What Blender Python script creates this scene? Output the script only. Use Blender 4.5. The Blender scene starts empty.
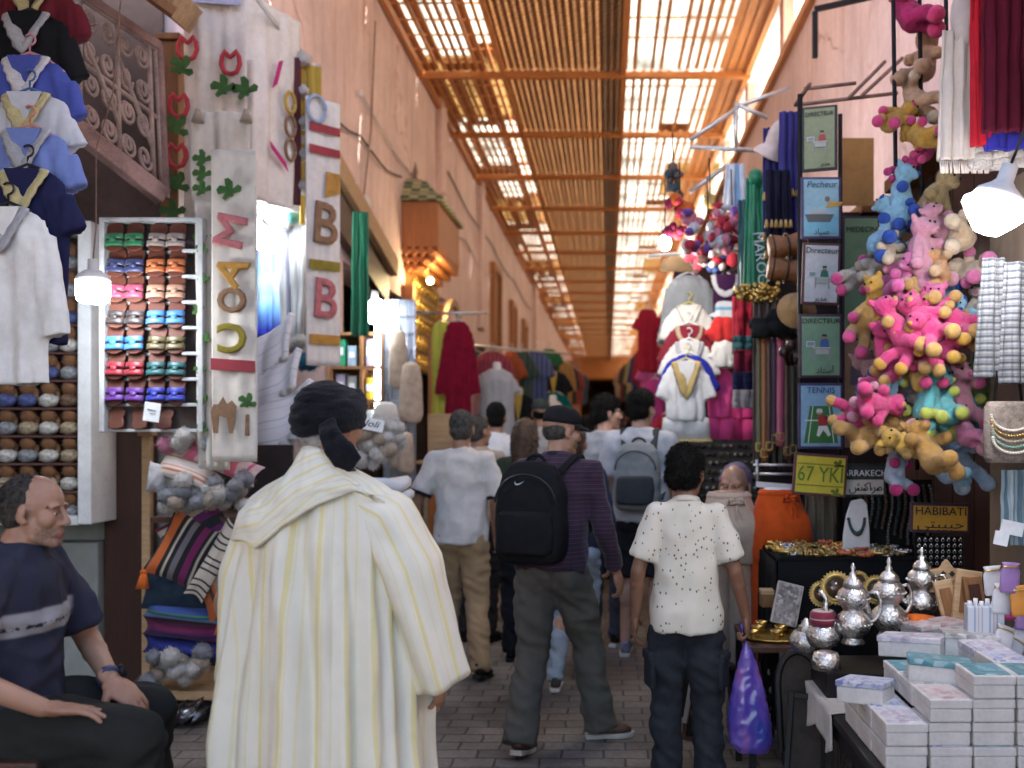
EXPOSURE = 2.6
import bpy, bmesh, math, random
from mathutils import Vector, Matrix, noise, Euler
random.seed(11)
R = math.radians
PI = math.pi
V = Vector
sc = bpy.context.scene
COL = sc.collection
EYE = 1.62            # eye height
FPX, CX, CY = 1000.0, 608.0, 425.0

def P(px, py, D):
    """a point D metres down the alley, from where it sits in the survey of the photograph"""
    return V(((px - CX) / FPX * D, D, EYE - (py - CY) / FPX * D))

def rz(a): return Matrix.Rotation(a, 4, 'Z')
def rx(a): return Matrix.Rotation(a, 4, 'X')
def ry(a): return Matrix.Rotation(a, 4, 'Y')
def tr(x, y=None, z=None):
    return Matrix.Translation(V(x) if y is None else V((x, y, z)))

# ---------------------------------------------------------------- mesh builder
class MB:
    def __init__(s):
        s.v = []; s.f = []; s.sm = []; s.mi = []; s.uv = []; s.m = 0
    def add(s, vs, fs, smooth=False, uv=None):
        b = len(s.v)
        s.v += [V(p) for p in vs]
        s.uv += (uv if uv else [(0, 0)] * len(vs))
        for f in fs:
            s.f.append(tuple(b + i for i in f)); s.sm.append(smooth); s.mi.append(s.m)
        return s
    def box(s, c, d, M=None):
        x, y, z = d[0] / 2, d[1] / 2, d[2] / 2
        vs = [V((a, b, e)) for e in (-z, z) for b in (-y, y) for a in (-x, x)]
        T = tr(V(c)) @ M if M else tr(V(c))
        return s.add([T @ p for p in vs], [(0, 2, 3, 1), (4, 5, 7, 6), (0, 1, 5, 4), (2, 6, 7, 3), (0, 4, 6, 2), (1, 3, 7, 5)])
    def bar(s, a, b, w, h=None, up=V((0, 0, 1))):
        a = V(a); b = V(b); d = b - a; L = d.length; d.normalize()
        if abs(d.dot(up)) > .98: up = V((0, 1, 0))
        x = d.cross(up).normalized(); z = x.cross(d)
        M = Matrix((x, d, z)).transposed().to_4x4()
        return s.box((a + b) / 2, (w, L, h or w), M)
    def tube(s, pts, r, n=8, cap=True, flat=1.0, smooth=True, nx=None):
        pts = [V(p) for p in pts]; k = len(pts)
        if not hasattr(r, '__len__'): r = [r] * k
        t0 = (pts[1] - pts[0]).normalized()
        ref = V(nx) if nx is not None else (V((0, 0, 1)) if abs(t0.z) < .9 else V((1, 0, 0)))
        x = (ref - t0 * ref.dot(t0)).normalized()
        vs = []; uv = []; L = 0
        for i in range(k):
            t = (pts[min(i + 1, k - 1)] - pts[max(i - 1, 0)]).normalized()
            x = (x - t * x.dot(t))
            x = x.normalized() if x.length > 1e-6 else t.orthogonal().normalized()
            y = t.cross(x)
            if i: L += (pts[i] - pts[i - 1]).length
            for j in range(n):
                a = 2 * PI * j / n
                vs.append(pts[i] + x * math.cos(a) * r[i] + y * math.sin(a) * r[i] * flat)
                uv.append((j / n, L))
        fs = []
        for i in range(k - 1):
            for j in range(n):
                a, b = i * n + j, i * n + (j + 1) % n
                fs.append((a, b, b + n, a + n))
        if cap:
            fs.append(tuple(range(n - 1, -1, -1))); fs.append(tuple((k - 1) * n + j for j in range(n)))
        return s.add(vs, fs, smooth, uv)
    def loft(s, rings, cap=(True, True), smooth=True, uv=None, closed=True):
        n = len(rings[0]); vs = [p for r in rings for p in r]; fs = []
        for i in range(len(rings) - 1):
            for j in range(n if closed else n - 1):
                a, b = i * n + j, i * n + (j + 1) % n
                fs.append((a, b, b + n, a + n))
        if cap[0]: fs.append(tuple(range(n - 1, -1, -1)))
        if cap[1]: fs.append(tuple((len(rings) - 1) * n + j for j in range(n)))
        if uv is None:
            uv = [(j / n, i / max(1, len(rings) - 1)) for i in range(len(rings)) for j in range(n)]
        return s.add(vs, fs, smooth, uv)
    def ell(s, c, r, M=None, n=12, m=8, smooth=True):
        if not hasattr(r, '__len__'): r = (r, r, r)
        T = tr(V(c)) @ M if M else tr(V(c))
        vs = [T @ V((0, 0, -r[2]))]
        for i in range(1, m):
            a = -PI / 2 + PI * i / m
            for j in range(n):
                b = 2 * PI * j / n
                vs.append(T @ V((r[0] * math.cos(a) * math.cos(b), r[1] * math.cos(a) * math.sin(b), r[2] * math.sin(a))))
        vs.append(T @ V((0, 0, r[2])))
        fs = [(0, 1 + (j + 1) % n, 1 + j) for j in range(n)]
        for i in range(m - 2):
            for j in range(n):
                a, b = 1 + i * n + j, 1 + i * n + (j + 1) % n
                fs.append((a, b, b + n, a + n))
        t = len(vs) - 1; q = 1 + (m - 2) * n
        fs += [(q + j, q + (j + 1) % n, t) for j in range(n)]
        return s.add(vs, fs, smooth)
    def caps(s, a, b, ra, rb, n=12, flat=1.0, nx=None):
        """tapered limb with rounded ends"""
        a = V(a); b = V(b); d = (b - a)
        L = d.length
        if L < 1e-5: return s.ell(a, ra, n=n)
        d /= L; pts = []; rs = []
        for k in (-90, -60, -30): pts.append(a + d * ra * math.sin(R(k))); rs.append(max(.0004, ra * math.cos(R(k))))
        for t in (0, .33, .66, 1): pts.append(a + d * L * t); rs.append(ra + (rb - ra) * t)
        for k in (30, 60, 90): pts.append(b + d * rb * math.sin(R(k))); rs.append(max(.0004, rb * math.cos(R(k))))
        return s.tube(pts, rs, n, True, flat, True, nx)
    def lathe(s, prof, n=20, M=None, cap=(True, True)):
        M = M or Matrix()
        rings = [[M @ V((max(r, .0003) * math.cos(2 * PI * j / n), max(r, .0003) * math.sin(2 * PI * j / n), z)) for j in range(n)] for r, z in prof]
        return s.loft(rings, cap)
    def prism(s, poly, z0, z1, M=None):
        M = M or Matrix(); n = len(poly)
        ar = sum(poly[i][0] * poly[(i + 1) % n][1] - poly[(i + 1) % n][0] * poly[i][1] for i in range(n))
        if ar < 0: poly = poly[::-1]
        vs = [M @ V((x, y, z0)) for x, y in poly] + [M @ V((x, y, z1)) for x, y in poly]
        fs = [tuple(range(n - 1, -1, -1)), tuple(range(n, 2 * n))]
        fs += [(i, (i + 1) % n, n + (i + 1) % n, n + i) for i in range(n)]
        return s.add(vs, fs)
    def grid(s, fn, nu, nv, smooth=True, uvf=None):
        vs = []; uv = []
        for i in range(nv + 1):
            for j in range(nu + 1):
                u, w = j / nu, i / nv
                vs.append(V(fn(u, w))); uv.append(uvf(u, w) if uvf else (u, w))
        fs = []
        for i in range(nv):
            for j in range(nu):
                a = i * (nu + 1) + j
                fs.append((a, a + 1, a + nu + 2, a + nu + 1))
        return s.add(vs, fs, smooth, uv)
    def merge(s, o, M=None):
        b = len(s.v)
        s.v += [(M @ p if M else p.copy()) for p in o.v]; s.uv += o.uv
        s.f += [tuple(b + i for i in f) for f in o.f]; s.sm += o.sm; s.mi += o.mi
        return s
    def mesh(s, name):
        me = bpy.data.meshes.new(name)
        me.from_pydata([tuple(p) for p in s.v], [], s.f)
        me.polygons.foreach_set('use_smooth', s.sm)
        me.polygons.foreach_set('material_index', s.mi)
        at = me.attributes.new('cl', 'FLOAT_VECTOR', 'POINT')
        flat = []
        for u in s.uv: flat += [u[0], u[1], 0.0]
        at.data.foreach_set('vector', flat)
        me.validate(); me.update()
        return me
    def build(s, name, mats, parent=None, loc=None, bevel=0, solid=0, subs=0, M=None):
        return link(name, s.mesh(name), mats, parent, loc, bevel, solid, subs, M)

def link(name, me, mats, parent=None, loc=None, bevel=0, solid=0, subs=0, M=None):
    if not isinstance(mats, (list, tuple)): mats = [mats]
    me.materials.clear()
    for m in mats: me.materials.append(m)
    o = bpy.data.objects.new(name, me); COL.objects.link(o)
    if parent: o.parent = parent
    if M is not None: o.matrix_local = M
    if loc is not None: o.location = loc
    if bevel:
        b = o.modifiers.new('bevel', 'BEVEL'); b.width = bevel; b.segments = 2; b.limit_method = 'ANGLE'; b.angle_limit = R(40)
    if solid:
        b = o.modifiers.new('solid', 'SOLIDIFY'); b.thickness = solid; b.offset = 0
    if subs:
        b = o.modifiers.new('subs', 'SUBSURF'); b.levels = subs; b.render_levels = subs
    return o

def tag(o, label, cat, group=None, kind=None):
    if label: o['label'] = label
    if cat: o['category'] = cat
    if group: o['group'] = group
    if kind: o['kind'] = kind
    return o

def thing(name, label, cat, loc=(0, 0, 0), rot=0.0, group=None):
    o = bpy.data.objects.new(name, None); COL.objects.link(o)
    o.empty_display_size = .05
    o.location = V(loc)
    if isinstance(rot, (int, float)): o.rotation_euler = (0, 0, rot)
    else: o.rotation_euler = rot
    return tag(o, label, cat, group)

def struct(o):
    o['kind'] = 'structure'; return o

KIDS = {}
def kids(o):
    return [c for c in COL.objects if c.parent == o]

def dup(root, loc, rot=0.0, label=None, group=None, scale=None, mat=None):
    """copy a thing, its parts and their sub-parts; mat = {part name: material}"""
    r = root.copy(); COL.objects.link(r); r.location = V(loc)
    if isinstance(rot, (int, float)): r.rotation_euler = (0, 0, rot)
    else: r.rotation_euler = rot
    if scale: r.scale = (scale,) * 3 if isinstance(scale, (int, float)) else scale
    if label: r['label'] = label
    if group: r['group'] = group
    def rec(a, b):
        for c in kids(a):
            d = c.copy(); COL.objects.link(d); d.parent = b; d.matrix_parent_inverse = c.matrix_parent_inverse
            key = c.name.split('.')[0]
            if mat and key in mat:
                d.data = c.data.copy(); d.data.materials[0] = mat[key]
            rec(c, d)
    if mat and root.type == 'MESH' and root.name.split('.')[0] in mat:
        r.data = root.data.copy(); r.data.materials[0] = mat[root.name.split('.')[0]]
    rec(root, r)
    return r

def remesh(mb, vox, smooth=4, fac=.5, disp=None):
    """one continuous skin over overlapping closed shapes"""
    me = mb.mesh('tmp')
    o = bpy.data.objects.new('tmp', me); COL.objects.link(o)
    m = o.modifiers.new('r', 'REMESH'); m.mode = 'VOXEL'; m.voxel_size = vox; m.use_smooth_shade = True
    if smooth:
        m = o.modifiers.new('s', 'SMOOTH'); m.iterations = smooth; m.factor = fac
    dg = bpy.context.evaluated_depsgraph_get()
    out = bpy.data.meshes.new_from_object(o.evaluated_get(dg))
    bpy.data.objects.remove(o); bpy.data.meshes.remove(me)
    if disp:
        nor = [v.normal.copy() for v in out.vertices]
        for v, n in zip(out.vertices, nor):
            v.co = v.co + n * disp(v.co)
    for p in out.polygons: p.use_smooth = True
    out.update()
    return out

def joinmesh(meshes, name):
    bm = bmesh.new()
    for me in meshes: bm.from_mesh(me)
    out = bpy.data.meshes.new(name); bm.to_mesh(out); bm.free()
    for me in meshes: bpy.data.meshes.remove(me)
    for p in out.polygons: p.use_smooth = True
    return out

def strands(me, n, L, w=.0016, down=.5, seed=0, keep=None):
    """short hairs standing off a hair mesh, added to the same mesh"""
    rr = random.Random(seed); bm = bmesh.new(); bm.from_mesh(me)
    fs = list(bm.faces)
    for _ in range(n):
        f = fs[rr.randrange(len(fs))]; c = f.calc_center_median(); nn = f.normal
        if keep and not keep(c): continue
        d = (nn * .75 + V((rr.uniform(-.5, .5), rr.uniform(-.5, .5), rr.uniform(-.4, .3) - down))).normalized()
        d2 = (d + V((0, 0, -down * .8))).normalized(); l = L * rr.uniform(.6, 1.2)
        s_ = d.orthogonal().normalized() * w
        p0 = c - nn * .003; p1 = c + d * l * .5; p2 = p1 + d2 * l * .5
        v = [bm.verts.new(q) for q in (p0 - s_, p0 + s_, p1 + s_ * .8, p1 - s_ * .8, p2)]
        bm.faces.new((v[0], v[1], v[2], v[3])); bm.faces.new((v[3], v[2], v[4]))
    bm.to_mesh(me); bm.free()
    for p in me.polygons: p.use_smooth = True
    return me

def lerp(a, b, t): return a + (b - a) * t
def ramp(t, keys):
    """piecewise-linear through (t, value) keys"""
    if t <= keys[0][0]: return keys[0][1]
    for (a, x), (b, y) in zip(keys, keys[1:]):
        if t <= b: return x + (y - x) * (t - a) / (b - a)
    return keys[-1][1]
def nz(p, f=1.0, o=0.0): return noise.noise(V((p[0] * f + o, p[1] * f + o * 1.7, p[2] * f - o)))

# ---------------------------------------------------------------- materials
MATS = {}
def _new(name):
    m = bpy.data.materials.new(name); m.use_nodes = True
    nt = m.node_tree; b = nt.nodes['Principled BSDF']
    return m, nt, b
def nd(nt, t, **kw):
    n = nt.nodes.new(t)
    for k, v in kw.items():
        if k[0] == 'i' and k[1:].isdigit(): n.inputs[int(k[1:])].default_value = v
        else: setattr(n, k, v)
    return n
def c4(c): return (c[0], c[1], c[2], 1)
def mixc(nt, fac, a, b, mode='MIX'):
    m = nt.nodes.new('ShaderNodeMix'); m.data_type = 'RGBA'; m.blend_type = mode
    for sock, val in ((m.inputs['Factor'], fac), (m.inputs['A'], a), (m.inputs['B'], b)):
        pass
    def put(s, v):
        if hasattr(v, 'links') or isinstance(v, bpy.types.NodeSocket): nt.links.new(v, s)
        elif isinstance(v, (int, float)): s.default_value = v
        else: s.default_value = c4(v)
    put(m.inputs[0], fac); put(m.inputs[6], a); put(m.inputs[7], b)
    return m.outputs[2]
def coords(nt, scale=(1, 1, 1), kind='Object', attr=None):
    if attr:
        t = nd(nt, 'ShaderNodeAttribute'); t.attribute_name = attr; src = t.outputs['Vector']
    else:
        t = nd(nt, 'ShaderNodeTexCoord'); src = t.outputs[kind]
    mp = nd(nt, 'ShaderNodeMapping'); mp.inputs['Scale'].default_value = scale
    nt.links.new(src, mp.inputs['Vector'])
    return mp.outputs['Vector']
def noisef(nt, vec, scale, detail=4, rough=.6):
    n = nd(nt, 'ShaderNodeTexNoise'); n.inputs['Scale'].default_value = scale
    n.inputs['Detail'].default_value = detail; n.inputs['Roughness'].default_value = rough
    nt.links.new(vec, n.inputs['Vector']); return n.outputs['Fac']
def cramp(nt, fac, stops, interp='LINEAR'):
    r = nd(nt, 'ShaderNodeValToRGB'); r.color_ramp.interpolation = interp
    e = r.color_ramp.elements
    while len(e) < len(stops): e.new(.5)
    for k, (p, c) in zip(e, stops):
        k.position = p; k.color = c4(c) if hasattr(c, '__len__') else (c, c, c, 1)
    nt.links.new(fac, r.inputs['Fac']); return r.outputs['Color']
def bumpn(nt, b, height, strength, dist=.01):
    n = nd(nt, 'ShaderNodeBump'); n.inputs['Strength'].default_value = strength; n.inputs['Distance'].default_value = dist
    nt.links.new(height, n.inputs['Height']); nt.links.new(n.outputs['Normal'], b.inputs['Normal'])

def creases(nt, b, vec, bscale, bump, crease):
    """rumples of worn cloth under the weave"""
    mp = nd(nt, 'ShaderNodeMapping'); mp.inputs['Scale'].default_value = (1, 1, .45); nt.links.new(vec, mp.inputs['Vector'])
    n = nd(nt, 'ShaderNodeTexNoise'); n.noise_type = 'RIDGED_MULTIFRACTAL'; n.inputs['Scale'].default_value = 5.5; n.inputs['Detail'].default_value = 3.5; n.inputs['Roughness'].default_value = .45; n.inputs['Distortion'].default_value = .6
    nt.links.new(mp.outputs[0], n.inputs['Vector'])
    h = nd(nt, 'ShaderNodeBump'); h.inputs['Strength'].default_value = .55; h.inputs['Distance'].default_value = .012 * crease
    nt.links.new(n.outputs['Fac'], h.inputs['Height'])
    w_ = nd(nt, 'ShaderNodeBump'); w_.inputs['Strength'].default_value = bump; w_.inputs['Distance'].default_value = .004
    nt.links.new(noisef(nt, vec, bscale, 2), w_.inputs['Height']); nt.links.new(h.outputs[0], w_.inputs['Normal']); nt.links.new(w_.outputs[0], b.inputs['Normal'])

def M(name, col, rough=.6, var=.18, scale=6, bump=.0, bscale=60, metal=0, spec=.4, sheen=0, emit=0, ecol=None, alpha=None, sc3=(1, 1, 1), crease=0):
    """general surface: two-scale colour variation, optional grain bump"""
    if name in MATS: return MATS[name]
    m, nt, b = _new(name)
    vec = coords(nt, sc3)
    a = noisef(nt, vec, scale); f = noisef(nt, vec, scale * 7, 3)
    dark = tuple(c * (1 - var * 1.6) for c in col); lite = tuple(min(1, c * (1 + var)) for c in col)
    c1 = cramp(nt, a, [(.3, dark), (.5, col), (.72, lite)])
    c2 = mixc(nt, .25, c1, cramp(nt, f, [(.35, dark), (.65, lite)]))
    nt.links.new(c2, b.inputs['Base Color'])
    b.inputs['Roughness'].default_value = rough; b.inputs['Metallic'].default_value = metal
    b.inputs['Specular IOR Level'].default_value = spec
    if sheen: b.inputs['Sheen Weight'].default_value = sheen
    if bump: bumpn(nt, b, noisef(nt, vec, bscale, 3), bump)
    if crease: creases(nt, b, vec, bscale, bump, crease)
    if emit:
        b.inputs['Emission Color'].default_value = c4(ecol or col); b.inputs['Emission Strength'].default_value = emit
    MATS[name] = m
    return m

def fabric(col, kind='cotton', var=.12):
    key = 'fab_%s_%s' % (kind, '_'.join('%03d' % int(c * 255) for c in col))
    lum = min(1, (col[0] + col[1] + col[2]) / 1.2)
    if kind == 'cotton': return M(key, col, .88, var, 5, .25, 220, spec=.12, sheen=.12 * lum, crease=1)
    if kind == 'wool': return M(key, col, .95, var + .08, 14, .6, 130, spec=.08, sheen=.2 * lum)
    if kind == 'satin': return M(key, col, .38, var, 5, .08, 160, spec=.5, sheen=.2)
    if kind == 'plush': return M(key, col, .95, var + .1, 22, .9, 170, spec=.1, sheen=.35 * lum)
    return M(key, col)

def wood(name, col, rough=.55, along=0, var=.35, gloss=.35):
    if name in MATS: return MATS[name]
    m, nt, b = _new(name)
    s = [9, 9, 9]; s[along] = .8
    vec = coords(nt, tuple(s))
    a = noisef(nt, vec, 4, 6, .65); f = noisef(nt, vec, 22, 3)
    dark = tuple(c * (1 - var) for c in col); lite = tuple(min(1, c * (1 + var * .6)) for c in col)
    c1 = cramp(nt, a, [(.3, dark), (.52, col), (.7, lite)])
    c2 = mixc(nt, .3, c1, cramp(nt, f, [(.35, dark), (.65, lite)]))
    nt.links.new(c2, b.inputs['Base Color'])
    b.inputs['Roughness'].default_value = rough; b.inputs['Specular IOR Level'].default_value = gloss
    bumpn(nt, b, a, .3, .004)
    MATS[name] = m
    return m

def striped(name, base, stripes, period, attr='cl', axis=0, rough=.85, soft=.01, bump=.25, wob=0.0):
    """woven stripes along one cloth coordinate. stripes = [(from, to, colour)] in 0..1 of a period"""
    if name in MATS: return MATS[name]
    m, nt, b = _new(name)
    vec = coords(nt, (1, 1, 1), attr=attr) if attr else coords(nt)
    sx = nd(nt, 'ShaderNodeSeparateXYZ'); nt.links.new(vec, sx.inputs[0])
    val = sx.outputs[axis]
    mu = nd(nt, 'ShaderNodeMath', operation='MULTIPLY'); mu.inputs[1].default_value = 1.0 / period; nt.links.new(val, mu.inputs[0])
    fr = nd(nt, 'ShaderNodeMath', operation='FRACT'); nt.links.new(mu.outputs[0], fr.inputs[0])
    stops = [(0, base)]
    for a, e, c in stripes:
        stops += [(max(0, a - soft), base), (a, c), (e, c), (min(1, e + soft), base)]
    col = cramp(nt, fr.outputs[0], stops)
    ov = coords(nt); n1 = noisef(nt, ov, 7)
    col = mixc(nt, .35, col, cramp(nt, n1, [(.3, (.72, .72, .72)), (.7, (1, 1, 1))]), 'MULTIPLY')
    nt.links.new(col, b.inputs['Base Color'])
    b.inputs['Roughness'].default_value = rough; b.inputs['Specular IOR Level'].default_value = .2
    b.inputs['Sheen Weight'].default_value = .15
    if bump: creases(nt, b, ov, 200, bump, .8)
    MATS[name] = m
    return m

# ---------------------------------------------------------------- lettering
def text_mesh(s, size, depth=.002, align='CENTER', shear=0, bold=0, bev=0):
    cu = bpy.data.curves.new('t', 'FONT'); cu.body = s; cu.size = size; cu.align_x = align; cu.align_y = 'CENTER'
    cu.extrude = depth / 2; cu.bevel_depth = bev; cu.bevel_resolution = 1; cu.shear = shear; cu.offset = 0; cu.resolution_u = 3
    o = bpy.data.objects.new('t', cu); COL.objects.link(o)
    dg = bpy.context.evaluated_depsgraph_get()
    me = bpy.data.meshes.new_from_object(o.evaluated_get(dg))
    bpy.data.objects.remove(o); bpy.data.curves.remove(cu)
    return me
def lettering(s, size, mat, parent, Mx, name='lettering', depth=.002, sx=1.0, bold=0, shear=0, bev=0):
    """words standing proud of a face: Mx maps the text plane (x right, y up, z out)"""
    me = text_mesh(s, size, depth, shear=shear, bold=bold, bev=bev)
    me.transform(Mx @ Matrix.Diagonal((sx, 1, 1, 1)))
    return link(name, me, mat, parent)
FACE = rx(R(90))     # text plane -> upright, facing the viewer (-Y)
# ================================================================ camera, light, sky
cam = bpy.data.cameras.new('camera'); co = bpy.data.objects.new('camera', cam); COL.objects.link(co)
co.location = (0, 0, EYE); co.rotation_euler = (R(90), 0, 0)
cam.lens = FPX * 36 / 1024; cam.sensor_width = 36
cam.shift_x = -(CX - 512) / 1024; cam.shift_y = (CY - 384) / 1024
cam.clip_start = .05; cam.clip_end = 500
cam.dof.use_dof = True; cam.dof.focus_distance = 3.8; cam.dof.aperture_fstop = 1.9
sc.camera = co

SUN_EL, SUN_AZ = 28, 84       # sun high over the right-hand wall
w = bpy.data.worlds.new('World'); sc.world = w; w.use_nodes = True
nt = w.node_tree
sky = nt.nodes.new('ShaderNodeTexSky'); sky.sky_type = 'NISHITA'; sky.sun_disc = False
sky.sun_elevation = R(SUN_EL); sky.sun_rotation = R(SUN_AZ)
bg = nt.nodes['Background']; bg.inputs['Strength'].default_value = .15
nt.links.new(sky.outputs[0], bg.inputs[0])
sd = bpy.data.lights.new('sun', 'SUN'); sd.energy = 4.8; sd.angle = R(.5); sd.color = (1, .95, .87)
so = bpy.data.objects.new('sun', sd); COL.objects.link(so); so.location = (6, 3, 14)
dv = V((math.sin(R(SUN_AZ)) * math.cos(R(SUN_EL)), math.cos(R(SUN_AZ)) * math.cos(R(SUN_EL)), math.sin(R(SUN_EL))))
so.rotation_euler = dv.to_track_quat('Z', 'Y').to_euler()
sc.view_settings.view_transform = 'Standard'; sc.view_settings.look = 'None'
sc.view_settings.exposure = EXPOSURE; sc.view_settings.gamma = 1
sc.cycles.use_denoising = True
sc.cycles.max_bounces = 10; sc.cycles.diffuse_bounces = 6; sc.cycles.transmission_bounces = 6
sc.cycles.sample_clamp_indirect = 6
sc.cycles.caustics_reflective = False; sc.cycles.caustics_refractive = False

# ================================================================ ground
def paving():
    m, nt, b = _new('paving')
    vec = coords(nt)
    wv = noisef(nt, vec, 3, 2)
    br = nd(nt, 'ShaderNodeTexBrick'); br.inputs['Scale'].default_value = 1
    br.inputs['Brick Width'].default_value = .21; br.inputs['Row Height'].default_value = .125
    br.inputs['Mortar Size'].default_value = .007; br.inputs['Mortar Smooth'].default_value = .4
    br.inputs['Color1'].default_value = (.215, .195, .175, 1); br.inputs['Color2'].default_value = (.155, .14, .125, 1)
    br.inputs['Mortar'].default_value = (.09, .082, .074, 1); br.inputs['Bias'].default_value = -.1
    mm = nd(nt, 'ShaderNodeVectorMath', operation='MULTIPLY_ADD'); mm.inputs[1].default_value = (.035,) * 3
    nt.links.new(nd_noise_col(nt, vec, 5), mm.inputs[0]); nt.links.new(vec, mm.inputs[2])
    nt.links.new(mm.outputs[0], br.inputs['Vector'])
    d1 = cramp(nt, noisef(nt, vec, 1.3, 5), [(.3, (.42, .40, .38)), (.48, (.8, .78, .76)), (.68, (1.15, 1.1, 1.06))])
    d2 = cramp(nt, noisef(nt, vec, 34, 4), [(.3, (.7, .7, .7)), (.7, (1.1, 1.1, 1.1))])
    c = mixc(nt, 1, br.outputs['Color'], d1, 'MULTIPLY'); c = mixc(nt, .8, c, d2, 'MULTIPLY')
    nt.links.new(c, b.inputs['Base Color'])
    b.inputs['Roughness'].default_value = .62; b.inputs['Specular IOR Level'].default_value = .35
    iv = nd(nt, 'ShaderNodeMath', operation='MULTIPLY_ADD'); iv.inputs[1].default_value = -1; iv.inputs[2].default_value = 1
    nt.links.new(br.outputs['Fac'], iv.inputs[0])
    ad = nd(nt, 'ShaderNodeMath', operation='MULTIPLY_ADD'); ad.inputs[1].default_value = .35
    nt.links.new(noisef(nt, vec, 40, 4), ad.inputs[0]); nt.links.new(iv.outputs[0], ad.inputs[2])
    bumpn(nt, b, ad.outputs[0], .7, .012)
    return m
def nd_noise_col(nt, vec, scale):
    n = nd(nt, 'ShaderNodeTexNoise'); n.inputs['Scale'].default_value = scale; nt.links.new(vec, n.inputs['Vector']); return n.outputs['Color']
mb = MB()
mb.grid(lambda u, v: (lerp(-60, 60, u), lerp(-40, 200, v), .012 * math.sin(u * 900) * 0), 4, 4, smooth=False)
struct(mb.build('ground', paving()))

# ================================================================ walls
def plaster(name, col, dirt=.5, dcol=(.3, .2, .16)):
    m, nt, b = _new(name)
    vec = coords(nt)
    a = noisef(nt, vec, .9, 6, .65); st = noisef(nt, coords(nt, (5, 5, .5)), 1.2, 5, .6); f = noisef(nt, vec, 16, 5)
    c = cramp(nt, a, [(.3, tuple(x * .8 for x in col)), (.55, col), (.75, tuple(min(1, x * 1.13) for x in col))])
    c = mixc(nt, cramp(nt, st, [(.5, 0), (.75, dirt)]), c, dcol)
    c = mixc(nt, .35, c, cramp(nt, f, [(.3, (.75, .73, .72)), (.65, (1.03, 1.03, 1.03))]), 'MULTIPLY')
    nt.links.new(c, b.inputs['Base Color']); b.inputs['Roughness'].default_value = .9; b.inputs['Specular IOR Level'].default_value = .15
    cr = nd(nt, 'ShaderNodeTexVoronoi', feature='DISTANCE_TO_EDGE'); cr.inputs['Scale'].default_value = .55
    vm = nd(nt, 'ShaderNodeVectorMath', operation='MULTIPLY_ADD'); vm.inputs[1].default_value = (.5,) * 3; nt.links.new(nd_noise_col(nt, vec, 2.5), vm.inputs[0]); nt.links.new(vec, vm.inputs[2]); nt.links.new(vm.outputs[0], cr.inputs['Vector'])
    ck = mixc(nt, 1, cramp(nt, cr.outputs['Distance'], [(0, 1), (.006, 1), (.014, 0)]), cramp(nt, a, [(.5, 0), (.62, 1)]), 'MULTIPLY')
    pt = cramp(nt, noisef(nt, coords(nt, (1, 1, 1.4)), 1.1, 7, .7), [(.56, 0), (.60, 1)])
    c = mixc(nt, mixc(nt, 1, pt, (.35, .35, .35), 'MULTIPLY'), c, tuple(min(1, x * .72 + .05) for x in col)); c = mixc(nt, mixc(nt, 1, ck, (.7, .7, .7), 'MULTIPLY'), c, dcol)
    nt.links.new(c, b.inputs['Base Color'])
    bumpn(nt, b, mixc(nt, .5, a, f), .35, .02)
    return m
PINK = plaster('pink_plaster', (.83, .64, .605), .5, (.42, .22, .17))
GREY = plaster('grey_plaster', (.34, .35, .33), .6, (.16, .16, .15))
OCHRE = plaster('ochre_plaster', (.50, .27, .17), .5)
WOODO = wood('orange_wood', (.54, .21, .065), .5, 0)
WOODY = wood('orange_wood_long', (.60, .25, .085), .5, 1)
WOODZ = wood('orange_wood_up', (.45, .19, .07), .5, 2)
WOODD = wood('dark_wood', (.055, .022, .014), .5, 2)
WOODD2 = wood('dark_wood_board', (.30, .13, .05), .5, 1)
WOODM = wood('mid_wood', (.23, .105, .04), .55, 2)
WOODL = wood('pale_wood', (.46, .30, .16), .6, 0)
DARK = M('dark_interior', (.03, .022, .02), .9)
IRON = M('wrought_iron', (.21, .13, .10), .75, .3, 12, .4)
BLACK = M('black_paint', (.012, .011, .012), .55, .2, spec=.2)
STEEL = M('steel_tube', (.55, .55, .55), .35, .15, 8, metal=.7)
WHITEP = M('white_paint', (.68, .70, .72), .5, .12, 7)

LW, RW = -2.47, 1.86
t = thing('plaster_wall', 'tall pink plaster wall running down the left of the alley above the shops', 'wall')
mb = MB(); mb.box((LW - .2, 51, 4.85), (.4, 90, 3.4)); mb.build('wall', PINK, t)
mb = MB(); mb.box((LW + .045, 14.6, 4.9), (.09, .5, 2.9)); mb.build('pilaster', PINK, t, bevel=.01)
mb = MB(); mb.box((LW + .045, 19.2, 4.9), (.09, .6, 2.9)); mb.build('pilaster', PINK, t, bevel=.01)
mb = MB(); mb.box((LW + .07, 33, 3.1), (.14, .9, 6.2)); mb.build('pilaster', PINK, t, bevel=.01)
for y, wd, z0, z1 in ((21.6, 1.1, 3.3, 4.9), (25.5, .9, 3.2, 4.6), (29, .9, 3.2, 4.5)):
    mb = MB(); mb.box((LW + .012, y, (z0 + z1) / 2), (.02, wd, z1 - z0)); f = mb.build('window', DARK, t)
    mb = MB()
    for dy in (-1, 1): mb.box((LW + .06, y + dy * (wd / 2 + .07), (z0 + z1) / 2), (.12, .14, z1 - z0 + .28))
    mb.box((LW + .06, y, z1 + .07), (.12, wd, .14)); mb.box((LW + .06, y, z0 - .07), (.12, wd, .14))
    for k in range(3): mb.box((LW + .05, y - wd / 2 + wd * (k + 1) / 4, (z0 + z1) / 2), (.03, .03, z1 - z0))
    mb.build('window_frame', WOODZ, f, bevel=.006)
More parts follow.
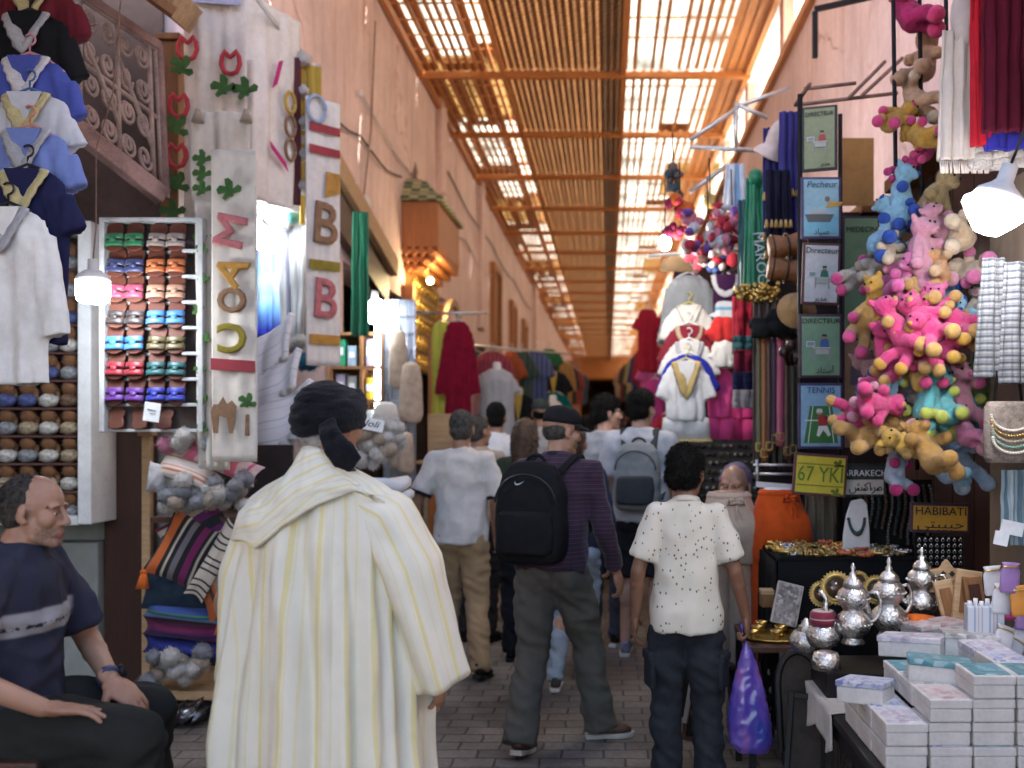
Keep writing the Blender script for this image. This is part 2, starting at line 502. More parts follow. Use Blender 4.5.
# piers between the shop openings, lintel boards
mb = MB()
for y0, y1 in ((8.75, 9.35), (16.6, 17.6), (22.4, 23.4), (27, 28), (31.6, 32.5), (36, 96)):
    mb.box((LW - .2, (y0 + y1) / 2, 1.575), (.394, y1 - y0, 3.15))
mb.build('pier', PINK, t, bevel=.012)
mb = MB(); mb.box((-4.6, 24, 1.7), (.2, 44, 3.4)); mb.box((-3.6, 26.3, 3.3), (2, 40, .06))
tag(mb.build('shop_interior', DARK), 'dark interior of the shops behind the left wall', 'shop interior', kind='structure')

t = thing('plaster_wall', 'pink plaster wall on the right of the alley with bright clerestory strip at its top', 'wall')
mb = MB(); mb.box((RW + .2, 48.5, 2.72), (.4, 95, 5.44)); mb.build('wall', PINK, t)
for k in range(26):
    mb = MB(); mb.box((RW + .12, 2.6 + 2.75 * k, 5.84), (.2, .26, .8)); mb.build('post', PINK, t, bevel=.01)
SHEET = None
def sheetmat(name, col, tl=.8):
    m, nt, b = _new(name)
    o = nt.nodes['Material Output']
    df = nd(nt, 'ShaderNodeBsdfDiffuse'); tl_ = nd(nt, 'ShaderNodeBsdfTranslucent'); mx = nd(nt, 'ShaderNodeMixShader'); mx.inputs[0].default_value = tl
    vec = coords(nt); wv = nd(nt, 'ShaderNodeTexWave'); wv.inputs['Scale'].default_value = 3.2; wv.inputs['Distortion'].default_value = .4
    nt.links.new(vec, wv.inputs['Vector'])
    a = noisef(nt, vec, 1.6, 5)
    c = cramp(nt, a, [(.3, tuple(x * .45 for x in col)), (.5, tuple(x * .85 for x in col)), (.7, col)])
    c = mixc(nt, .35, c, cramp(nt, wv.outputs['Fac'], [(.2, (.6, .58, .5)), (.7, (1, 1, 1))]), 'MULTIPLY')
    for s in (df, tl_): nt.links.new(c, s.inputs['Color'])
    nt.links.new(df.outputs[0], mx.inputs[1]); nt.links.new(tl_.outputs[0], mx.inputs[2]); nt.links.new(mx.outputs[0], o.inputs[0])
    nt.nodes.remove(b)
    return m
SHEET = sheetmat('roof_sheet', (.92, .88, .78))
SHEET2 = sheetmat('roof_sheet_dusty', (.60, .45, .25))
for k in range(25):
    mb = MB(); mb.box((RW + .14, 2.6 + 2.75 * (k + .5), 5.84), (.012, 2.48, .8)); mb.build('sun_diffuser_pane', SHEET, t)  # translucent panes added in the openings to keep sun patches out of the alley
mb = MB(); mb.box((RW - .03, 36, 5.47), (.06, 66, .1)); mb.build('ledge', WOODY, t)

# return wall and near shop on the left
t = thing('plaster_wall', 'stained grey plaster wall end behind the seated man and slipper case', 'wall')
mb = MB(); mb.box((-3.6, 6.2, 3.2), (2.0, .25, 6.4)); mb.build('wall', GREY, t)
mb = MB(); mb.box((-4.75, 2.2, 3.2), (.25, 10.5, 6.4)); mb.box((-4.6, -3, 3.2), (.2, 8, 6.4)); mb.build('side_wall', PINK, t)
t = thing('plaster_wall', 'bare masonry wall near the camera on the right', 'wall')
mb = MB(); mb.box((2.9, -3, 3.2), (.3, 9, 6.4)); mb.build('wall', PINK, t)

t = thing('added_awning', 'unseen brown canvas awning added to shade the left hand stalls', 'awning')  # out of view, added to keep open sky off the left hand goods
mb = MB(); mb.grid(lambda u, v: (lerp(-4.7, -1.25, u), lerp(-2.5, 4.9, v), 4.15 + .35 * (1 - u) - .06 * math.sin(v * 18) * u), 10, 40); mb.build('canvas', fabric((.22, .15, .10)), t, solid=.01)
mb = MB(); mb.tube([(-1.25, -2.5, 4.12), (-1.25, 4.9, 4.12)], .02, 8); mb.build('pole', STEEL, t)
t = thing('added_awning', 'unseen green canvas awning added to shade the right hand stall', 'awning')  # its counterpart out of view, added to dim the right hand goods
mb = MB(); mb.grid(lambda u, v: (lerp(.95, 2.8, u), lerp(-2.5, 4.2, v), 3.75 + .3 * u - .05 * math.sin(v * 18) * (1 - u)), 10, 40); mb.build('canvas', fabric((.10, .13, .10)), t, solid=.01)
mb = MB(); mb.tube([(.95, -2.5, 3.72), (.95, 4.2, 3.72)], .02, 8); mb.build('pole', STEEL, t)

# ================================================================ slatted roof
roof = thing('slatted_roof', 'long orange timber lattice roof over the alley with glowing gaps and dark plank centre', 'roof')
ZR = 6.2; BAY = 2.68
XL0, XL1, XR0, XR1 = LW, -1.36, .2, RW
def reed():
    m, nt, b = _new('reed_planks')
    vec = coords(nt, (1, 1, 1))
    wv = nd(nt, 'ShaderNodeTexWave', bands_direction='DIAGONAL'); wv.inputs['Scale'].default_value = 7; wv.inputs['Distortion'].default_value = 5; wv.inputs['Detail'].default_value = 2
    nt.links.new(vec, wv.inputs['Vector'])
    c = cramp(nt, wv.outputs['Fac'], [(.2, (.20, .08, .03)), (.6, (.42, .185, .07)), (.9, (.54, .27, .11))])
    c = mixc(nt, .5, c, cramp(nt, noisef(nt, vec, 1.5), [(.35, (.6, .58, .55)), (.7, (1, 1, 1))]), 'MULTIPLY')
    nt.links.new(c, b.inputs['Base Color']); b.inputs['Roughness'].default_value = .32
    bumpn(nt, b, wv.outputs['Fac'], .5, .01)
    tl_ = nd(nt, 'ShaderNodeBsdfTranslucent'); nt.links.new(c, tl_.inputs['Color']); mx = nd(nt, 'ShaderNodeMixShader'); mx.inputs[0].default_value = .30
    nt.links.new(b.outputs[0], mx.inputs[1]); nt.links.new(tl_.outputs[0], mx.inputs[2]); nt.links.new(mx.outputs[0], nt.nodes['Material Output'].inputs[0])
    return m
REED = reed()
rr = random.Random(5)
for k in range(1, 26):
    y0 = 2.3 + BAY * k; yc = y0 + BAY / 2
    mb = MB(); mb.box(((LW + RW) / 2, y0, ZR - .03), (RW - LW, .09, .085)); mb.build('cross_beam', WOODO, roof, bevel=.008)
    mb = MB()
    n = 11
    for i in range(n):
        x = lerp(XL0 + .05, XL1 - .03, i / (n - 1)); mb.box((x, yc, ZR + .05), (.042, BAY - .1, .03))
    for i in range(6): mb.box(((XL0 + XL1) / 2, y0 + .25 + i * .45, ZR + .078), (XL1 - XL0, .022, .02))
    mb.build('slat_panel', WOODY, roof)
    mb = MB()
    n = 15
    skip = set(rr.sample(range(2, 11), 2))
    for i in range(n):
        if i in skip: continue
        x = lerp(XR0 + .03, XR1 - .03, i / (n - 1)); mb.box((x, yc, ZR + .05), (.040 + .012 * rr.random() if i < 11 else .085, BAY - .1, .03))
    for i in range(2): mb.box(((XR0 + XR1) / 2, y0 + .9 + i * .9 + rr.uniform(-.2, .2), ZR + .078), (XR1 - XR0, .012, .02))
    mb.build('slat_panel', WOODY, roof)
    mb = MB()
    for i in range(19):
        x = lerp(XL1 + .03, XR0 - .03, i / 18); mb.box((x, yc, ZR + .05 + .003 * (i % 3)), (.050, BAY - .1, .02))
    mb.grid(lambda u, v: (lerp(XL1 - .04, XR0 + .04, u), lerp(yc - BAY / 2, yc + BAY / 2, v), ZR + .085 + .006 * math.sin(u * 60)), 40, 2)
    mb.build('plank_strip', REED, roof)
    # covering: boards with gaps on the left, milky sheets over every gap
    gaps = [(-1.62, -1.38)] + ([(-2.14, -1.76)] if k % 3 != 1 else [(-2.0, -1.84), (-2.3, -2.2)]) + ([(-2.38, -2.26)] if k % 2 else [])
    xs = sorted(gaps); cur = XL0 - .1; mb = MB()
    for a, b_ in xs:
        mb.box(((cur + a) / 2, yc, ZR + .17), (a - cur, BAY, .02)); cur = b_
    mb.box(((cur + XL1 + .03) / 2, yc, ZR + .17), (XL1 + .03 - cur, BAY, .02))
    s0 = rr.uniform(.2, .9)
    mb.box((-1.98, y0 + s0 / 2, ZR + .195), (.4, s0, .02)); mb.box((-1.5, y0 + BAY - s0 / 3, ZR + .195), (.3, s0 * .5, .02))
    mb.box((XR1 - .12, yc, ZR + .17), (.38, BAY, .02))
    if k % 2: mb.box((XR0 + .85, y0 + .3, ZR + .17), (.5, .5, .02))
    mb.build('cover_board', WOODD2, roof)
    mb = MB(); mb.box((-1.9, yc, ZR + .24), (1.3, BAY - .02, .006)); mb.build('roof_sheet', SHEET2 if k % 3 == 1 else SHEET, roof)
    mb = MB(); mb.box((.62, yc, ZR + .24), (.86, BAY - .02, .006)); mb.build('roof_sheet', SHEET, roof)
    mb = MB(); mb.box((1.74, yc, ZR + .25), (1.36, BAY - .02, .006)); mb.build('roof_sheet', SHEET2 if k % 4 == 2 else SHEET, roof)
mb = MB()
for x in (LW + .05, XL1, XR0, RW - .05): mb.box((x, 38.5, ZR - .002), (.06, 67, .08))
mb.build('purlin', WOODY, roof)

# the far end of the alley
t = thing('timber_lintel', 'orange timber lintel closing the roof at the far end of the alley', 'lintel')
mb = MB(); mb.box((-.3, 70, 5.6), (4.6, .3, 1.5)); mb.build('beam', WOODO, t)
lo = thing('slatted_roof', 'lower timber roof seen beyond the far lintel', 'roof')
mb = MB()
for i in range(26): mb.box((lerp(-2.4, 1.9, i / 25), 82, 5.0), (.1, 20, .05))
mb.build('slat_panel', WOODY, lo)
mb = MB(); mb.box((-.9, 82, 5.08), (2.0, 20, .03)); mb.build('cover_board', WOODD2, lo)
mb = MB(); mb.box((-2.1, 82, 5.09), (.6, 20, .01)); mb.box((1.0, 82, 5.09), (1.8, 20, .01)); mb.build('roof_sheet', SHEET2, lo)
t = thing('pink_archway', 'square ochre gateway far down the alley', 'archway')
mb = MB(); mb.box((-2.0, 56, 2.6), (.9, .8, 5.2)); mb.build('pier', OCHRE, t)
mb = MB(); mb.box((1.5, 60, 2.6), (.8, .8, 5.2)); mb.build('pier', OCHRE, t)
mb = MB(); mb.box((0, 78, 3), (12, .3, 6))
mb.box((-.3, 84, 6.9), (6, 30, .1)); mb.box((RW + .3, 85, 5.9), (.2, 30, 1.2)); tag(mb.build('far_wall', M('far_brown', (.16, .075, .035), .8, .4, 2)), 'brown wall closing the far end of the alley', 'wall')
# ================================================================ people
def skinmat(name, col):
    if name in MATS: return MATS[name]
    m, nt, b = _new(name)
    vec = coords(nt)
    a = noisef(nt, vec, 9, 5); f = noisef(nt, vec, 160, 3)
    c = cramp(nt, a, [(.3, (col[0] * .8, col[1] * .68, col[2] * .62)), (.55, col), (.75, tuple(min(1, x * 1.1) for x in col))])
    nt.links.new(c, b.inputs['Base Color']); b.inputs['Roughness'].default_value = .52
    b.inputs['Subsurface Weight'].default_value = .12; b.inputs['Subsurface Radius'].default_value = (.01, .004, .002)
    bumpn(nt, b, f, .12, .002)
    MATS[name] = m; return m
SKIN_TAN = skinmat('skin_tan', (.36, .20, .13))
SKIN_BROWN = skinmat('skin_brown', (.20, .10, .062))
SKIN_LIGHT = skinmat('skin_light', (.48, .29, .21))
EYEW = M('eye_white', (.7, .68, .64), .25, .05)
LIP = M('lip', (.30, .12, .09), .45, .15)
HAIR_BLACK = M('hair_black', (.008, .007, .006), .75, .5, 30, .9, 140, spec=.15, sc3=(1, 1, .25))
BROW = M('brow_hair', (.10, .06, .045), .7, .3, 60)
HAIR_BROWN = M('hair_brown', (.075, .04, .022), .5, .5, 30, .9, 140, sc3=(1, 1, .2))
HAIR_GREY = M('hair_grey', (.085, .078, .07), .8, .5, 40, .9, 160, spec=.1)

def frame(f, up):
    f = f.normalized(); x = f.cross(up); x.normalize(); u = x.cross(f)
    return x, u

def hand(mb, W, f, n, t, s=1.0, curl=.5, spread=1.0, thumb=.5):
    """W wrist, f towards the fingers, n the way the palm faces, t towards the thumb"""
    f = f.normalized(); n = (n - f * n.dot(f)).normalized(); t = (t - f * t.dot(f) - n * t.dot(n)).normalized()
    Mx = Matrix((t, f, n)).transposed().to_4x4()
    mb.ell(W + f * .048 * s, (.041 * s, .056 * s, .0155 * s), Mx, 12, 8)
    mb.ell(W + f * .03 * s + t * .022 * s + n * .006 * s, (.018 * s, .034 * s, .015 * s), Mx, 10, 6)
    mb.caps(W - f * .02 * s, W + f * .03 * s, .0235 * s, .026 * s, 10, .8, t)
    for k, (off, L, r) in enumerate(((.030, .070, .0088), (.0105, .078, .0092), (-.0095, .073, .0088), (-.0285, .058, .0076))):
        p = W + f * (.092 - .006 * abs(k - 1)) * s + t * off * s
        d = (f + t * off * 2.2 * spread).normalized()
        c = curl * (1 + .13 * k); a = c * .55
        for q, (l, rr_) in enumerate(((.46, 1), (.31, .92), (.25, .84))):
            dd = (d * math.cos(a) + n * math.sin(a)).normalized()
            e = p + dd * L * l * s
            mb.caps(p, e, r * rr_ * s, r * (rr_ - .07) * s, 8)
            p = e; a += c * (.95 - .2 * q)
    p = W + f * .028 * s + t * .034 * s + n * .006 * s
    d = (f * .62 + t * .75 + n * .25 * (1 + thumb)).normalized()
    e = p + d * .036 * s; mb.caps(p, e, .0125 * s, .0108 * s, 8)
    d = (d * .75 + f * .5 + n * thumb * .5 - t * .15 * thumb).normalized()
    mb.caps(e, e + d * .033 * s, .0105 * s, .0082 * s, 8)

def headshape(mb, Mh, s=1.0):
    """face towards +Y of Mh, origin mid-head"""
    def E(c, r, Q=None): mb.ell(Mh @ V([x * s for x in c]), [x * s for x in r], (Mh.to_3x3().to_4x4() @ Q) if Q else Mh.to_3x3().to_4x4(), 16, 12)
    def C(a, b, ra, rb): mb.caps(Mh @ V([x * s for x in a]), Mh @ V([x * s for x in b]), ra * s, rb * s, 10)
    E((0, -.012, .034), (.075, .096, .086)); E((0, .018, -.042), (.063, .070, .072)); E((0, .05, -.055), (.045, .035, .05))
    E((0, .062, -.088), (.028, .024, .022)); C((.04, .02, -.075), (.012, .07, -.095), .02, .018); C((-.04, .02, -.075), (-.012, .07, -.095), .02, .018)
    C((0, .084, .012), (0, .104, -.026), .0085, .0122)
    for q in (-1, 1):
        E((q * .011, .093, -.032), (.0085, .012, .008)); E((q * .031, .072, .024), (.026, .016, .011)); E((q * .042, .054, -.018), (.026, .028, .030))
        E((q * .03, .071, .004), (.0135, .0125, .0115))
        E((q * .079, -.008, -.004), (.007, .016, .028), rx(R(-12)) @ rz(q * R(-10)))
        E((q * .075, .0, -.026), (.009, .012, .013))
    E((0, .083, -.059), (.023, .014, .0075)); E((0, .081, -.070), (.020, .014, .008)); E((0, .07, -.063), (.036, .018, .02))

def body_frame(sp):
    """joints in the person's own frame: facing +Y, standing at the origin"""
    s = sp.get('s', 1.0)
    d = dict(pel=(0, 0, .95), chest=(0, .01, 1.30), neck=(0, -.01, 1.475), head=(0, .02, 1.615))
    d.update(sp.get('J', {}))
    return {k: V(v) * s for k, v in d.items()}, s

def person(label, loc, yaw, sp, group=None):
    J, s = body_frame(sp)
    root = thing('person', label, 'person', loc, yaw, group)
    vox = sp.get('vox', .008); cv = sp.get('cvox', .012)
    wd = sp.get('wd', 1.0)
    up = (J['neck'] - J['pel']).normalized()
    sy = sp.get('tw', 0.0)                                   # shoulders turned against the hips
    rt = V((math.cos(sy), math.sin(sy), 0))
    fw = up.cross(rt) * 1
    shw = sp.get('shw', .178) * s
    hipw = .088 * s
    SH = [J['neck'] - up * .062 * s + rt * q * shw for q in (-1, 1)]
    HP = [J['pel'] - V((0, 0, .03 * s)) + V((q * hipw, 0, 0)) for q in (-1, 1)]
    arms = sp.get('arms') or [((-.06, 0, -.29), (-.06, .06, -.53)), ((.06, 0, -.29), (.06, .06, -.53))]
    legs = sp.get('legs') or [((-.1, .02, .50), (-.1, -.02, .085)), ((.1, .02, .50), (.1, -.02, .085))]
    fyaw = sp.get('feet', [R(8), R(-8)])
    EL = [SH[i] + V(arms[i][0]) * s for i in (0, 1)]; WR = [SH[i] + V(arms[i][1]) * s for i in (0, 1)]
    KN = [V(legs[i][0]) * s for i in (0, 1)]; AN = [V(legs[i][1]) * s for i in (0, 1)]
    hy, hp, hr = sp.get('head', (0, 0, 0))
    Mh = tr(J['head']) @ rz(hy) @ rx(hp) @ ry(hr)
    # ---- the body
    b = MB(); hb_ = MB(); hm_ = MB()
    hs = sp.get('hs', 1.0) * s
    headshape(hm_, Mh, hs)
    nb = Mh @ V((0, -.018, -.06)) ; b.caps(J['neck'] - up * .03 * s, nb, .062 * s, .053 * s, 14); hm_.caps(J['neck'] - up * .01 * s, nb, .0605 * s, .053 * s, 14)
    sk_t = sp.get('torso', True)
    b.caps(J['pel'], J['chest'], .10 * s, .10 * s, 14); b.caps(J['chest'], J['neck'] - up * .06 * s, .10 * s, .06 * s, 14)
    for i, q in ((0, -1), (1, 1)):
        b.caps(J['neck'] - up * .06 * s, SH[i], .05 * s, .045 * s)
        b.caps(SH[i], EL[i], .046 * s, .037 * s); b.caps(EL[i], WR[i], .039 * s, .0265 * s)
        m_ = lerp(EL[i], WR[i], .3); b.ell(m_, .039 * s)
        hd = sp.get('hands', [None, None])[i]
        fd = (WR[i] - EL[i]).normalized()
        if hd: f_, n_, t_, cu = hd
        else: f_, n_, t_, cu = fd, V((-q, .1, 0)), V((0, 1, .1)), .45
        hand(hb_, WR[i], V(f_), V(n_), V(t_), s * 1.08, cu)
        b.caps(J['pel'], HP[i], .09 * s, .07 * s)
        b.caps(HP[i], KN[i], .07 * s, .048 * s); b.caps(KN[i], AN[i], .05 * s, .034 * s)
        b.ell(lerp(KN[i], AN[i], .27) + V((0, -.02 * s, 0)), (.048 * s, .05 * s, .09 * s))
        b.caps(AN[i], AN[i] + V((-math.sin(fyaw[i]) * .1, math.cos(fyaw[i]) * .1, -.045)) * s, .034 * s, .028 * s)
    parts_ = [remesh(b, max(vox, .008), 3), remesh(hm_, max(.0042, vox * .7), 3, .4), remesh(hb_, max(.0031, vox * .5), 2, .35)]
    me = joinmesh(parts_, 'body')
    o = link('body', me, [sp.get('skin', SKIN_TAN), EYEW, HAIR_BLACK, LIP, sp.get('stub', sp.get('skin', SKIN_TAN)), BROW], root)
    iM = Mh.inverted()
    for p in me.polygons:
        c = iM @ p.center / hs
        if abs(c.z) < .14 and c.y > .03 and abs(c.x) < .09:
            ax = abs(c.x)
            if c.y > .06 and ((ax - .031) / .010) ** 2 + ((c.z - .003) / .0045) ** 2 < 1:
                p.material_index = 2 if abs(ax - .031) < .004 else 1
            elif c.y > .055 and .012 < ax < .052 and abs(c.z - .027 + (ax - .03) ** 2 * 9) < .0034: p.material_index = 5
            elif c.y > .07 and ax < .022 and abs(c.z + .0645) < .0075: p.material_index = 3
            elif c.z < -.046 + .016 * nz(c, 60) + .10 * max(0, .045 - c.y) and c.y < .1 and c.z > -.125 and sp.get('stub'): p.material_index = 4
    # ---- hair or hat
    def hairshape(parts, name, mat, amp=.004, fr=40):
        hb = MB()
        for c, r in parts:
            if len(c) == 2:
                hb.caps(Mh @ (V(c[0]) * hs), Mh @ (V(c[1]) * hs), r[0] * hs, r[1] * hs)
            else: hb.ell(Mh @ (V(c) * hs), [x * hs for x in r], Mh.to_3x3().to_4x4(), 20, 14)
        me = remesh(hb, max(.006, vox), 2, disp=lambda c: amp * nz(c, fr) + amp * .6 * nz(c, fr * 2.3))
        strands(me, int(sp.get('strand', 1400)), (.03 if hair == 'long' else (.018 if hair == 'full' else .009)) * s, .0016 if vox < .008 else .0026, 1.2 if hair == 'long' else .35, keep=lambda c: (Mh.inverted() @ c).y < (.045 if hair != 'full' else .09) * hs)
        return link(name, me, mat, root)
    hair = sp.get('hair')
    if hair == 'short': hairshape([((0, -.022, .043), (.079, .096, .087)), ((0, -.05, -.02), (.068, .062, .06))], 'hair', sp['hm'])
    if hair == 'full': hairshape([((0, -.016, .052), (.085, .1, .09)), ((0, -.045, -.005), (.08, .07, .07)), ((0, .04, .09), (.06, .05, .03))], 'hair', sp['hm'], .007, 35)
    if hair == 'receding': hairshape([((0, -.030, .036), (.0785, .090, .0865)), ((0, -.045, -.02), (.070, .062, .05))], 'hair', sp['hm'], .0015, 60)
    if hair == 'long': hairshape([((0, -.02, .045), (.086, .1, .09)), (((0, -.06, 0), (0, -.085, -.2)), (.085, .075)), (((.05, -.04, 0), (.06, -.06, -.24)), (.05, .03)), (((-.05, -.04, 0), (-.06, -.06, -.24)), (.05, .03)), (((0, -.085, -.15), (0, -.09, -.28)), (.07, .03))], 'hair', sp['hm'], .007, 45)
    if hair == 'cap':
        hairshape([((0, -.04, .0), (.076, .065, .055))], 'hair', sp['hm'], .002, 60)
        cb = MB()
        Q = Mh @ Matrix.Scale(hs, 4)
        n = 24; rings = []
        for k, (rr_, z) in enumerate(((.088, .040), (.0885, .062), (.086, .086), (.076, .108), (.056, .124), (.028, .132), (.002, .134))):
            rings.append([Q @ V((rr_ * .93 * math.cos(2 * PI * j / n), -.012 + rr_ * 1.13 * math.sin(2 * PI * j / n), z)) for j in range(n)])
        cb.loft(rings, (False, True))
        cp = cb.build('cap', sp['capm'], root, solid=.004)
        vb = MB()
        def vis(u, v):
            a = lerp(R(25), R(155), u); r0 = .088
            x0, y0 = r0 * .93 * math.cos(a), -.012 + r0 * 1.13 * math.sin(a)
            L = .075 * math.sin(PI * u) ** .5 if 0 < u < 1 else 0
            return Q @ V((x0 * (1 + .0 * v), y0 + L * v, .045 - .018 * v - 2.2 * x0 * x0 * v))
        vb.grid(vis, 14, 5); vb.build('visor', sp['capm'], cp, solid=.004)
        bb = MB(); bb.ell(Q @ V((0, -.012, .135)), .008 * hs); bb.build('button', sp['capm'], cp)
    # ---- shirt
    sh = sp.get('shirt')
    if sh:
        c = MB()
        hem = J['pel'] + up * sh.get('hem', -.06) * s
        prof = sh.get('prof') or [(0, .180, .142), (.12, .180, .142), (.3, .170, .130), (.5, .165, .122), (.72, .176, .120), (.88, .165, .098), (.97, .11, .073), (1.03, .066, .062)]
        top = J['neck'] + up * .012 * s
        rings = []; n = 28
        for tt, a, d in prof:
            ctr = hem.lerp(J['chest'], min(1, tt / .62)) if tt < .62 else J['chest'].lerp(top, (tt - .62) / .38)
            k = min(1, max(0, tt)); rx_ = V((math.cos(sy * k), math.sin(sy * k), 0)); ry_ = up.cross(rx_)
            rings.append([ctr + rx_ * (a * s * wd * math.copysign(abs(math.cos(2 * PI * j / n)) ** .85, math.cos(2 * PI * j / n))) + ry_ * (d * s * wd * math.sin(2 * PI * j / n)) for j in range(n)])
        c.loft(rings)
        b0 = sp.get('belly', 0)
        if b0: c.ell(lerp(hem, J['chest'], .35) + fw * .04, (.15 * s, (.1 + b0) * s, .16 * s))
        sl = sh.get('sleeve', 'short'); sw = sh.get('sw', 1.0)
        for i in (0, 1):
            c.caps(J['neck'] - up * .05 * s, SH[i] + up * .004, .058 * s, .054 * s * sw)
            if sl == 'short':
                e = lerp(SH[i], EL[i], .80); c.tube([SH[i], lerp(SH[i], e, .5), e], [.054 * s * sw, .060 * s * sw, .065 * s * sw], 16); c.ell(SH[i], .054 * s * sw)
            else:
                c.caps(SH[i], EL[i], .058 * s * sw, .050 * s * sw); e = lerp(EL[i], WR[i], .93)
                c.tube([EL[i], lerp(EL[i], e, .5), e], [.053 * s * sw, .047 * s * sw, .038 * s * sw], 14)
        fa = sh.get('fold', .007)
        me = remesh(c, cv, 3, disp=lambda p: fa * (2.6 * (.3 - abs(noise.noise(V((p.x * 7 + p.z * 6, p.y * 7, p.z * 7 - p.x * 5))))) + 1.2 * noise.noise(V((p.x * 11 + p.z * 5, p.y * 11, p.z * 5 - p.x * 4))) + .6 * noise.noise(V((p.x * 26 - p.z * 9, p.y * 26, p.z * 12)))))
        so_ = link('shirt', me, sh['mat'], root)
        if sh.get('collar'):
            rb = MB(); base = J['neck'] + up * .012 * s
            n = 24
            rings = [[base + up * z + V((r_ * math.cos(2 * PI * j / n), r_ * 1.02 * math.sin(2 * PI * j / n) + .004, .018 * math.sin(2 * PI * j / n) * -1)) for j in range(n)] for r_, z in ((.070 * s, -.012), (.071 * s, .0), (.0665 * s, .010), (.062 * s, .0), (.063 * s, -.012))]
            rb.loft(rings, (False, False)); rb.build('collar', sh['collar'], so_)
        if sh.get('cuff'):
            for i in (0, 1):
                e = lerp(SH[i], EL[i], .80); rb = MB(); d_ = (EL[i] - SH[i]).normalized()
                for (a_, b__), m__ in zip(((-.012, .0), (.0, .012)), (0, 1)):
                    rb.m = m__; rb.tube([e + d_ * a_ , e + d_ * b__], .0675 * s * sw, 18)
                rb.build('sleeve_band', sh['cuff'], so_)
        root_shirt = so_
    # ---- trousers
    pt = sp.get('pants')
    if pt:
        c = MB(); f_ = pt.get('f', 1.0)
        c.ell(J['pel'] + V((0, -.008, -.02)) * s, (.152 * s * wd, .115 * s * wd, .13 * s)); 
        for i in (0, 1):
            c.caps(HP[i] - V((0, .02 * s, .02 * s)), lerp(HP[i], KN[i], .25), .090 * s * wd, .092 * s * f_)
            kn = lerp(HP[i], KN[i], pt['short']) if pt.get('short') else KN[i]
            c.tube([HP[i], lerp(HP[i], kn, .5), kn], [.088 * s * wd, .088 * s * f_, .070 * s * f_] if not pt.get('short') else [.1 * s, .098 * s, .096 * s], 16)
            if not pt.get('short'):
                c.ell(KN[i], .069 * s * f_)
                bt = lerp(KN[i], AN[i], pt.get('len', 1.08))
                c.tube([KN[i], lerp(KN[i], AN[i], .5) + V((0, -.012 * s, 0)), bt], [.070 * s * f_, .066 * s * f_, pt.get('hem', .060) * s * f_], 16)
        me = remesh(c, cv, 3, disp=lambda p: pt.get('fold', .008) * (3.0 * (.3 - abs(noise.noise(V((p.x * 6, p.y * 6, p.z * 15 + p.x * 9))))) + noise.noise(V((p.x * 13, p.y * 13, p.z * 10 + p.x * 6))) + .7 * noise.noise(V((p.x * 9 + 5, p.y * 9, p.z * 26)))))
        po = link('trousers', me, pt['mat'], root)
        if pt.get('pocket'):
            for i in (0, 1):
                q = -1 if i == 0 else 1
                k0 = lerp(HP[i], KN[i], .62) + V((q * .082 * s, -.02, 0))
                pb = MB(); pb.box(k0, (.028, .13 * s, .17 * s), rz(q * -.3)); pb.box(k0 + V((q * .006, 0, .07 * s)), (.03, .135 * s, .05 * s), rz(q * -.3))
                pb.build('pocket', pt['mat'], po, bevel=.01)
    # ---- shoes
    shoe = sp.get('shoe')
    if shoe:
        for i in (0, 1):
            a = AN[i]; pit = sp.get('fpitch', [0, 0])[i]
            Ms = tr(V((a.x, a.y, a.z - .085 * s))) @ rz(fyaw[i]) @ rx(pit)
            sole = MB(); outline = [(x * s, y * s) for x, y in ((-.030, -.075), (.030, -.075), (.037, -.03), (.034, .03), (.046, .09), (.045, .13), (.028, .175), (0, .187), (-.026, .175), (-.040, .13), (-.042, .09), (-.034, .03), (-.037, -.03))]
            sole.prism(outline, 0, .026 * s, Ms)
            ub = MB()
            ub.loft([[Ms @ V((x * .95 * w_ + 0, y * .96 * w_ + o_ * s, z * s)) for x, y in outline] for w_, o_, z in ((1, 0, .022), (.98, -.002, .045), (.86, -.012, .065), (.62, -.035, .085), (.5, -.048, .10))])
            ub.m = 1; ub.tube([Ms @ V((0, (.05 + .028 * k) * s, (.083 - .009 * k) * s)) for k in range(4)], .008 * s, 6)
            u_ = ub.build('shoe', [shoe[0], shoe[1]], root, subs=1)
            sole.build('sole', shoe[1], u_, bevel=.006)
    return root, dict(J=J, SH=SH, EL=EL, WR=WR, HP=HP, KN=KN, AN=AN, Mh=Mh, up=up, s=s)

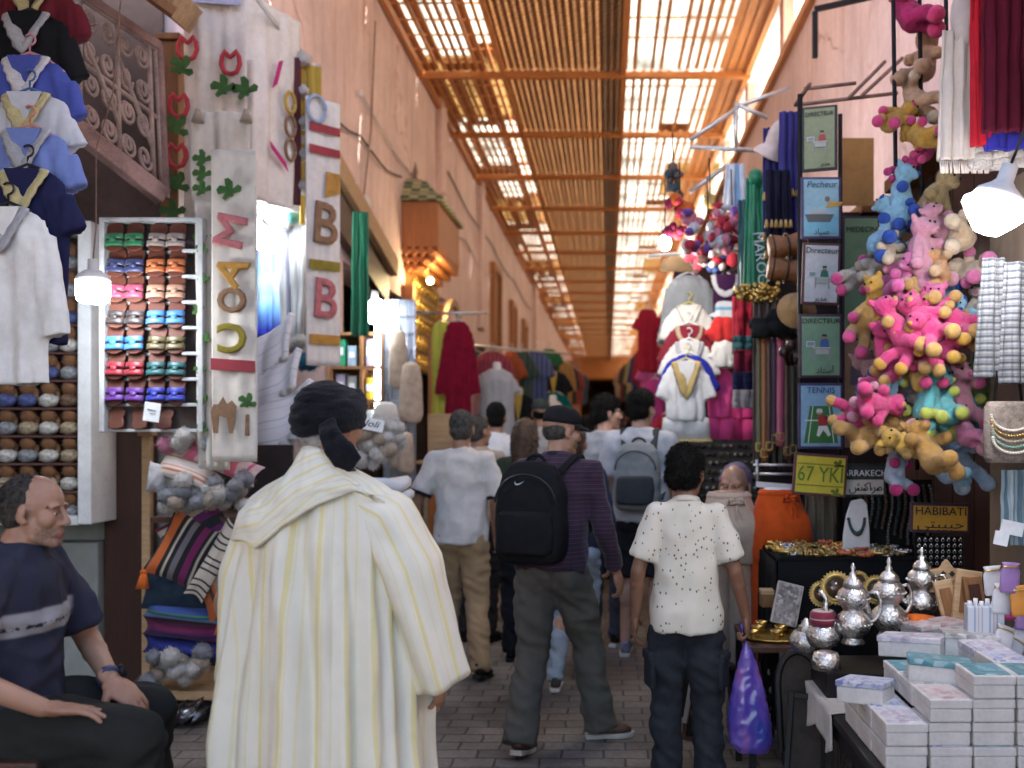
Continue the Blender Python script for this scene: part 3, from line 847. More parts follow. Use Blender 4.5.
def backpack(mats, root, Jd, size=(.30, .17, .46), off=(0, 0, 0), swoosh=None, strapm=None):
    J = Jd['J']; s = Jd['s']; up = Jd['up']
    c = lerp(J['pel'], J['neck'], .54) + V((0, -.195, 0)) + V(off)
    bk = MB(); n = 24; rings = []
    W_, D_, H_ = size
    for tt, a, d in ((0, .72, .70), (.03, .9, .9), (.12, 1, 1.05), (.4, 1, 1.0), (.7, .96, .88), (.88, .84, .72), (.97, .62, .52), (1, .4, .34)):
        rings.append([c + V((a * W_ / 2 * math.copysign(abs(math.cos(2 * PI * j / n)) ** .55, math.cos(2 * PI * j / n)), d * D_ / 2 * math.copysign(abs(math.sin(2 * PI * j / n)) ** .6, math.sin(2 * PI * j / n)), (tt - .5) * H_)) for j in range(n)])
    bk.loft(rings)
    me = remesh(bk, .009, 3, disp=lambda p: .006 * nz(p, 9) + .003 * nz(p, 24))
    bo = link('backpack', me, mats[0], root)
    pk = MB(); rings = []
    for tt, a in ((0, .8), (.06, .95), (.5, 1), (.94, .92), (1, .75)):
        rings.append([c + V((a * W_ * .42 * math.copysign(abs(math.cos(2 * PI * j / n)) ** .5, math.cos(2 * PI * j / n)), -D_ * .46 + a * .055 * math.sin(2 * PI * j / n), -H_ * .40 + tt * H_ * .42)) for j in range(n)])
    pk.loft(rings); po = link('front_pocket', remesh(pk, .009, 3, disp=lambda p: .004 * nz(p, 12)), mats[1], bo)
    zp = MB()
    zp.tube([c + V((W_ * .44 * math.cos(a), -D_ * .44 - .012 * math.sin(a), H_ * (.10 + .28 * math.sin(a)))) for a in [PI * k / 12 for k in range(13)]], .0045, 6)
    zp.build('zip', mats[2], bo)
    hd = MB(); hd.tube([c + V((.05 * math.cos(a), .05, H_ * .47 + .045 * math.sin(a))) for a in [PI * k / 8 for k in range(9)]], .009, 6); hd.build('handle', mats[1], bo)
    for i, q in ((0, -1), (1, 1)):
        S_ = Jd['SH'][i]; st = MB()
        p = [c + V((q * W_ * .3, .05, H_ * .36)), lerp(J['neck'], S_, .6) + V((0, -.05, .045)), lerp(J['neck'], S_, .62) + V((0, .02, .055)), lerp(J['neck'], S_, .66) + V((0, .115, -.03)), lerp(J['neck'], S_, .8) + V((0, .13, -.16)), S_ + V((q * -.02, .06, -.30)), c + V((q * W_ * .46, .06, -H_ * .34))]
        sm = []
        for k in range(len(p) - 1):
            for u in (0, .33, .66): sm.append(p[k].lerp(p[k + 1], u))
        sm.append(p[-1])
        st.tube(sm, .024, 8, True, .35, nx=(1, 0, 0)); st.build('strap', strapm or mats[1], bo)
    if swoosh:
        pts_up = [(-.04, .012), (-.034, -.004), (-.022, -.010), (0, -.006), (.045, .014)]
        pts_dn = [(0.0, -.014), (-.022, -.019), (-.038, -.012)]
        sw = MB(); sw.prism(pts_up + pts_dn, 0, .003, tr(c + V((-.02, -D_ * .5 - .012, H_ * .30))) @ FACE @ Matrix.Scale(.62, 4))
        sw.build('emblem', swoosh, bo)
    return bo
C_ = fabric
def sole_pt(x, D): return (x, D, 0)
# ---- man in the black cap with a backpack, mid stride
SW_STRIPE = striped('purple_striped_knit', (.022, .017, .03), [(.0, .22, (.085, .03, .06)), (.55, .62, (.05, .03, .055))], .022, attr=None, axis=2, soft=.06)
px = (552 - CX) / FPX
DK = C_((.09, .085, .075))
BPK = C_((.012, .012, .014)); BPK2 = M('backpack_trim', (.02, .02, .024), .5, .2)
D = 5.05
r, Jd = person('man in black cap and dark purple sweater striding with a black backpack', (-.285, D, 0), R(-18), dict(
    s=1.0, vox=.0065, skin=SKIN_TAN, head=(R(-42), R(-8), 0), hair='cap', hm=HAIR_GREY, capm=C_((.014, .014, .016)),
    J=dict(pel=(0, 0, .93), chest=(0, .05, 1.28), neck=(0, .09, 1.45), head=(.01, .13, 1.585)), wd=1.04, shw=.185,
    arms=[((-.07, .02, -.28), (-.03, .16, -.48)), ((.07, -.01, -.29), (.10, .10, -.52))],
    legs=[((-.09, -.03, .48), (-.08, -.22, .10)), ((.12, .19, .50), (.19, .20, .085))], feet=[R(5), R(-62)], fpitch=[R(-14), 0],
    shirt=dict(mat=SW_STRIPE, sleeve='long', hem=-.05, collar=C_((.03, .02, .035)), sw=1.05), pants=dict(mat=DK, f=1.17, hem=.074), shoe=(M('brown_leather', (.085, .045, .03), .5, .3), M('pale_sole', (.45, .42, .38), .6))))
backpack((BPK, BPK, BPK2), r, Jd, (.36, .20, .50), (-.05, .01, -.02), swoosh=WHITEP)

# ---- boy with the leaf print shirt
def leafprint():
    m, nt, b = _new('leaf_print')
    vec = coords(nt)
    vo = nd(nt, 'ShaderNodeTexVoronoi'); vo.inputs['Scale'].default_value = 38; vo.inputs['Randomness'].default_value = .75
    mp = nd(nt, 'ShaderNodeMapping'); mp.inputs['Rotation'].default_value = (0, R(30), 0); mp.inputs['Scale'].default_value = (1.25, .25, .85)
    nt.links.new(vec, mp.inputs[0]); nt.links.new(mp.outputs[0], vo.inputs['Vector'])
    sx = nd(nt, 'ShaderNodeVectorMath', operation='SUBTRACT'); nt.links.new(mp.outputs[0], sx.inputs[0])
    k = cramp(nt, vo.outputs['Distance'], [(.0, 1), (.15, 1), (.21, 0)])
    c = mixc(nt, k, (.62, .58, .50), (.14, .12, .09))
    c = mixc(nt, .3, c, cramp(nt, noisef(nt, vec, 6), [(.3, (.75, .74, .72)), (.7, (1, 1, 1))]), 'MULTIPLY')
    nt.links.new(c, b.inputs['Base Color']); b.inputs['Roughness'].default_value = .9; b.inputs['Specular IOR Level'].default_value = .15
    creases(nt, b, vec, 200, .25, .6)
    return m
JEAN = M('dark_denim', (.020, .023, .030), .85, .35, 9, .4, 260, spec=.2)
D = 4.3
r, JdB = person('boy in a white leaf print t-shirt and dark cargo jeans carrying a plastic bag', ((686 - CX) / FPX * D, D, 0), R(-4), dict(
    s=.872, vox=.006, hs=1.07, strand=5000, skin=SKIN_BROWN, hair='full', hm=HAIR_BLACK, head=(R(-20), R(-3), 0), wd=.86, shw=.150,
    arms=[((-.085, -.02, -.27), (-.10, .03, -.50)), ((.09, -.02, -.27), (.145, .03, -.50))],
    hands=[None, ((.1, .15, -1), (-1, .1, 0), (0, 1, .1), 1.25)],
    legs=[((-.10, .02, .49), (-.095, -.02, .085)), ((.105, .0, .49), (.115, -.05, .085))], feet=[R(12), R(-15)],
    shirt=dict(mat=leafprint(), sleeve='short', hem=-.10, sw=1.1, fold=.0055, collar=C_((.62, .58, .5)), prof=[(0, .218, .165), (.12, .212, .16), (.3, .19, .138), (.5, .18, .126), (.72, .18, .12), (.88, .162, .097), (.97, .11, .073), (1.03, .066, .062)]),
    pants=dict(mat=JEAN, f=1.1, hem=.07, pocket=True), shoe=(M('white_trainer', (.6, .6, .6), .55, .15), M('pale_sole2', (.6, .58, .55), .6))))

# ---- man in the cream t-shirt and khaki trousers
D = 6.5
person('man in a cream t-shirt with dark sleeve bands and khaki trousers walking away', ((461 - CX) / FPX * D, D, 0), R(-2), dict(
    s=.985, vox=.008, skin=SKIN_TAN, hair='short', hm=HAIR_GREY, head=(R(5), R(-6), 0), wd=1.02, shw=.178,
    arms=[((-.10, -.04, -.27), (-.15, .06, -.50)), ((.08, .0, -.29), (.07, .12, -.50))],
    legs=[((-.105, .16, .52), (-.12, .10, .10)), ((.10, .02, .49), (.155, -.16, .10))], feet=[R(10), R(-12)], fpitch=[0, R(-12)],
    shirt=dict(mat=C_((.58, .55, .52)), sleeve='short', hem=-.08, sw=1.1, cuff=[C_((.02, .02, .025)), C_((.42, .05, .04))]), pants=dict(mat=C_((.33, .23, .13)), f=1.08), shoe=(BLACK, BLACK)))
# ---- two men in grey t-shirts
D = 7.0
r, Jd = person('tall man in a light grey t-shirt and dark shorts with a grey backpack', ((641 - CX) / FPX * D, D, 0), R(-12), dict(
    s=1.07, vox=.009, skin=SKIN_LIGHT, hair='full', hm=HAIR_BLACK, head=(R(-25), 0, 0), wd=1.08,
    legs=[((-.1, .06, .50), (-.11, .02, .085)), ((.1, -.02, .50), (.11, -.06, .085))],
    shirt=dict(mat=C_((.40, .42, .46)), sleeve='short', hem=-.06, sw=1.15), pants=dict(mat=C_((.02, .02, .026)), short=.93), shoe=(M('blue_grey_trainer', (.25, .27, .4), .6), M('pale_sole2', (.6, .58, .55), .6))))
backpack((C_((.20, .22, .23)), C_((.045, .05, .055)), BPK2), r, Jd, (.32, .2, .46), (.01, .01, -.05))
D = 7.4
person('dark haired man in a plain grey t-shirt turning his head to the right', ((606 - CX) / FPX * D, D, 0), R(-25), dict(
    s=1.055, vox=.009, skin=SKIN_LIGHT, hair='full', hm=HAIR_BLACK, head=(R(-48), 0, 0), wd=1.05,
    shirt=dict(mat=C_((.33, .34, .37)), sleeve='short', hem=-.06, sw=1.15), pants=dict(mat=C_((.06, .07, .10)), f=1.0), shoe=(BLACK, WHITEP)))
# ---- people beyond
D = 7.5
person('grey haired man in a beige shirt just behind the man in the cream t-shirt', ((478 - CX) / FPX * D, D, 0), R(-20), dict(
    s=.97, vox=.010, skin=SKIN_TAN, hair='short', hm=HAIR_GREY, head=(R(-20), 0, 0), shirt=dict(mat=C_((.42, .34, .27)), sleeve='short', sw=1.1), pants=dict(mat=C_((.03, .03, .035))), shoe=(BLACK, BLACK)))
D = 8.3
person('dark haired man in a plain white shirt in front of the grey display torso', ((496 - CX) / FPX * D, D, 0), R(4), dict(
    s=1.04, vox=.011, skin=SKIN_TAN, hair='short', hm=HAIR_BLACK, wd=1.05, shirt=dict(mat=C_((.72, .73, .76)), sleeve='short', sw=1.15), pants=dict(mat=C_((.02, .02, .024))), shoe=(BLACK, BLACK)))
D = 6.9
person('woman with long brown hair and a dark green top in the crowd', ((525 - CX) / FPX * D, D, 0), R(-6), dict(
    s=.955, vox=.009, skin=SKIN_LIGHT, hair='long', hm=HAIR_BROWN, wd=.92, shw=.165, shirt=dict(mat=C_((.045, .055, .035)), sleeve='short'), pants=dict(mat=C_((.02, .02, .025)), f=1.05), shoe=(BLACK, BLACK)))
D = 6.1
person('person in pale blue jeans and dark trainers hidden behind the capped man', ((574 - CX) / FPX * D, D, 0), R(-8), dict(
    s=.93, vox=.010, skin=SKIN_LIGHT, hair='short', hm=HAIR_BROWN, wd=.9, shw=.165, shirt=dict(mat=C_((.035, .04, .075)), sleeve='long'),
    legs=[((-.10, .14, .50), (-.12, -.02, .09)), ((.09, .10, .50), (.06, .12, .085))],
    pants=dict(mat=M('pale_denim', (.30, .38, .48), .85, .2, 9, .4, 240, spec=.2), f=.88), shoe=(M('dark_trainer', (.06, .06, .065), .6), M('pale_sole2', (.6, .58, .55), .6))))
D = 9.6
person('person wearing a dark green cap beyond the brown haired woman', ((541 - CX) / FPX * D, D, 0), R(10), dict(
    s=1.07, vox=.012, skin=SKIN_TAN, hair='cap', hm=HAIR_BLACK, capm=C_((.05, .065, .06)), shirt=dict(mat=C_((.5, .48, .46)), sleeve='short'), pants=dict(mat=C_((.03, .03, .035))), shoe=(BLACK, BLACK)))

CROWD = ((588, 9.8, .99, 'short', HAIR_BLACK, (.10, .10, .13), (.03, .03, .04), SKIN_TAN, 'dark haired person in a charcoal shirt farther down the alley'),
 (618, 10.6, 1.02, 'short', HAIR_BROWN, (.30, .10, .09), (.04, .05, .09), SKIN_LIGHT, 'person in a brick red shirt farther down the alley'),
 (560, 11.4, .98, 'full', HAIR_BLACK, (.06, .09, .16), (.02, .02, .02), SKIN_TAN, 'person in a dark blue shirt farther down the alley'),
 (600, 13.5, 1.0, 'long', HAIR_BLACK, (.35, .30, .22), (.10, .07, .05), SKIN_LIGHT, 'woman with black hair and a sand coloured top far down the alley'),
 (574, 15.5, 1.0, 'short', HAIR_GREY, (.45, .44, .42), (.05, .05, .06), SKIN_TAN, 'grey haired person in a pale shirt far down the alley'),
 (627, 14.2, .97, 'full', HAIR_BLACK, (.05, .05, .05), (.03, .03, .03), SKIN_BROWN, 'person dressed in black far down the alley on the right'))
for k, (px, D, s_, hr_, hm_, c1, c2, sk_, lab) in enumerate(CROWD):
    person(lab, ((px - CX) / FPX * D, D, 0), R(random.uniform(-15, 15)), dict(s=s_, vox=.014, cvox=.018, skin=sk_, hair=hr_, hm=hm_, strand=200, shirt=dict(mat=C_(c1), sleeve='short'), pants=dict(mat=C_(c2)), shoe=(BLACK, BLACK)), 'people far down the alley')

# ---- seated man on the left
TEEN = M('navy_tee', (.033, .036, .058), .9, .25, 8, .3, 220, spec=.15)
def chest_band():
    m, nt, b = _new('navy_tee_band')
    vec = coords(nt); sx = nd(nt, 'ShaderNodeSeparateXYZ'); nt.links.new(vec, sx.inputs[0])
    def step(sock, a, bb):
        r_ = cramp(nt, sock, [(0, 0), (1, 1)]); return r_
    mr = nd(nt, 'ShaderNodeMapRange'); mr.inputs[1].default_value = .8; mr.inputs[2].default_value = 1.8; nt.links.new(sx.outputs[2], mr.inputs[0])
    base = (.033, .036, .058)
    z0 = 1.04
    f = lambda z: (z - .8)
    c = cramp(nt, mr.outputs[0], [(0, base), (f(z0), base), (f(z0 + .004), (.33, .34, .36)), (f(z0 + .066), (.36, .37, .39)), (f(z0 + .07), base)])
    # printed words read as a broken dark line
    br = nd(nt, 'ShaderNodeTexNoise'); br.inputs['Scale'].default_value = 55; nt.links.new(vec, br.inputs['Vector'])
    ln = cramp(nt, mr.outputs[0], [(0, 0), (f(z0 + .018), 0), (f(z0 + .020), 1), (f(z0 + .030), 1), (f(z0 + .032), 0)])
    k = mixc(nt, 1, ln, cramp(nt, br.outputs['Fac'], [(.48, 0), (.52, 1)]), 'MULTIPLY')
    c = mixc(nt, k, c, (.03, .03, .04))
    c = mixc(nt, .4, c, cramp(nt, noisef(nt, vec, 8), [(.3, (.7, .7, .7)), (.7, (1, 1, 1))]), 'MULTIPLY')
    sb = nd(nt, 'ShaderNodeMath', operation='SUBTRACT'); sb.inputs[1].default_value = .04; nt.links.new(sx.outputs[0], sb.inputs[0])
    ab = nd(nt, 'ShaderNodeMath', operation='ABSOLUTE'); nt.links.new(sb.outputs[0], ab.inputs[0])
    c = mixc(nt, cramp(nt, ab.outputs[0], [(.192, 0), (.198, 1)]), c, base)
    nt.links.new(c, b.inputs['Base Color']); b.inputs['Roughness'].default_value = .9; b.inputs['Specular IOR Level'].default_value = .15
    creases(nt, b, vec, 220, .25, 1)
    return m
D = 2.85
SEAT_Z = .72
rs, JdS = person('balding man in a navy t-shirt sitting with his hands on his lap', ((10 - CX) / FPX * D, D, 0), R(-84), dict(
    s=1.0, vox=.0055, cvox=.010, skin=SKIN_TAN, stub=M('stubble_skin', (.275, .165, .115), .65, .3, 160), hair='receding', hm=M('hair_dark_grey', (.060, .053, .048), .85, .5, 60, .9, 160, spec=.08), head=(R(-3), R(-5), 0), wd=1.08, shw=.185, hs=.87, belly=.02, strand=700,
    J=dict(pel=(0, -.03, .805), chest=(0, -.0, 1.09), neck=(0, .02, 1.262), head=(0, .07, 1.372)),
    arms=[((-.07, .10, -.25), (.14, .245, -.325)), ((.09, -.04, -.215), (.02, .165, -.335))],
    hands=[((.25, .8, -.62), (-.3, -.2, -1), (.8, -.5, -.2), .45), ((-.30, 1, -.16), (.1, -.1, -1), (-1, -.35, 0), .22)],
    legs=[((-.12, .335, .765), (-.12, .33, .36)), ((.13, .385, .758), (.14, .37, .35))], feet=[R(5), R(-5)],
    shirt=dict(mat=chest_band(), sleeve='short', hem=-.05, sw=1.2, fold=.010, collar=TEEN), pants=dict(mat=C_((.02, .021, .019)), f=1.12), shoe=(BLACK, BLACK)))
wb = MB(); a, b_ = JdS['EL'][0], JdS['WR'][0]; d_ = (b_ - a).normalized(); p0 = lerp(a, b_, .93)
wb.tube([p0 - d_ * .011, p0 + d_ * .011], .034, 20); wo = wb.build('watch', M('blue_strap', (.03, .04, .09), .6), rs)
fb = MB(); side = V((-1, 0, .5)); side = (side - d_ * side.dot(d_)).normalized()
fb.tube([p0 + side * .030, p0 + side * .045], .019, 16); fb.build('watch_face', BLACK, wo)
# what he sits on
t = thing('high_stool', 'dark wooden stool under the seated man', 'stool', ((10 - CX) / FPX * D, D, 0))
mb = MB(); mb.box((-.02, 0, SEAT_Z - .02), (.42, .40, .05)); mb.build('seat', WOODD, t, bevel=.012)
for a_ in (-1, 1):
    for b__ in (-1, 1):
        mb = MB(); mb.bar((a_ * .15, b__ * .14, SEAT_Z - .04), (a_ * .2, b__ * .19, 0), .045); mb.build('leg', WOODD, t)
mb = MB()
mb.bar((.185, -.19, .38), (.185, .19, .38), .03); mb.bar((-.185, -.19, .38), (-.185, .19, .38), .03); mb.bar((-.19, .175, .40), (.19, .175, .40), .03); mb.build('rung', WOODD, t)
# foot rest he props his shoes on
t = thing('low_crate', 'low dark wooden crate under the seated man\'s feet', 'crate', ((10 - CX) / FPX * D + .45, D, 0))
mb = MB(); mb.box((0, 0, .13), (.36, .5, .26)); mb.build('crate_body', WOODD, t, bevel=.01)

# ---- the old man in the striped djellaba
def djellaba_cloth():
    W0 = (.74, .715, .60)
    m = striped('djellaba_stripe', W0, [(.05, .18, (.72, .65, .34)), (.25, .28, (.73, .68, .46)), (.55, .60, (.73, .68, .46))], .075, rough=.8, soft=.02)
    return m
DJ = djellaba_cloth()
DJH = striped('djellaba_hood_stripe', (.74, .715, .60), [(.05, .2, (.72, .65, .34)), (.5, .55, (.7, .64, .4))], .075, rough=.8, soft=.02)
D = 3.0
dx = (327 - CX) / FPX * D
dj = thing('person', 'old man in a cream djellaba with yellow stripes and a black turban', 'person', (dx, D, 0), R(-5))
b = MB()
Mh = tr(.0, .03, 1.622) @ rz(R(-24)) @ rx(R(-4))
hnd = MB(); headshape(b, Mh, 1.0)
b.caps((0, -.02, 1.36), (.01, .0, 1.58), .07, .055); b.caps((0, 0, .9), (0, 0, 1.32), .12, .12)
SHD = [V((-.17, 0, 1.35)), V((.17, 0, 1.35))]; ELD = [V((-.29, -.04, 1.09)), V((.30, -.03, 1.10))]; WRD = [V((-.28, .06, .86)), V((.325, .06, .88))]
for i, q in ((0, -1), (1, 1)):
    b.caps((0, 0, 1.32), SHD[i], .08, .05); b.caps(SHD[i], ELD[i], .05, .042); b.caps(ELD[i], WRD[i], .042, .028)
    hand(hnd, WRD[i], V((.02 * q, .10, -1)), V((-q, .15, 0)), V((0, 1, .1)), 1.06, .75)
    b.caps((q * .09, 0, .9), (q * .1, .02, .5), .09, .06); b.caps((q * .1, .02, .5), (q * .1, -.02, .09), .06, .04); b.caps((q * .1, -.02, .08), (q * .1, .10, .045), .04, .03)
link('body', joinmesh([remesh(b, .0055, 3), remesh(hnd, .0031, 2, .35)], 'body'), [SKIN_TAN], dj)
hb = MB(); hb.ell(Mh @ V((0, -.035, -.02)), (.078, .075, .07)); hb.ell(Mh @ V((0, .055, -.09)), (.05, .05, .055))
link('hair', remesh(hb, .006, 2, disp=lambda c: .004 * nz(c, 50)), M('white_hair', (.42, .41, .40), .7, .35, 40, .8, 150), dj)
# robe: one lofted cloth with folds that deepen towards the hem
robe = MB()
n, mz = 180, 90
def robe_pt(a, t):
    z = lerp(.10, 1.50, t)
    w_ = ramp(z, [(.1, .315), (.6, .298), (.95, .276), (1.15, .266), (1.28, .258), (1.36, .244), (1.41, .225), (1.45, .18), (1.48, .13), (1.5, .088)])
    d_ = ramp(z, [(.1, .25), (.6, .22), (1.05, .19), (1.28, .165), (1.38, .135), (1.45, .105), (1.5, .08)])
    zz = z - .02 * max(0, t - .86) / .14 * abs(math.cos(a)) ** 2
    ca, sa = math.cos(a), math.sin(a)
    x, y = w_ * math.copysign(abs(ca) ** .9, ca), d_ * math.copysign(abs(sa) ** .9, sa)
    dep = ramp(t, [(0, 1.15), (.5, .95), (.8, .55), (.92, .2), (1, 0)])
    ph = 1.6 * noise.noise(V((ca * 1.3, sa * 1.3, t * 1.1)))
    fo = .020 * math.sin(a * 13 + ph * 2.2 + 1.3 * t) + .015 * math.sin(a * 23 + ph * 4 - t * 2) + .026 * noise.noise(V((ca * 3.5, sa * 3.5, t * 1.6)))
    fo = fo * dep + (.012 * noise.noise(V((ca * 6, sa * 6, z * 5))) + .016 * (.25 - abs(noise.noise(V((ca * 3.2 + z * 1.5, sa * 3 + 4, z * 3.2 - ca * 2)))))) * min(1, (1 - t) * 6)
    k = 1 + fo / max(.1, math.hypot(x, y))
    return V((x * k, y * k - .01, zz))
rings = []; uvs = []
for i in range(mz + 1):
    t_ = i / mz; rg = [robe_pt(2 * PI * j / n, t_) for j in range(n)]
    rings.append(rg)
    w_ = ramp(t_, [(0, .315), (.6, .29), (.87, .26), (1, .2)])
    for j in range(n):
        a = 2 * PI * j / n
        # stripes run down the cloth: measure across the back panel, flat at the centre
        uvs.append(((a / (2 * PI)) * 1.66, t_ * 1.4))
robe.loft(rings, (False, False), uv=uvs)
def sleeve(q, pts, radii, flat, ups):
    n2 = 40; prev = None; rg = []; uv = []; L = 0
    pts = [V(p) for p in pts]
    fine = []; fr_ = []
    for k in range(len(pts) - 1):
        for u in range(8): fine.append(pts[k].lerp(pts[k + 1], u / 8)); fr_.append(lerp(radii[k], radii[k + 1], u / 8))
    fine.append(pts[-1]); fr_.append(radii[-1])
    for k, p in enumerate(fine):
        tg = (fine[min(k + 1, len(fine) - 1)] - fine[max(k - 1, 0)]).normalized()
        x = V((0, 1, 0)); x = (x - tg * x.dot(tg)).normalized(); y = tg.cross(x)
        tt = k / (len(fine) - 1)
        ring = []
        for j in range(n2):
            a = 2 * PI * j / n2
            r_ = fr_[k] * (1 + .10 * math.sin(a * 5 + tt * 5 + q) * (.3 + tt) + .06 * noise.noise(V((math.cos(a) * 2, math.sin(a) * 2, tt * 7 + q))))
            ring.append(p + x * math.cos(a) * r_ * 1.25 + y * math.sin(a) * r_ * flat)
            uv.append((a / (2 * PI) * .62 + .03, tt))
        rg.append(ring)
    robe.loft(rg, (False, False), uv=uv)
sleeve(1, [(.10, -.01, 1.38), (.185, -.012, 1.34), (.255, -.012, 1.20), (.305, 0, 1.02), (.345, .02, .86)], [.085, .105, .112, .105, .10], .80, None)
sleeve(-1, [(-.10, -.01, 1.38), (-.175, -.012, 1.33), (-.222, -.012, 1.18), (-.248, 0, 1.0), (-.268, .02, .85)], [.08, .098, .10, .095, .09], .78, None)
ro = robe.build('djellaba', DJ, dj, solid=.004)
# hood lying down the back, its point to the left
hd = MB()
def robe_w(z): return ramp(z, [(.1, .315), (.95, .276), (1.15, .266), (1.28, .258), (1.36, .244), (1.41, .225), (1.45, .18), (1.48, .13), (1.5, .088)])
def robe_d(z): return ramp(z, [(1.05, .19), (1.28, .165), (1.38, .135), (1.45, .105), (1.5, .08)])
def hood(u, v):
    """u across the shoulders, v from the neck down to the fold; it lies on the back of the robe"""
    e = abs(u - .5) * 2
    drop = .06 + .165 * max(0, 1 - abs(u - .20) / .6) + .05 * max(0, 1 - e)
    z = 1.555 - drop * v - .10 * e ** 1.7
    x = lerp(-.235, .215, u) * (1 - .62 * (1 - v) ** 1.3)
    zz = min(z, 1.5); w_, d_ = robe_w(zz), robe_d(zz)
    y = -d_ * math.sqrt(max(.0, 1 - min(1, abs(x) / (w_ + .02)) ** 2)) - .026 - .030 * math.sin(PI * min(1, v * 1.05)) * (1 - .6 * e) - .012 * v
    return V((x, y + .010 * noise.noise(V((u * 6, v * 5, 3))) + .005 * noise.noise(V((u * 15, v * 13, 7))), z + .012 * noise.noise(V((u * 5, v * 3, 9)))))
hd.grid(hood, 44, 22, uvf=lambda u, v: (v * .30 + u * .10, u))
hd.build('hood', DJH, dj, solid=.012)
cl = MB()
cl.tube([V((.068 * math.cos(a), .066 * math.sin(a) + .008, 1.525 + .012 * math.sin(a * 2) - .012 * math.sin(a))) for a in [2 * PI * k / 28 for k in range(29)]], .014, 10)
cl.build('hood_collar', DJH, dj)
tu = MB()
Q = Mh
for k in range(5):
    zc = -.004 + .020 * k; a0 = k * 1.2; tilt = .12 * math.sin(k * 2.1)
    pts = []
    for i in range(41):
        a = a0 + 2 * PI * i / 40
        rw = (.088, .092, .093, .090, .080)[k]
        pts.append(Q @ V((rw * math.cos(a), -.01 + rw * 1.17 * math.sin(a), zc + .022 * math.sin(a) + tilt * rw * math.cos(a + k) + .004 * math.sin(a * 5 + k))))
    tu.tube(pts, .019, 10, True, .75)
tu.ell(Q @ V((0, -.018, .05)), (.090, .108, .082), Q.to_3x3().to_4x4(), 24, 14)
me = remesh(tu, .005, 2, disp=lambda c: .0035 * noise.noise(V((c.x * 22, c.y * 22, c.z * 95))))
TURB = M('black_turban', (.010, .010, .013), .9, .4, 20, .5, 150, spec=.1, sheen=.1)
to = link('turban', me, TURB, dj)
tl = MB(); tl.tube([V((.03, -.085, 1.63)), V((.05, -.115, 1.595)), V((.075, -.135, 1.56)), V((.10, -.14, 1.535)), V((.135, -.13, 1.505))], [.03, .034, .040, .044, .03], 14, True, .28, nx=(1, 0, .4))
link('turban_tail', remesh(tl, .006, 2, disp=lambda c: .004 * nz(c, 30)), TURB, to)
for q in (-1, 1):
    s_ = MB(); s_.prism([(-.04, -.08), (.04, -.08), (.045, .1), (0, .19), (-.045, .1)], 0, .03, tr(q * .1, -.02, 0)); s_.ell((q * .1, .08, .045), (.04, .09, .035)); s_.build('slipper', M('yellow_leather', (.5, .36, .08), .5), dj)
# ================================================================ makers shared by the stalls
ORD = ['top', 'second', 'third', 'fourth', 'fifth', 'sixth', 'seventh', 'eighth', 'ninth', 'tenth', 'eleventh', 'twelfth']
def sx(px, D): return px / FPX * D            # a length seen as px pixels at distance D

def top_mesh(w, h, slv, depth=.055, flare=1.0, slope=.05, seed=0, neckw=.075, slw=.07, fold=.012):
    b = MB(); n = 48; rings = []; uv = []
    m = 26
    for i in range(m + 1):
        t = i / m; z = -h * (1 - t)
        hw = w / 2 * ramp(t, [(0, flare), (.5, lerp(flare, 1, .6)), (.8, 1), (.93, .98), (1, .9)])
        dp = depth * ramp(t, [(0, 1.25), (.6, 1.1), (.85, 1), (1, .45)])
        rg = []
        for j in range(n):
            a = 2 * PI * j / n; ca, sa = math.cos(a), math.sin(a)
            f = fold * (1.1 - t) * (math.sin(ca * 9 + seed * 2.1 + .8 * t) + .7 * math.sin(ca * 17 + seed + 2 * t)) + .009 * noise.noise(V((ca * 4 + seed, sa * 2, t * 6)))
            x = hw * math.copysign(abs(ca) ** .8, ca)
            sl = slope * max(0, (abs(x) - neckw)) / max(.01, w / 2 - neckw) * ramp(t, [(.7, 0), (1, 1)])
            rg.append(V((x, (dp + f) * sa, z - sl))); uv.append((x, z))
        rings.append(rg)
    rings.append([V((p.x * neckw / (w / 2) * .9, p.y * .8, .012)) for p in rings[-1]]); uv += [(p.x, 0) for p in rings[-1]]
    b.loft(rings, (True, True), uv=uv)
    if slv:
        for q in (-1, 1):
            a = V((q * w * .40, 0, -slope - .055)); dr = .34 if slv < .3 else .14; e = a + V((q * slv * dr, -.01, -slv * (1 - dr * dr) ** .5))
            pts = [a.lerp(e, k / 6) for k in range(7)]
            b.tube(pts, [slw * (.8 + .12 * k / 6) for k in range(7)], 14, True, .5, nx=(q * .9, 0, .45))
    return b

def hanger_mesh(w, z=0.0):
    b = MB()
    b.tube([(-w * .42, 0, z - .05), (-w * .2, 0, z + .005), (0, 0, z + .03), (w * .2, 0, z + .005), (w * .42, 0, z - .05)], .007, 6)
    b.tube([(0, 0, z + .03), (0, 0, z + .06)] + [(.022 * math.sin(a), 0, z + .082 - .022 * math.cos(a)) for a in [R(20) + R(30) * k for k in range(8)]], .0045, 6)
    return b

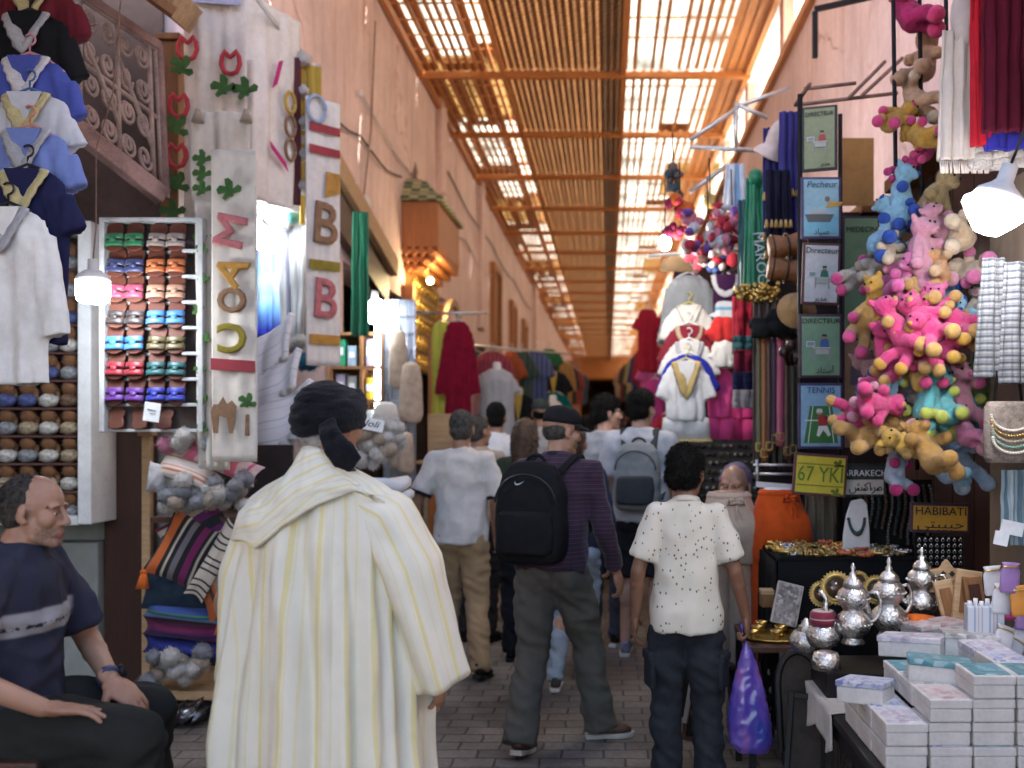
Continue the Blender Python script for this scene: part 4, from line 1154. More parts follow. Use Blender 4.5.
def make_top(name, label, cat, px, py, D, w, h, mat, slv=.16, neck='v', trim=None, hang=None, group=None, rot=0, flare=1.0, seed=None, vd=.17, tw=.024, neckw=.075, depth=.034, slw=.07):
    loc = P(px, py, D)
    t = thing(name, label, cat, loc, rot, group)
    seed = random.random() * 9 if seed is None else seed
    me = remesh(top_mesh(w, h, slv, depth, flare, seed=seed, neckw=neckw, slw=slw), .010 if D < 6 else .014, 2, .45, disp=lambda p: .011 * noise.noise(V((p.x * 17 + seed * 7, p.y * 9, p.z * 3.2 + p.x * 2))) + .006 * noise.noise(V((p.x * 34, p.y * 20 + seed, p.z * 12 + p.x * 14))))
    g = link('cloth', me, mat, t)
    f = -depth * 1.05
    if neck and trim:
        b = MB()
        if neck == 'v': pts = [(-neckw, f * .5, .004), (-neckw * .6, f * 1.12, -vd * .4), (0, f * 1.3, -vd), (neckw * .6, f * 1.12, -vd * .4), (neckw, f * .5, .004)]
        else: pts = [(neckw * math.cos(a) * 1.1, f * (.5 + .8 * math.sin(a)), -vd * .75 * math.sin(a)) for a in [PI * k / 8 for k in range(9)]]
        fine = []
        for k in range(len(pts) - 1):
            for u in range(4): fine.append(V(pts[k]).lerp(V(pts[k + 1]), u / 4))
        fine.append(V(pts[-1]))
        b.tube(fine, [tw * (1 + .22 * (i % 2)) for i in range(len(fine))], 8, True, .3, nx=(1, 0, 0))
        b.build('neck_trim', trim, g)
        # the inside of the back seen through the neck opening
        b = MB(); b.prism([(p[0] * .9, p[2]) for p in pts], 0, .006, tr(0, f * 1.12, 0) @ FACE); b.build('neck_lining', mat, g)
    if hang: hanger_mesh(w).build('hanger', hang, t)
    return t
DARKCLOTH = fabric((.10, .09, .09))

def runner(name, label, cat, px0, px1, py0, py1, D, mat, D1=None, rip=.012, nr=3, yaw=0, group=None, thick=.012, taper=1.0, seed=0):
    """a hanging length of cloth with soft vertical folds; local x across, z down from the top"""
    D1 = D if D1 is None else D1
    a, b_ = P(px0, py0, D), P(px1, py0, D1); c = (a + b_) / 2
    W_ = math.hypot(b_.x - a.x, b_.y - a.y); yaw = math.atan2(b_.y - a.y, b_.x - a.x); Hh = (py1 - py0) / FPX * (D + D1) / 2
    t = thing(name, label, cat, c, yaw, group)
    b = MB()
    def fn(u, v):
        x = (u - .5) * W_ * lerp(1, taper, v)
        y = rip * (math.sin(u * 2 * PI * nr + seed + v * 1.2) + .5 * math.sin(u * 2 * PI * nr * 2.3 + seed * 3 - v)) * (.5 + .5 * v) + rip * .9 * noise.noise(V((u * 3 + seed, v * 4, seed)))
        return V((x, y, -Hh * v))
    b.grid(fn, 28, 40, uvf=lambda u, v: (u * W_, v * Hh))
    g = b.build('cloth', mat, t, solid=thick)
    return t, g, W_, Hh, fn

def pompoms(parent, pts, r, mat, name='pompom'):
    for p in pts:
        b = MB(); b.ell((0, 0, 0), (r, r, r * .92), None, 22, 15)
        for i, v in enumerate(b.v): b.v[i] = v * (1 + .16 * noise.noise(v * 4.2 / r + V(p) * 9) + .10 * random.uniform(-1, 1))
        link(name, strands(b.mesh(name), 190, r * .42, r * .03, 0, int(r * 9999) % 97), mat, parent, loc=p)

def glow(name, col, s):
    if name in MATS: return MATS[name]
    m, nt, b = _new(name)
    b.inputs['Base Color'].default_value = (.9, .9, .9, 1); b.inputs['Emission Color'].default_value = c4(col); b.inputs['Emission Strength'].default_value = s
    MATS[name] = m; return m
def lamp_light(name, loc, power, col, r=.05):
    l = bpy.data.lights.new(name, 'POINT'); l.energy = power; l.color = col; l.shadow_soft_size = r
    o = bpy.data.objects.new(name, l); COL.objects.link(o); o.location = loc
    return o
WPOM = fabric((.50, .47, .44), 'plush'); GPOM = fabric((.22, .22, .24), 'plush'); TPOM = fabric((.38, .30, .23), 'plush')
CREAM = fabric((.55, .49, .42)); WCLOTH = fabric((.62, .61, .60)); GOLD = M('gold_metal', (.62, .42, .12), .34, .25, 20, metal=.9)
SILVER = M('silver_metal', (.62, .60, .57), .27, .2, 14, .7, 75, metal=1)
BRASS = M('brass_metal', (.45, .30, .10), .38, .3, 16, .2, 60, metal=.9)
def appl(parent, W_, x, z, poly, mat, y=-.02, name='motif', rot=0, sc_=1.0):
    b = MB(); b.prism([(p[0] * sc_, p[1] * sc_) for p in poly], 0, .006, tr(x, y, z) @ FACE @ rz(rot)); b.build(name, mat, parent, bevel=.002)
def circle(r, n=16, sx_=1, sy_=1): return [(r * sx_ * math.cos(2 * PI * k / n), r * sy_ * math.sin(2 * PI * k / n)) for k in range(n)]
LEAFY = [(0, 0), (.012, .012), (.045, .004), (.060, .022), (.050, .040), (.020, .034), (.034, .062), (.026, .088), (.006, .094), (-.006, .060), (-.028, .078), (-.052, .066), (-.054, .044), (-.022, .034), (-.046, .018), (-.04, .002), (-.012, .008)]
# ================================================================ LEFT SIDE
LV = fabric((.33, .36, .62)); 
LACE_G = fabric((.40, .41, .44), 'wool'); LACE_Y = fabric((.52, .46, .24), 'wool'); LACE_W = fabric((.60, .60, .63), 'wool')
PINKP = M('pink_plastic', (.55, .25, .3), .4, .05); BLUEP = M('blue_plastic', (.06, .13, .32), .4, .05); BLACKP = M('black_plastic', (.015, .015, .02), .4, .05); ORANGEP = M('coral_plastic', (.6, .25, .18), .4, .05); YELP = M('yellow_plastic', (.55, .48, .14), .4, .05)
for i, (lab, px, py, D, w_, h_, mat, trim, hg, nk, sl) in enumerate((
    ('maroon blouse with yellow lace at the very top of the hanging column', 36, -16, 4.15, .33, .50, fabric((.12, .015, .025)), LACE_Y, BLACKP, 'v', .14),
    ('black blouse with grey lace neckline on a pink hanger', 30, 16, 4.09, .33, .55, fabric((.012, .012, .014)), LACE_G, BLACKP, 'v', .18),
    ('deep blue blouse with white scalloped lace neckline', 30, 60, 4.03, .33, .42, fabric((.065, .09, .36)), LACE_W, PINKP, 'v', .15),
    ('white gathered blouse with yellow lace neckline', 30, 96, 3.97, .33, .36, fabric((.52, .54, .60)), LACE_Y, BLUEP, 'v', .12),
    ('periwinkle blouse with grey neckline in the hanging column', 30, 132, 3.91, .32, .40, fabric((.16, .22, .50)), LACE_G, ORANGEP, 'v', .13),
    ('long navy blouse with yellow lace neckline', 28, 172, 3.85, .31, .66, fabric((.018, .02, .065)), LACE_Y, BLACKP, 'v', .14),
    ('long white tunic with grey lace placket at the bottom of the column', 8, 210, 3.79, .32, .66, fabric((.76, .76, .73)), LACE_G, BLACKP, 'v', .38))):
    make_top('blouse', lab, 'blouse', px, py, D, w_, h_, mat, sl, nk, trim, hg, 'blouses hung in a column at the left', seed=i * 1.3, vd=.15, tw=.03, slw=.072)
t = thing('wooden_rail', 'dark rail that the column of blouses hangs from', 'rail', P(30, -40, 4.2))
mb = MB(); mb.tube([(-.5, 0, 0), (.6, 0, 0)], .016, 8); mb.build('rod', WOODD, t)
mb = MB(); mb.tube([(0, -.05, 0), (0, -.2, -.8), (0, -.35, -1.1)], .004, 6); mb.build('cord', BLACK, t)

# iron window grille and timber
t = thing('window_grille', 'scrolled wrought iron window grille in a slanting wooden frame', 'grille')
A, B, C_1, D_1 = P(80, -2, 5.2), P(156, 50, 5.5), P(162, 188, 5.5), P(80, 124, 5.2)
def gq(u, v, o=0): return A.lerp(B, u).lerp(D_1.lerp(C_1, u), v) + V((0, -o, 0))
mb = MB()
for (u0, v0), (u1, v1) in (((0, 0), (1, 0)), ((1, 0), (1, 1)), ((1, 1), (0, 1)), ((0, 1), (0, 0)), ((.47, 0), (.47, 1)), ((.9, 0), (.9, 1)), ((0, .5), (1, .5)), ((0, .25), (.47, .75)), ((.47, .25), (.9, .75))): mb.tube([gq(u0, v0), gq(u1, v1)], .014, 6)
for cu in (.13, .35, .58, .80):
    for cv in (.12, .37, .62, .87):
        for s_ in (1, -1):
            pts = []
            for k in range(22):
                a = k / 21 * 3.2 * PI; r_ = .105 * (1 - k / 25)
                pts.append(gq(cu + s_ * (r_ * .85 * math.cos(a * s_) - .01), cv + .9 * r_ * math.sin(a) + .0, .0))
            if s_ == 1 or (int(cu * 10) + int(cv * 10)) % 2: mb.tube(pts, .0105, 5)
mb.build('scrolls', M('grille_iron', (.36, .27, .24), .75, .3, 12, .4), t)
mb = MB(); W2 = .055
mb.bar(gq(-.1, 1.06), gq(1.02, 1.06), .09, .09); mb.bar(gq(1.04, -.06), gq(1.04, 1.06), .04, .04); mb.bar(gq(0, -.04), gq(1.04, -.04), .05, .05)
mb.build('frame', M('old_painted_wood', (.30, .19, .17), .8, .3, 7, .3), t, bevel=.006)
t = thing('dark_window', 'dark glazed window behind the iron grille', 'window')
mb = MB(); mb.box((-3.2, 5.96, 3.55), (1.1, .03, 2.3)); mb.build('pane', M('dark_glass', (.055, .035, .03), .4, .4, 3), t)
t = thing('slatted_eave', 'short eave of closely set wooden slats above the grille', 'eave')
mb = MB()
a, b_ = P(128, -20, 5.3), P(186, 28, 5.5)
for k in range(16):
    c = a.lerp(b_, k / 15); mb.box(c + V((0, 0, .08)), (.028, .35, .14), ry(R(35)))
mb.build('slats', WOODL, t)
mb = MB(); mb.bar(a + V((-.02, -.2, 0)), b_ + V((.02, -.2, 0)), .05, .05); mb.bar(a + V((-.02, -.2, .17)), b_ + V((.02, -.2, .17)), .05, .05); mb.build('rail', WOODM, t)
def post(label, px0, px1, py0, py1, D, dep, mat, name='wooden_post'):
    a, b_ = P(px0, py0, D), P(px1, py1, D)
    t = thing(name, label, 'post', ((a.x + b_.x) / 2, D, min(a.z, b_.z)))
    mb = MB(); mb.box((0, dep / 2, abs(a.z - b_.z) / 2), (abs(b_.x - a.x), dep, abs(a.z - b_.z))); mb.build('shaft', mat, t, bevel=.008)
    mb = MB(); mb.box((0, dep / 2, abs(a.z - b_.z) + .02), (abs(b_.x - a.x) + .03, dep + .03, .04)); mb.build('cap', mat, t, bevel=.006)
    return t
post('brown wooden post beside the grille behind the tulip cloth', 160, 178, 40, 300, 5.72, .12, WOODM)
post('wide dark wooden doorpost beside the cushion shelf', 104, 150, 425, 700, 5.95, .10, WOODD)
post('slim pale wooden upright at the edge of the cushion shelf', 141, 150, 436, 712, 5.62, .05, WOODL)
# grey lower wall under the slipper case
t = thing('shop_front_wall', 'stained grey plaster knee wall under the slipper case', 'wall')
mb = MB(); a = P(-60, 520, 6.0); b_ = P(106, 690, 6.0); mb.box(((a.x + b_.x) / 2, 5.98, .46), (b_.x - a.x, .16, .93)); mb.build('wall', GREY, t, bevel=.01)

# hanging bulb
t = thing('hanging_bulb', 'lit white bulb on a long cord in front of the slipper case', 'lamp', P(93, 287, 5.0))
mb = MB(); mb.lathe([(.0, .085), (.04, .082), (.078, .05), (.08, .03)], 20); mb.lathe([(0, .14), (.024, .138), (.026, .09), (.03, .08)], 14); mb.build('housing', WHITEP, t)
mb = MB(); mb.lathe([(0, -.082), (.055, -.08), (.072, -.068), (.079, -.04), (.079, .03), (0, .032)], 22); mb.build('diffuser', glow('bulb_cool', (.9, .95, 1), 14), t)
mb = MB(); mb.tube([(0, 0, .13), (.015, 0, .3), (-.01, .05, .7), (.05, .1, 1.0), (.1, .1, 1.6)], .004, 6); mb.build('cord', IRON, t)
lamp_light('bulb_light', P(93, 312, 4.9), 1.8, (.85, .92, 1), .07)

# slipper case
D = 5.8
a, b_ = P(-40, 226, D), P(104, 522, D)
t = thing('slipper_case', 'white framed wall case filled with rows of fluffy slippers', 'display case', (0, 0, 0))
Wc, Hc = b_.x - a.x, a.z - b_.z; cx_, cz_ = (a.x + b_.x) / 2, (a.z + b_.z) / 2
mb = MB(); mb.box((cx_, D + .16, cz_), (Wc, .02, Hc)); mb.build('back', M('case_back', (.10, .045, .04), .8), t)
mb = MB(); fr = .075
mb.box((b_.x - fr / 2, D, cz_), (fr, .3, Hc)); mb.box((cx_, D, a.z - .02), (Wc - 2 * fr, .3, .05)); mb.box((cx_, D, b_.z + .02), (Wc - 2 * fr, .3, .05)); mb.box((a.x + .03, D, cz_), (.06, .3, Hc))
mb.build('frame', WHITEP, t, bevel=.006)
rows = 10
for k in range(rows):
    mb = MB(); mb.box((cx_, D + .05, a.z - .10 - (k + 1) * .16), (Wc - 2 * fr, .18, .012)); mb.build('shelf', M('case_back', (.10, .045, .04), .8), t)
SLC = [('white', (.52, .50, .47)), ('grey', (.26, .27, .29)), ('blue', (.09, .11, .26)), ('beige', (.36, .29, .20)), ('brown', (.16, .10, .07))]
def slipper_proto():
    t = thing('slipper', 'x', 'slipper', (0, 0, 0), 0, 'fluffy slippers in the white case')
    mb = MB()
    mb.loft([[V((x * w_, y0, z)) for x, z in [(.04 * math.cos(q), .075 + .066 * math.sin(q)) for q in [2 * PI * j / 18 for j in range(18)]]] for w_, y0 in ((.98, .02), (1, -.006))]); mb.build('sole', M('slipper_sole', (.18, .085, .04), .7), t)
    mb = MB(); mb.ell((0, -.03, .048), (.046, .042, .044), None, 16, 10)
    for i, v in enumerate(mb.v): mb.v[i] = v + V((1, 1, 1)) * .008 * noise.noise(v * 70)
    mb.build('upper', WPOM, t)
    mb = MB(); mb.ell((0, -.026, .122), (.037, .034, .042), None, 16, 10)
    for i, v in enumerate(mb.v): mb.v[i] = v * (1 + .12 * noise.noise(v * 90))
    link('fur_cuff', strands(mb.mesh('fur_cuff'), 260, .014, .0014, .1), fabric((.20, .095, .045), 'plush'), t)
    return t
sp0 = None
for k in range(rows):
    for j in range(6):
        px_ = 92 - 21 * j; pz = a.z - .085 - (k + 1) * .16
        pyy = CY - (pz - EYE) / D * FPX
        if px_ < 50 and pyy < 400: continue
        if k == 0 and j < 3: pass
        nm, col = SLC[[0, 1, 3, 0, 2, 1, 0, 4, 3, 1, 0][(k * 5 + j * 3 + (j * k) % 4) % 11] if k > 0 else 1]
        lab = '%s fluffy slipper in the case, %s row from the top, %s from the right' % (nm, ['first', 'second', 'third', 'fourth', 'fifth', 'sixth', 'seventh', 'eighth', 'ninth', 'tenth'][k], ['first', 'second', 'third', 'fourth', 'fifth', 'sixth'][j])
        loc = ((px_ - CX) / FPX * D, D + .02, pz - .012)
        if sp0 is None: sp0 = slipper_proto(); sp0.location = loc; sp0['label'] = lab; q_ = sp0; sp0.scale = (1.18, 1.1, .93)
        else: q_ = dup(sp0, loc, random.uniform(-.12, .12), lab)
        for c in kids(q_):
            if c.name.startswith('upper'):
                key = 'upper_' + nm
                if key not in KIDS:
                    me = c.data.copy(); me.materials[0] = M('slipper_' + nm, col, .9, .45, 55, .8, 120, spec=.1); KIDS[key] = me
                c.data = KIDS[key]

# sandal rack
RACKW = M('rack_white', (.45, .46, .47), .55, .2, 9)
D = 5.35
a, b_ = P(103, 222, D), P(206, 432, D)
t = thing('sandal_rack', 'white slatted wall rack holding rows of coloured strap sandals', 'rack')
Wc, Hc = b_.x - a.x, a.z - b_.z; cx_, cz_ = (a.x + b_.x) / 2, (a.z + b_.z) / 2
mb = MB(); mb.box((cx_, D + .045, cz_), (Wc - .02, .02, Hc - .01)); mb.build('back', M('rack_back', (.07, .05, .045), .7, .25), t)
mb = MB(); mb.box((a.x + .014, D, cz_), (.028, .09, Hc)); mb.box((b_.x - .014, D, cz_), (.028, .09, Hc)); mb.box((cx_, D, a.z + .006), (Wc, .09, .02)); mb.build('side_frame', RACKW, t, bevel=.004)
rh = (Hc - .03) / 8
for k in range(8):
    mb = MB(); mb.box((cx_, D + .022, b_.z + .008 + k * rh), (Wc - .058, .024, .016)); mb.box((b_.x - .07, D - .03, b_.z + .008 + k * rh), (.09, .012, .018)); mb.build('shelf', RACKW, t, bevel=.003)
SC = [(('green', (.02, .23, .09)), ('pale floral', (.36, .29, .25))), (('navy', (.035, .05, .16)), ('orange', (.55, .14, .03))), (('pink', (.50, .07, .14)), ('peach', (.52, .27, .17))), (('charcoal', (.06, .05, .05)), ('light blue', (.07, .28, .70))), (('sky blue', (.08, .30, .72)), ('olive', (.16, .13, .05))), (('red', (.42, .03, .05)), ('teal', (.02, .14, .15))), (('purple', (.17, .05, .36)), ('royal blue', (.03, .05, .45)))]
def sandal_proto():
    t = thing('sandal', 'x', 'sandal', (0, 0, 0), 0, 'strap sandals on the white rack')
    ol = [(.012, 0), (.034, .012), (.036, .045), (.030, .08), (.037, .105), (.036, .13), (.022, .148), (0, .153), (-.024, .147), (-.035, .125), (-.034, .10), (-.028, .075), (-.034, .045), (-.033, .012), (-.012, 0)]
    mb = MB(); mb.prism(ol, 0, .014, FACE @ tr(0, 0, 0)); mb.build('sole', M('sandal_sole', (.11, .032, .018), .6, .25, 20), t, bevel=.004)
    b = MB()
    def arch(z0, z1, d, w0):
        b.grid(lambda u, v: (w0 * math.cos(PI * u), -.012 - d * math.sin(PI * u) ** .7, lerp(z0, z1, v) + (.004 * math.sin(v * PI))), 12, 3)
    arch(.020, .046, .02, .037); arch(.058, .084, .02, .035)
    b.grid(lambda u, v: (lerp(-.012, .012, u), -.034, lerp(.040, .064, v)), 2, 2)
    b.build('strap', fabric((.5, .5, .5), 'satin'), t, solid=.006)
    return t
s0 = None
xs_ = [a.x + .080 + k * .104 for k in range(4)]
for k in range(7):
    for pr in (0, 1):
        nm, col = SC[k][pr]
        for h in (0, 1):
            lab = '%s strap sandal, %s of its pair, on the %s rack row' % (nm, ('left', 'right')[h], ORD[k])
            loc = (xs_[pr * 2 + h] + .012 * pr, D - .030, b_.z + .002 + (7 - k) * rh)
            if s0 is None: s0 = sandal_proto(); s0['label'] = lab; s0.location = loc; q_ = s0
            else: q_ = dup(s0, loc, 0, lab)
            q_.rotation_euler = (R(-15), R(random.uniform(-4, 4)), 0); q_.scale = (1.28 if h else -1.28, 1.1, 1.09)
            key = 'strap_' + nm
            if key not in KIDS:
                me = [c for c in kids(s0) if c.name.startswith('strap')][0].data.copy(); me.materials[0] = fabric(tuple(c_ * .75 for c_ in col), 'satin', .3); KIDS[key] = me
            [c for c in kids(q_) if c.name.startswith('strap')][0].data = KIDS[key]
for j, x in enumerate((xs_[0], xs_[1] + .02, xs_[2] + .045)):
    q_ = dup(s0, (x, D - .018, b_.z + .014), 0, 'brown sole of a sandal on the bottom rack row, %s from left' % ('first', 'second', 'third')[j]); q_.rotation_euler = (R(-15), R(random.uniform(-4, 4)), 0); q_.scale = (1.2, 1.1, .75)
    [c for c in kids(q_) if c.name.startswith('strap')][0].data.materials
    for c in kids(q_):
        if c.name.startswith('strap'): bpy.data.objects.remove(c)
t = thing('price_tag', 'small white paper price tag hanging from the sandal rack', 'price tag', P(152, 412, D - .09))
mb = MB(); mb.box((0, 0, 0), (.085, .004, .10), ry(R(8))); pt_ = mb.build('card', WHITEP, t)
mb = MB(); mb.box((.0, -.004, .01), (.045, .002, .006), ry(R(12))); mb.box((.005, -.004, -.008), (.03, .002, .005), ry(R(5))); mb.build('pencil_mark', M('grey_ink', (.25, .25, .28), .8), pt_)

# embroidered cloths
TUL_R = fabric((.50, .05, .06), 'plush'); LEAF_G = fabric((.06, .14, .04), 'plush'); BRN = fabric((.28, .16, .09), 'plush'); OLV = fabric((.28, .22, .03), 'plush'); OCR = fabric((.50, .25, .05), 'plush'); MAR = fabric((.30, .05, .06)); PKR = fabric((.52, .16, .17), 'plush'); MAG = fabric((.50, .03, .18)); YOC = fabric((.46, .30, .06))
OFFW = fabric((.64, .565, .50)); OFFW2 = fabric((.66, .61, .57)); LIL = fabric((.33, .33, .42))
def put(g, W_, fn, u, v, Hh): 
    p = fn(u, v); return p
t, g, W_, Hh, fn = runner('embroidered_cloth', 'long cream cloth with red tulips hanging beside the wooden post', 'cloth', 184, 246, -20, 330, 5.62, OFFW, None, .016, 2, seed=1)
for x, z in ((-.14, -.40), (.10, -.48), (-.19, -.72), (-.2, -1.0)):
    b = MB(); b.tube([(0, 0, -.062), (-.035, 0, -.048), (-.052, 0, -.004), (-.047, 0, .036), (-.03, 0, .068), (-.014, 0, .045), (0, 0, .034), (.014, 0, .045), (.03, 0, .068), (.047, 0, .036), (.052, 0, -.004), (.035, 0, -.048), (0, 0, -.062)], .014, 7, True, .6); b.build('tulip_motif', TUL_R, g, loc=(x, -.035, z))
for x, z in ((.08, -.66), (-.18, -.55), (.205, -.67), (-.21, -.88), (-.2, -1.2), (-.2, -1.35)): appl(g, W_, x, z, LEAFY, LEAF_G, -.045, 'leaf_motif', random.uniform(-.6, .6), 1.25)
appl(g, W_, 0, -.06, [(-.14, -.08), (.16, -.1), (.16, .07), (-.14, .07)], LIL, -.035, 'lilac_panel')
t, g, W_, Hh, fn = runner('embroidered_cloth', 'cream cloth folded over and pinned halfway down the tulip cloth', 'cloth', 190, 250, 112, 445, 5.42, fabric((.61, .545, .48)), None, .02, 2, taper=.75, seed=3)
for z in (-.30, -.38, -.46, -.72, -.8): appl(g, W_, -.06, z, LEAFY, LEAF_G, -.06, 'leaf_motif', .4, .9)
for x in (-.10, .16):
    b = MB(); b.tube([(0, 0, .03), (0, 0, -.04)], [.012, .035], 10); b.build('clip', TPOM, g, loc=(x, -.05, -.03))
t, g, W_, Hh, fn = runner('embroidered_cloth', 'narrow cream runner with stacked letters above a camel and palm', 'cloth', 212, 257, 150, 462, 5.2, fabric((.64, .58, .51)), None, .008, 1, seed=5)
ytop = 150
def zpx(py, D): return -(py - ytop) / FPX * D
appl(g, W_, 0, zpx(198, 5.2), LEAFY, LEAF_G, -.022, 'leaf_motif', .5, 1.1)
for s_, py, mat_, rot_, sz in (('M', 232, PKR, R(78), .26), ('A', 272, OCR, R(62), .25), ('O', 302, BRN, 0, .21), ('C', 337, OLV, R(180), .25)):
    lettering(s_, sz * .82, mat_, g, tr(-.005, -.024, zpx(py, 5.2)) @ FACE @ rz(rot_), 'letter', .004, 1.1, 0, 0, .007)
appl(g, W_, 0, zpx(365, 5.2), [(-.115, -.025), (.115, -.04), (.115, .02), (-.115, .035)], MAR, -.02, 'band')
CAMEL = [(-.10, -.11), (-.075, -.11), (-.07, -.02), (-.03, -.03), (-.02, -.11), (.0, -.11), (.015, -.02), (.02, .03), (-.005, .06), (-.03, .04), (-.05, .08), (-.075, .04), (-.10, .04), (-.115, .0)]
appl(g, W_, -.0, zpx(412, 5.2), CAMEL, BRN, -.022, 'camel_motif'); appl(g, W_, .075, zpx(424, 5.2), [(-.012, -.06), (.012, -.06), (.01, .05), (-.008, .05)], BRN, -.022, 'palm_trunk_motif'); appl(g, W_, .075, zpx(408, 5.2), LEAFY, LEAF_G, -.024, 'palm_motif', 0, .85)
for k, (x0, x1, y0, y1, D_, c_, lab) in enumerate(((190, 216, 96, 430, 5.66, (.55, .50, .46), 'narrow cream cloth with green sprigs down its fold'), (228, 254, 60, 330, 5.75, (.62, .57, .52), 'plain off white cloth filling the gap behind the lettered runner'), (196, 232, 200, 470, 5.35, (.58, .54, .49), 'cream cloth end tucked left of the lettered runner'))):
    t, g, W_, Hh, fn = runner('embroidered_cloth', lab, 'cloth', x0, x1, y0, y1, D_, fabric(c_), None, .016, 1.5, seed=k * 2.3 + 1, taper=.9)
    if k in (0, 2):
        for j in range(7): appl(g, W_, -.05 + .02 * (j % 2), -Hh * (.2 + .11 * j), LEAFY, LEAF_G, -.035, 'leaf_motif', .5 * (j % 3), .6)
# second bunch of cloths
t, g, W_, Hh, fn = runner('embroidered_cloth', 'white cloth with magenta diamonds and brown loops edged in pompoms', 'cloth', 246, 300, 8, 205, 6.4, OFFW2, 6.9, .014, 2, seed=7)
for x, z in ((-.02, -.46), (.01, -1.0)): appl(g, W_, x, z, [(-.05, -.10), (.02, .10), (.06, .12), (0, -.06)], MAG, -.04, 'diamond_motif', R(0 if z > -.8 else 75))
for z in (-.60, -.76, -.92):
    b = MB(); b.tube([(.05 * math.cos(q), 0, .07 * math.sin(q)) for q in [2 * PI * k / 14 for k in range(15)]], .012, 6); b.build('loop_motif', BRN if z < -.7 else YOC, g, loc=(.11, -.045, z))
pompoms(g, [(W_ * .5, -.02, -.25 - .22 * k) for k in range(5)], .045, WPOM)
runner('dark_scarf', 'narrow maroon scarf between two white hanging cloths', 'scarf', 288, 300, 58, 205, 6.85, fabric((.10, .03, .035)), None, .012, 2, seed=2)
runner('ochre_cloth', 'ochre and cream striped cloth hanging beside the lettered white runner', 'cloth', 301, 321, 64, 225, 6.95, striped('ochre_band', (.56, .50, .44), [(.02, .55, (.46, .30, .05)), (.62, .68, (.46, .30, .05)), (.74, .90, (.46, .32, .08))], .9, axis=1, soft=.004), None, .014, 2, seed=4)
ytop = 100
t, g, W_, Hh, fn = runner('embroidered_cloth', 'long white runner with a brown B above a red B', 'cloth', 306, 340, 100, 366, 6.8, fabric((.63, .60, .58)), 7.0, .005, 2, seed=8)
for s_, py, mat_, sz in (('B', 226, BRN, .40), ('B', 301, PKR, .38)): lettering(s_, sz, mat_, g, tr(0, -.024, zpx(py, 6.9)) @ FACE @ rz(R(-4)), 'letter', .004, .92, 0, 0, .008)
for py, mat_, hh in ((266, OLV, .035), (340, OCR, .035), (130, MAR, .03), (152, MAR, .03), (185, OCR, .09)): appl(g, W_, 0 if py != 185 else .06, zpx(py, 6.9), [(-.12, -hh), (.12, -hh * .9), (.12, hh), (-.12, hh)] if py != 185 else [(-.06, -hh), (.06, -hh * .5), (.06, hh), (-.05, hh)], mat_, -.02, 'band')
for py in (118, 122): pass
b = MB(); b.tube([(.07 * math.cos(q), 0, .09 * math.sin(q)) for q in [2 * PI * k / 16 for k in range(17)]], .014, 6); b.build('ring_motif', fabric((.30, .36, .48)), g, loc=(-.07, -.03, zpx(112, 6.9)))
t = thing('spring_wire', 'coiled wire strung along the pink wall above the hanging cloths', 'wire')
A, B = P(252, -8, 6.2), P(312, 60, 7.4); mb = MB(); n_ = 260
mb.tube([A.lerp(B, k / n_) + V((0, 0, -.03 * math.sin(PI * k / n_))) + V((0, .022 * math.cos(k * .9), .022 * math.sin(k * .9))) for k in range(n_ + 1)], .003, 4); mb.build('coil', STEEL, t)

# the lit interior behind
t = thing('glare_lamp', 'lamp inside the left hand textile shop, its globe enlarged to stand for its glare', 'lamp', P(270, 234, 7.6))
mb = MB(); mb.ell((0, 0, 0), (.17, .17, .14), None, 24, 14); mb.build('tube', glow('shop_tube', (.85, .93, 1), 7), t)  # globe made oversize: the bloom around the lamp modelled as glowing shape
mb = MB(); mb.lathe([(.035, .13), (.035, .22), (0, .23)], 12); mb.build('fitting', WHITEP, t)
lamp_light('strip_light', P(276, 215, 7.0), 6, (.86, .93, 1), .1)
BLUEG = None
def blue_grad():
    m, nt, b = _new('blue_ombre'); vec = coords(nt, attr='cl'); s_ = nd(nt, 'ShaderNodeSeparateXYZ'); nt.links.new(vec, s_.inputs[0])
    c = cramp(nt, s_.outputs[1], [(0, (.10, .11, .42)), (.15, (.17, .40, .66)), (.36, (.42, .58, .70)), (.45, (.16, .36, .66)), (.62, (.015, .03, .38))])
    nt.links.new(c, b.inputs['Base Color']); b.inputs['Roughness'].default_value = .9; return m
t, g, W_, Hh, fn = runner('ombre_blanket', 'blue ombre blanket hanging under the shop lamp', 'blanket', 250, 284, 252, 336, 7.9, blue_grad(), None, .03, 2, thick=.05)
runner('white_shawl', 'white shawl with pompom ends hanging beside the ombre blanket', 'shawl', 278, 308, 214, 340, 7.2, striped('shawl_stripe', (.62, .63, .64), [(.3, .36, (.30, .30, .40)), (.5, .53, (.35, .35, .4))], .2), None, .03, 3, seed=6, taper=.75)
runner('brown_scarf', 'thin taupe scarf next to the white shawl', 'scarf', 305, 320, 232, 342, 7.15, striped('taupe_stripe', (.24, .19, .16), [(.4, .6, (.34, .30, .26))], .06), None, .018, 2, seed=9)
t = thing('pompom_garland', 'bundle of white pompom throws above the shop lamp', 'garland', P(280, 205, 7.1))
pompoms(t, [(random.uniform(-.22, .22), random.uniform(-.06, .06), random.uniform(-.12, .12)) for _ in range(22)], .055, WPOM); pompoms(t, [(-.2, -.08, -.05), (.12, -.09, -.1)], .05, fabric((.12, .36, .33), 'plush'))
t = thing('pompom_garland', 'white pompoms dangling under the white shawl', 'garland', P(296, 345, 7.1))
pompoms(t, [(-.03, 0, 0), (.04, -.02, .02), (.02, .03, -.05)], .055, WPOM); pompoms(t, [(.05, -.02, -.12), (.1, 0, -.12)], .06, fabric((.03, .16, .28), 'plush'))
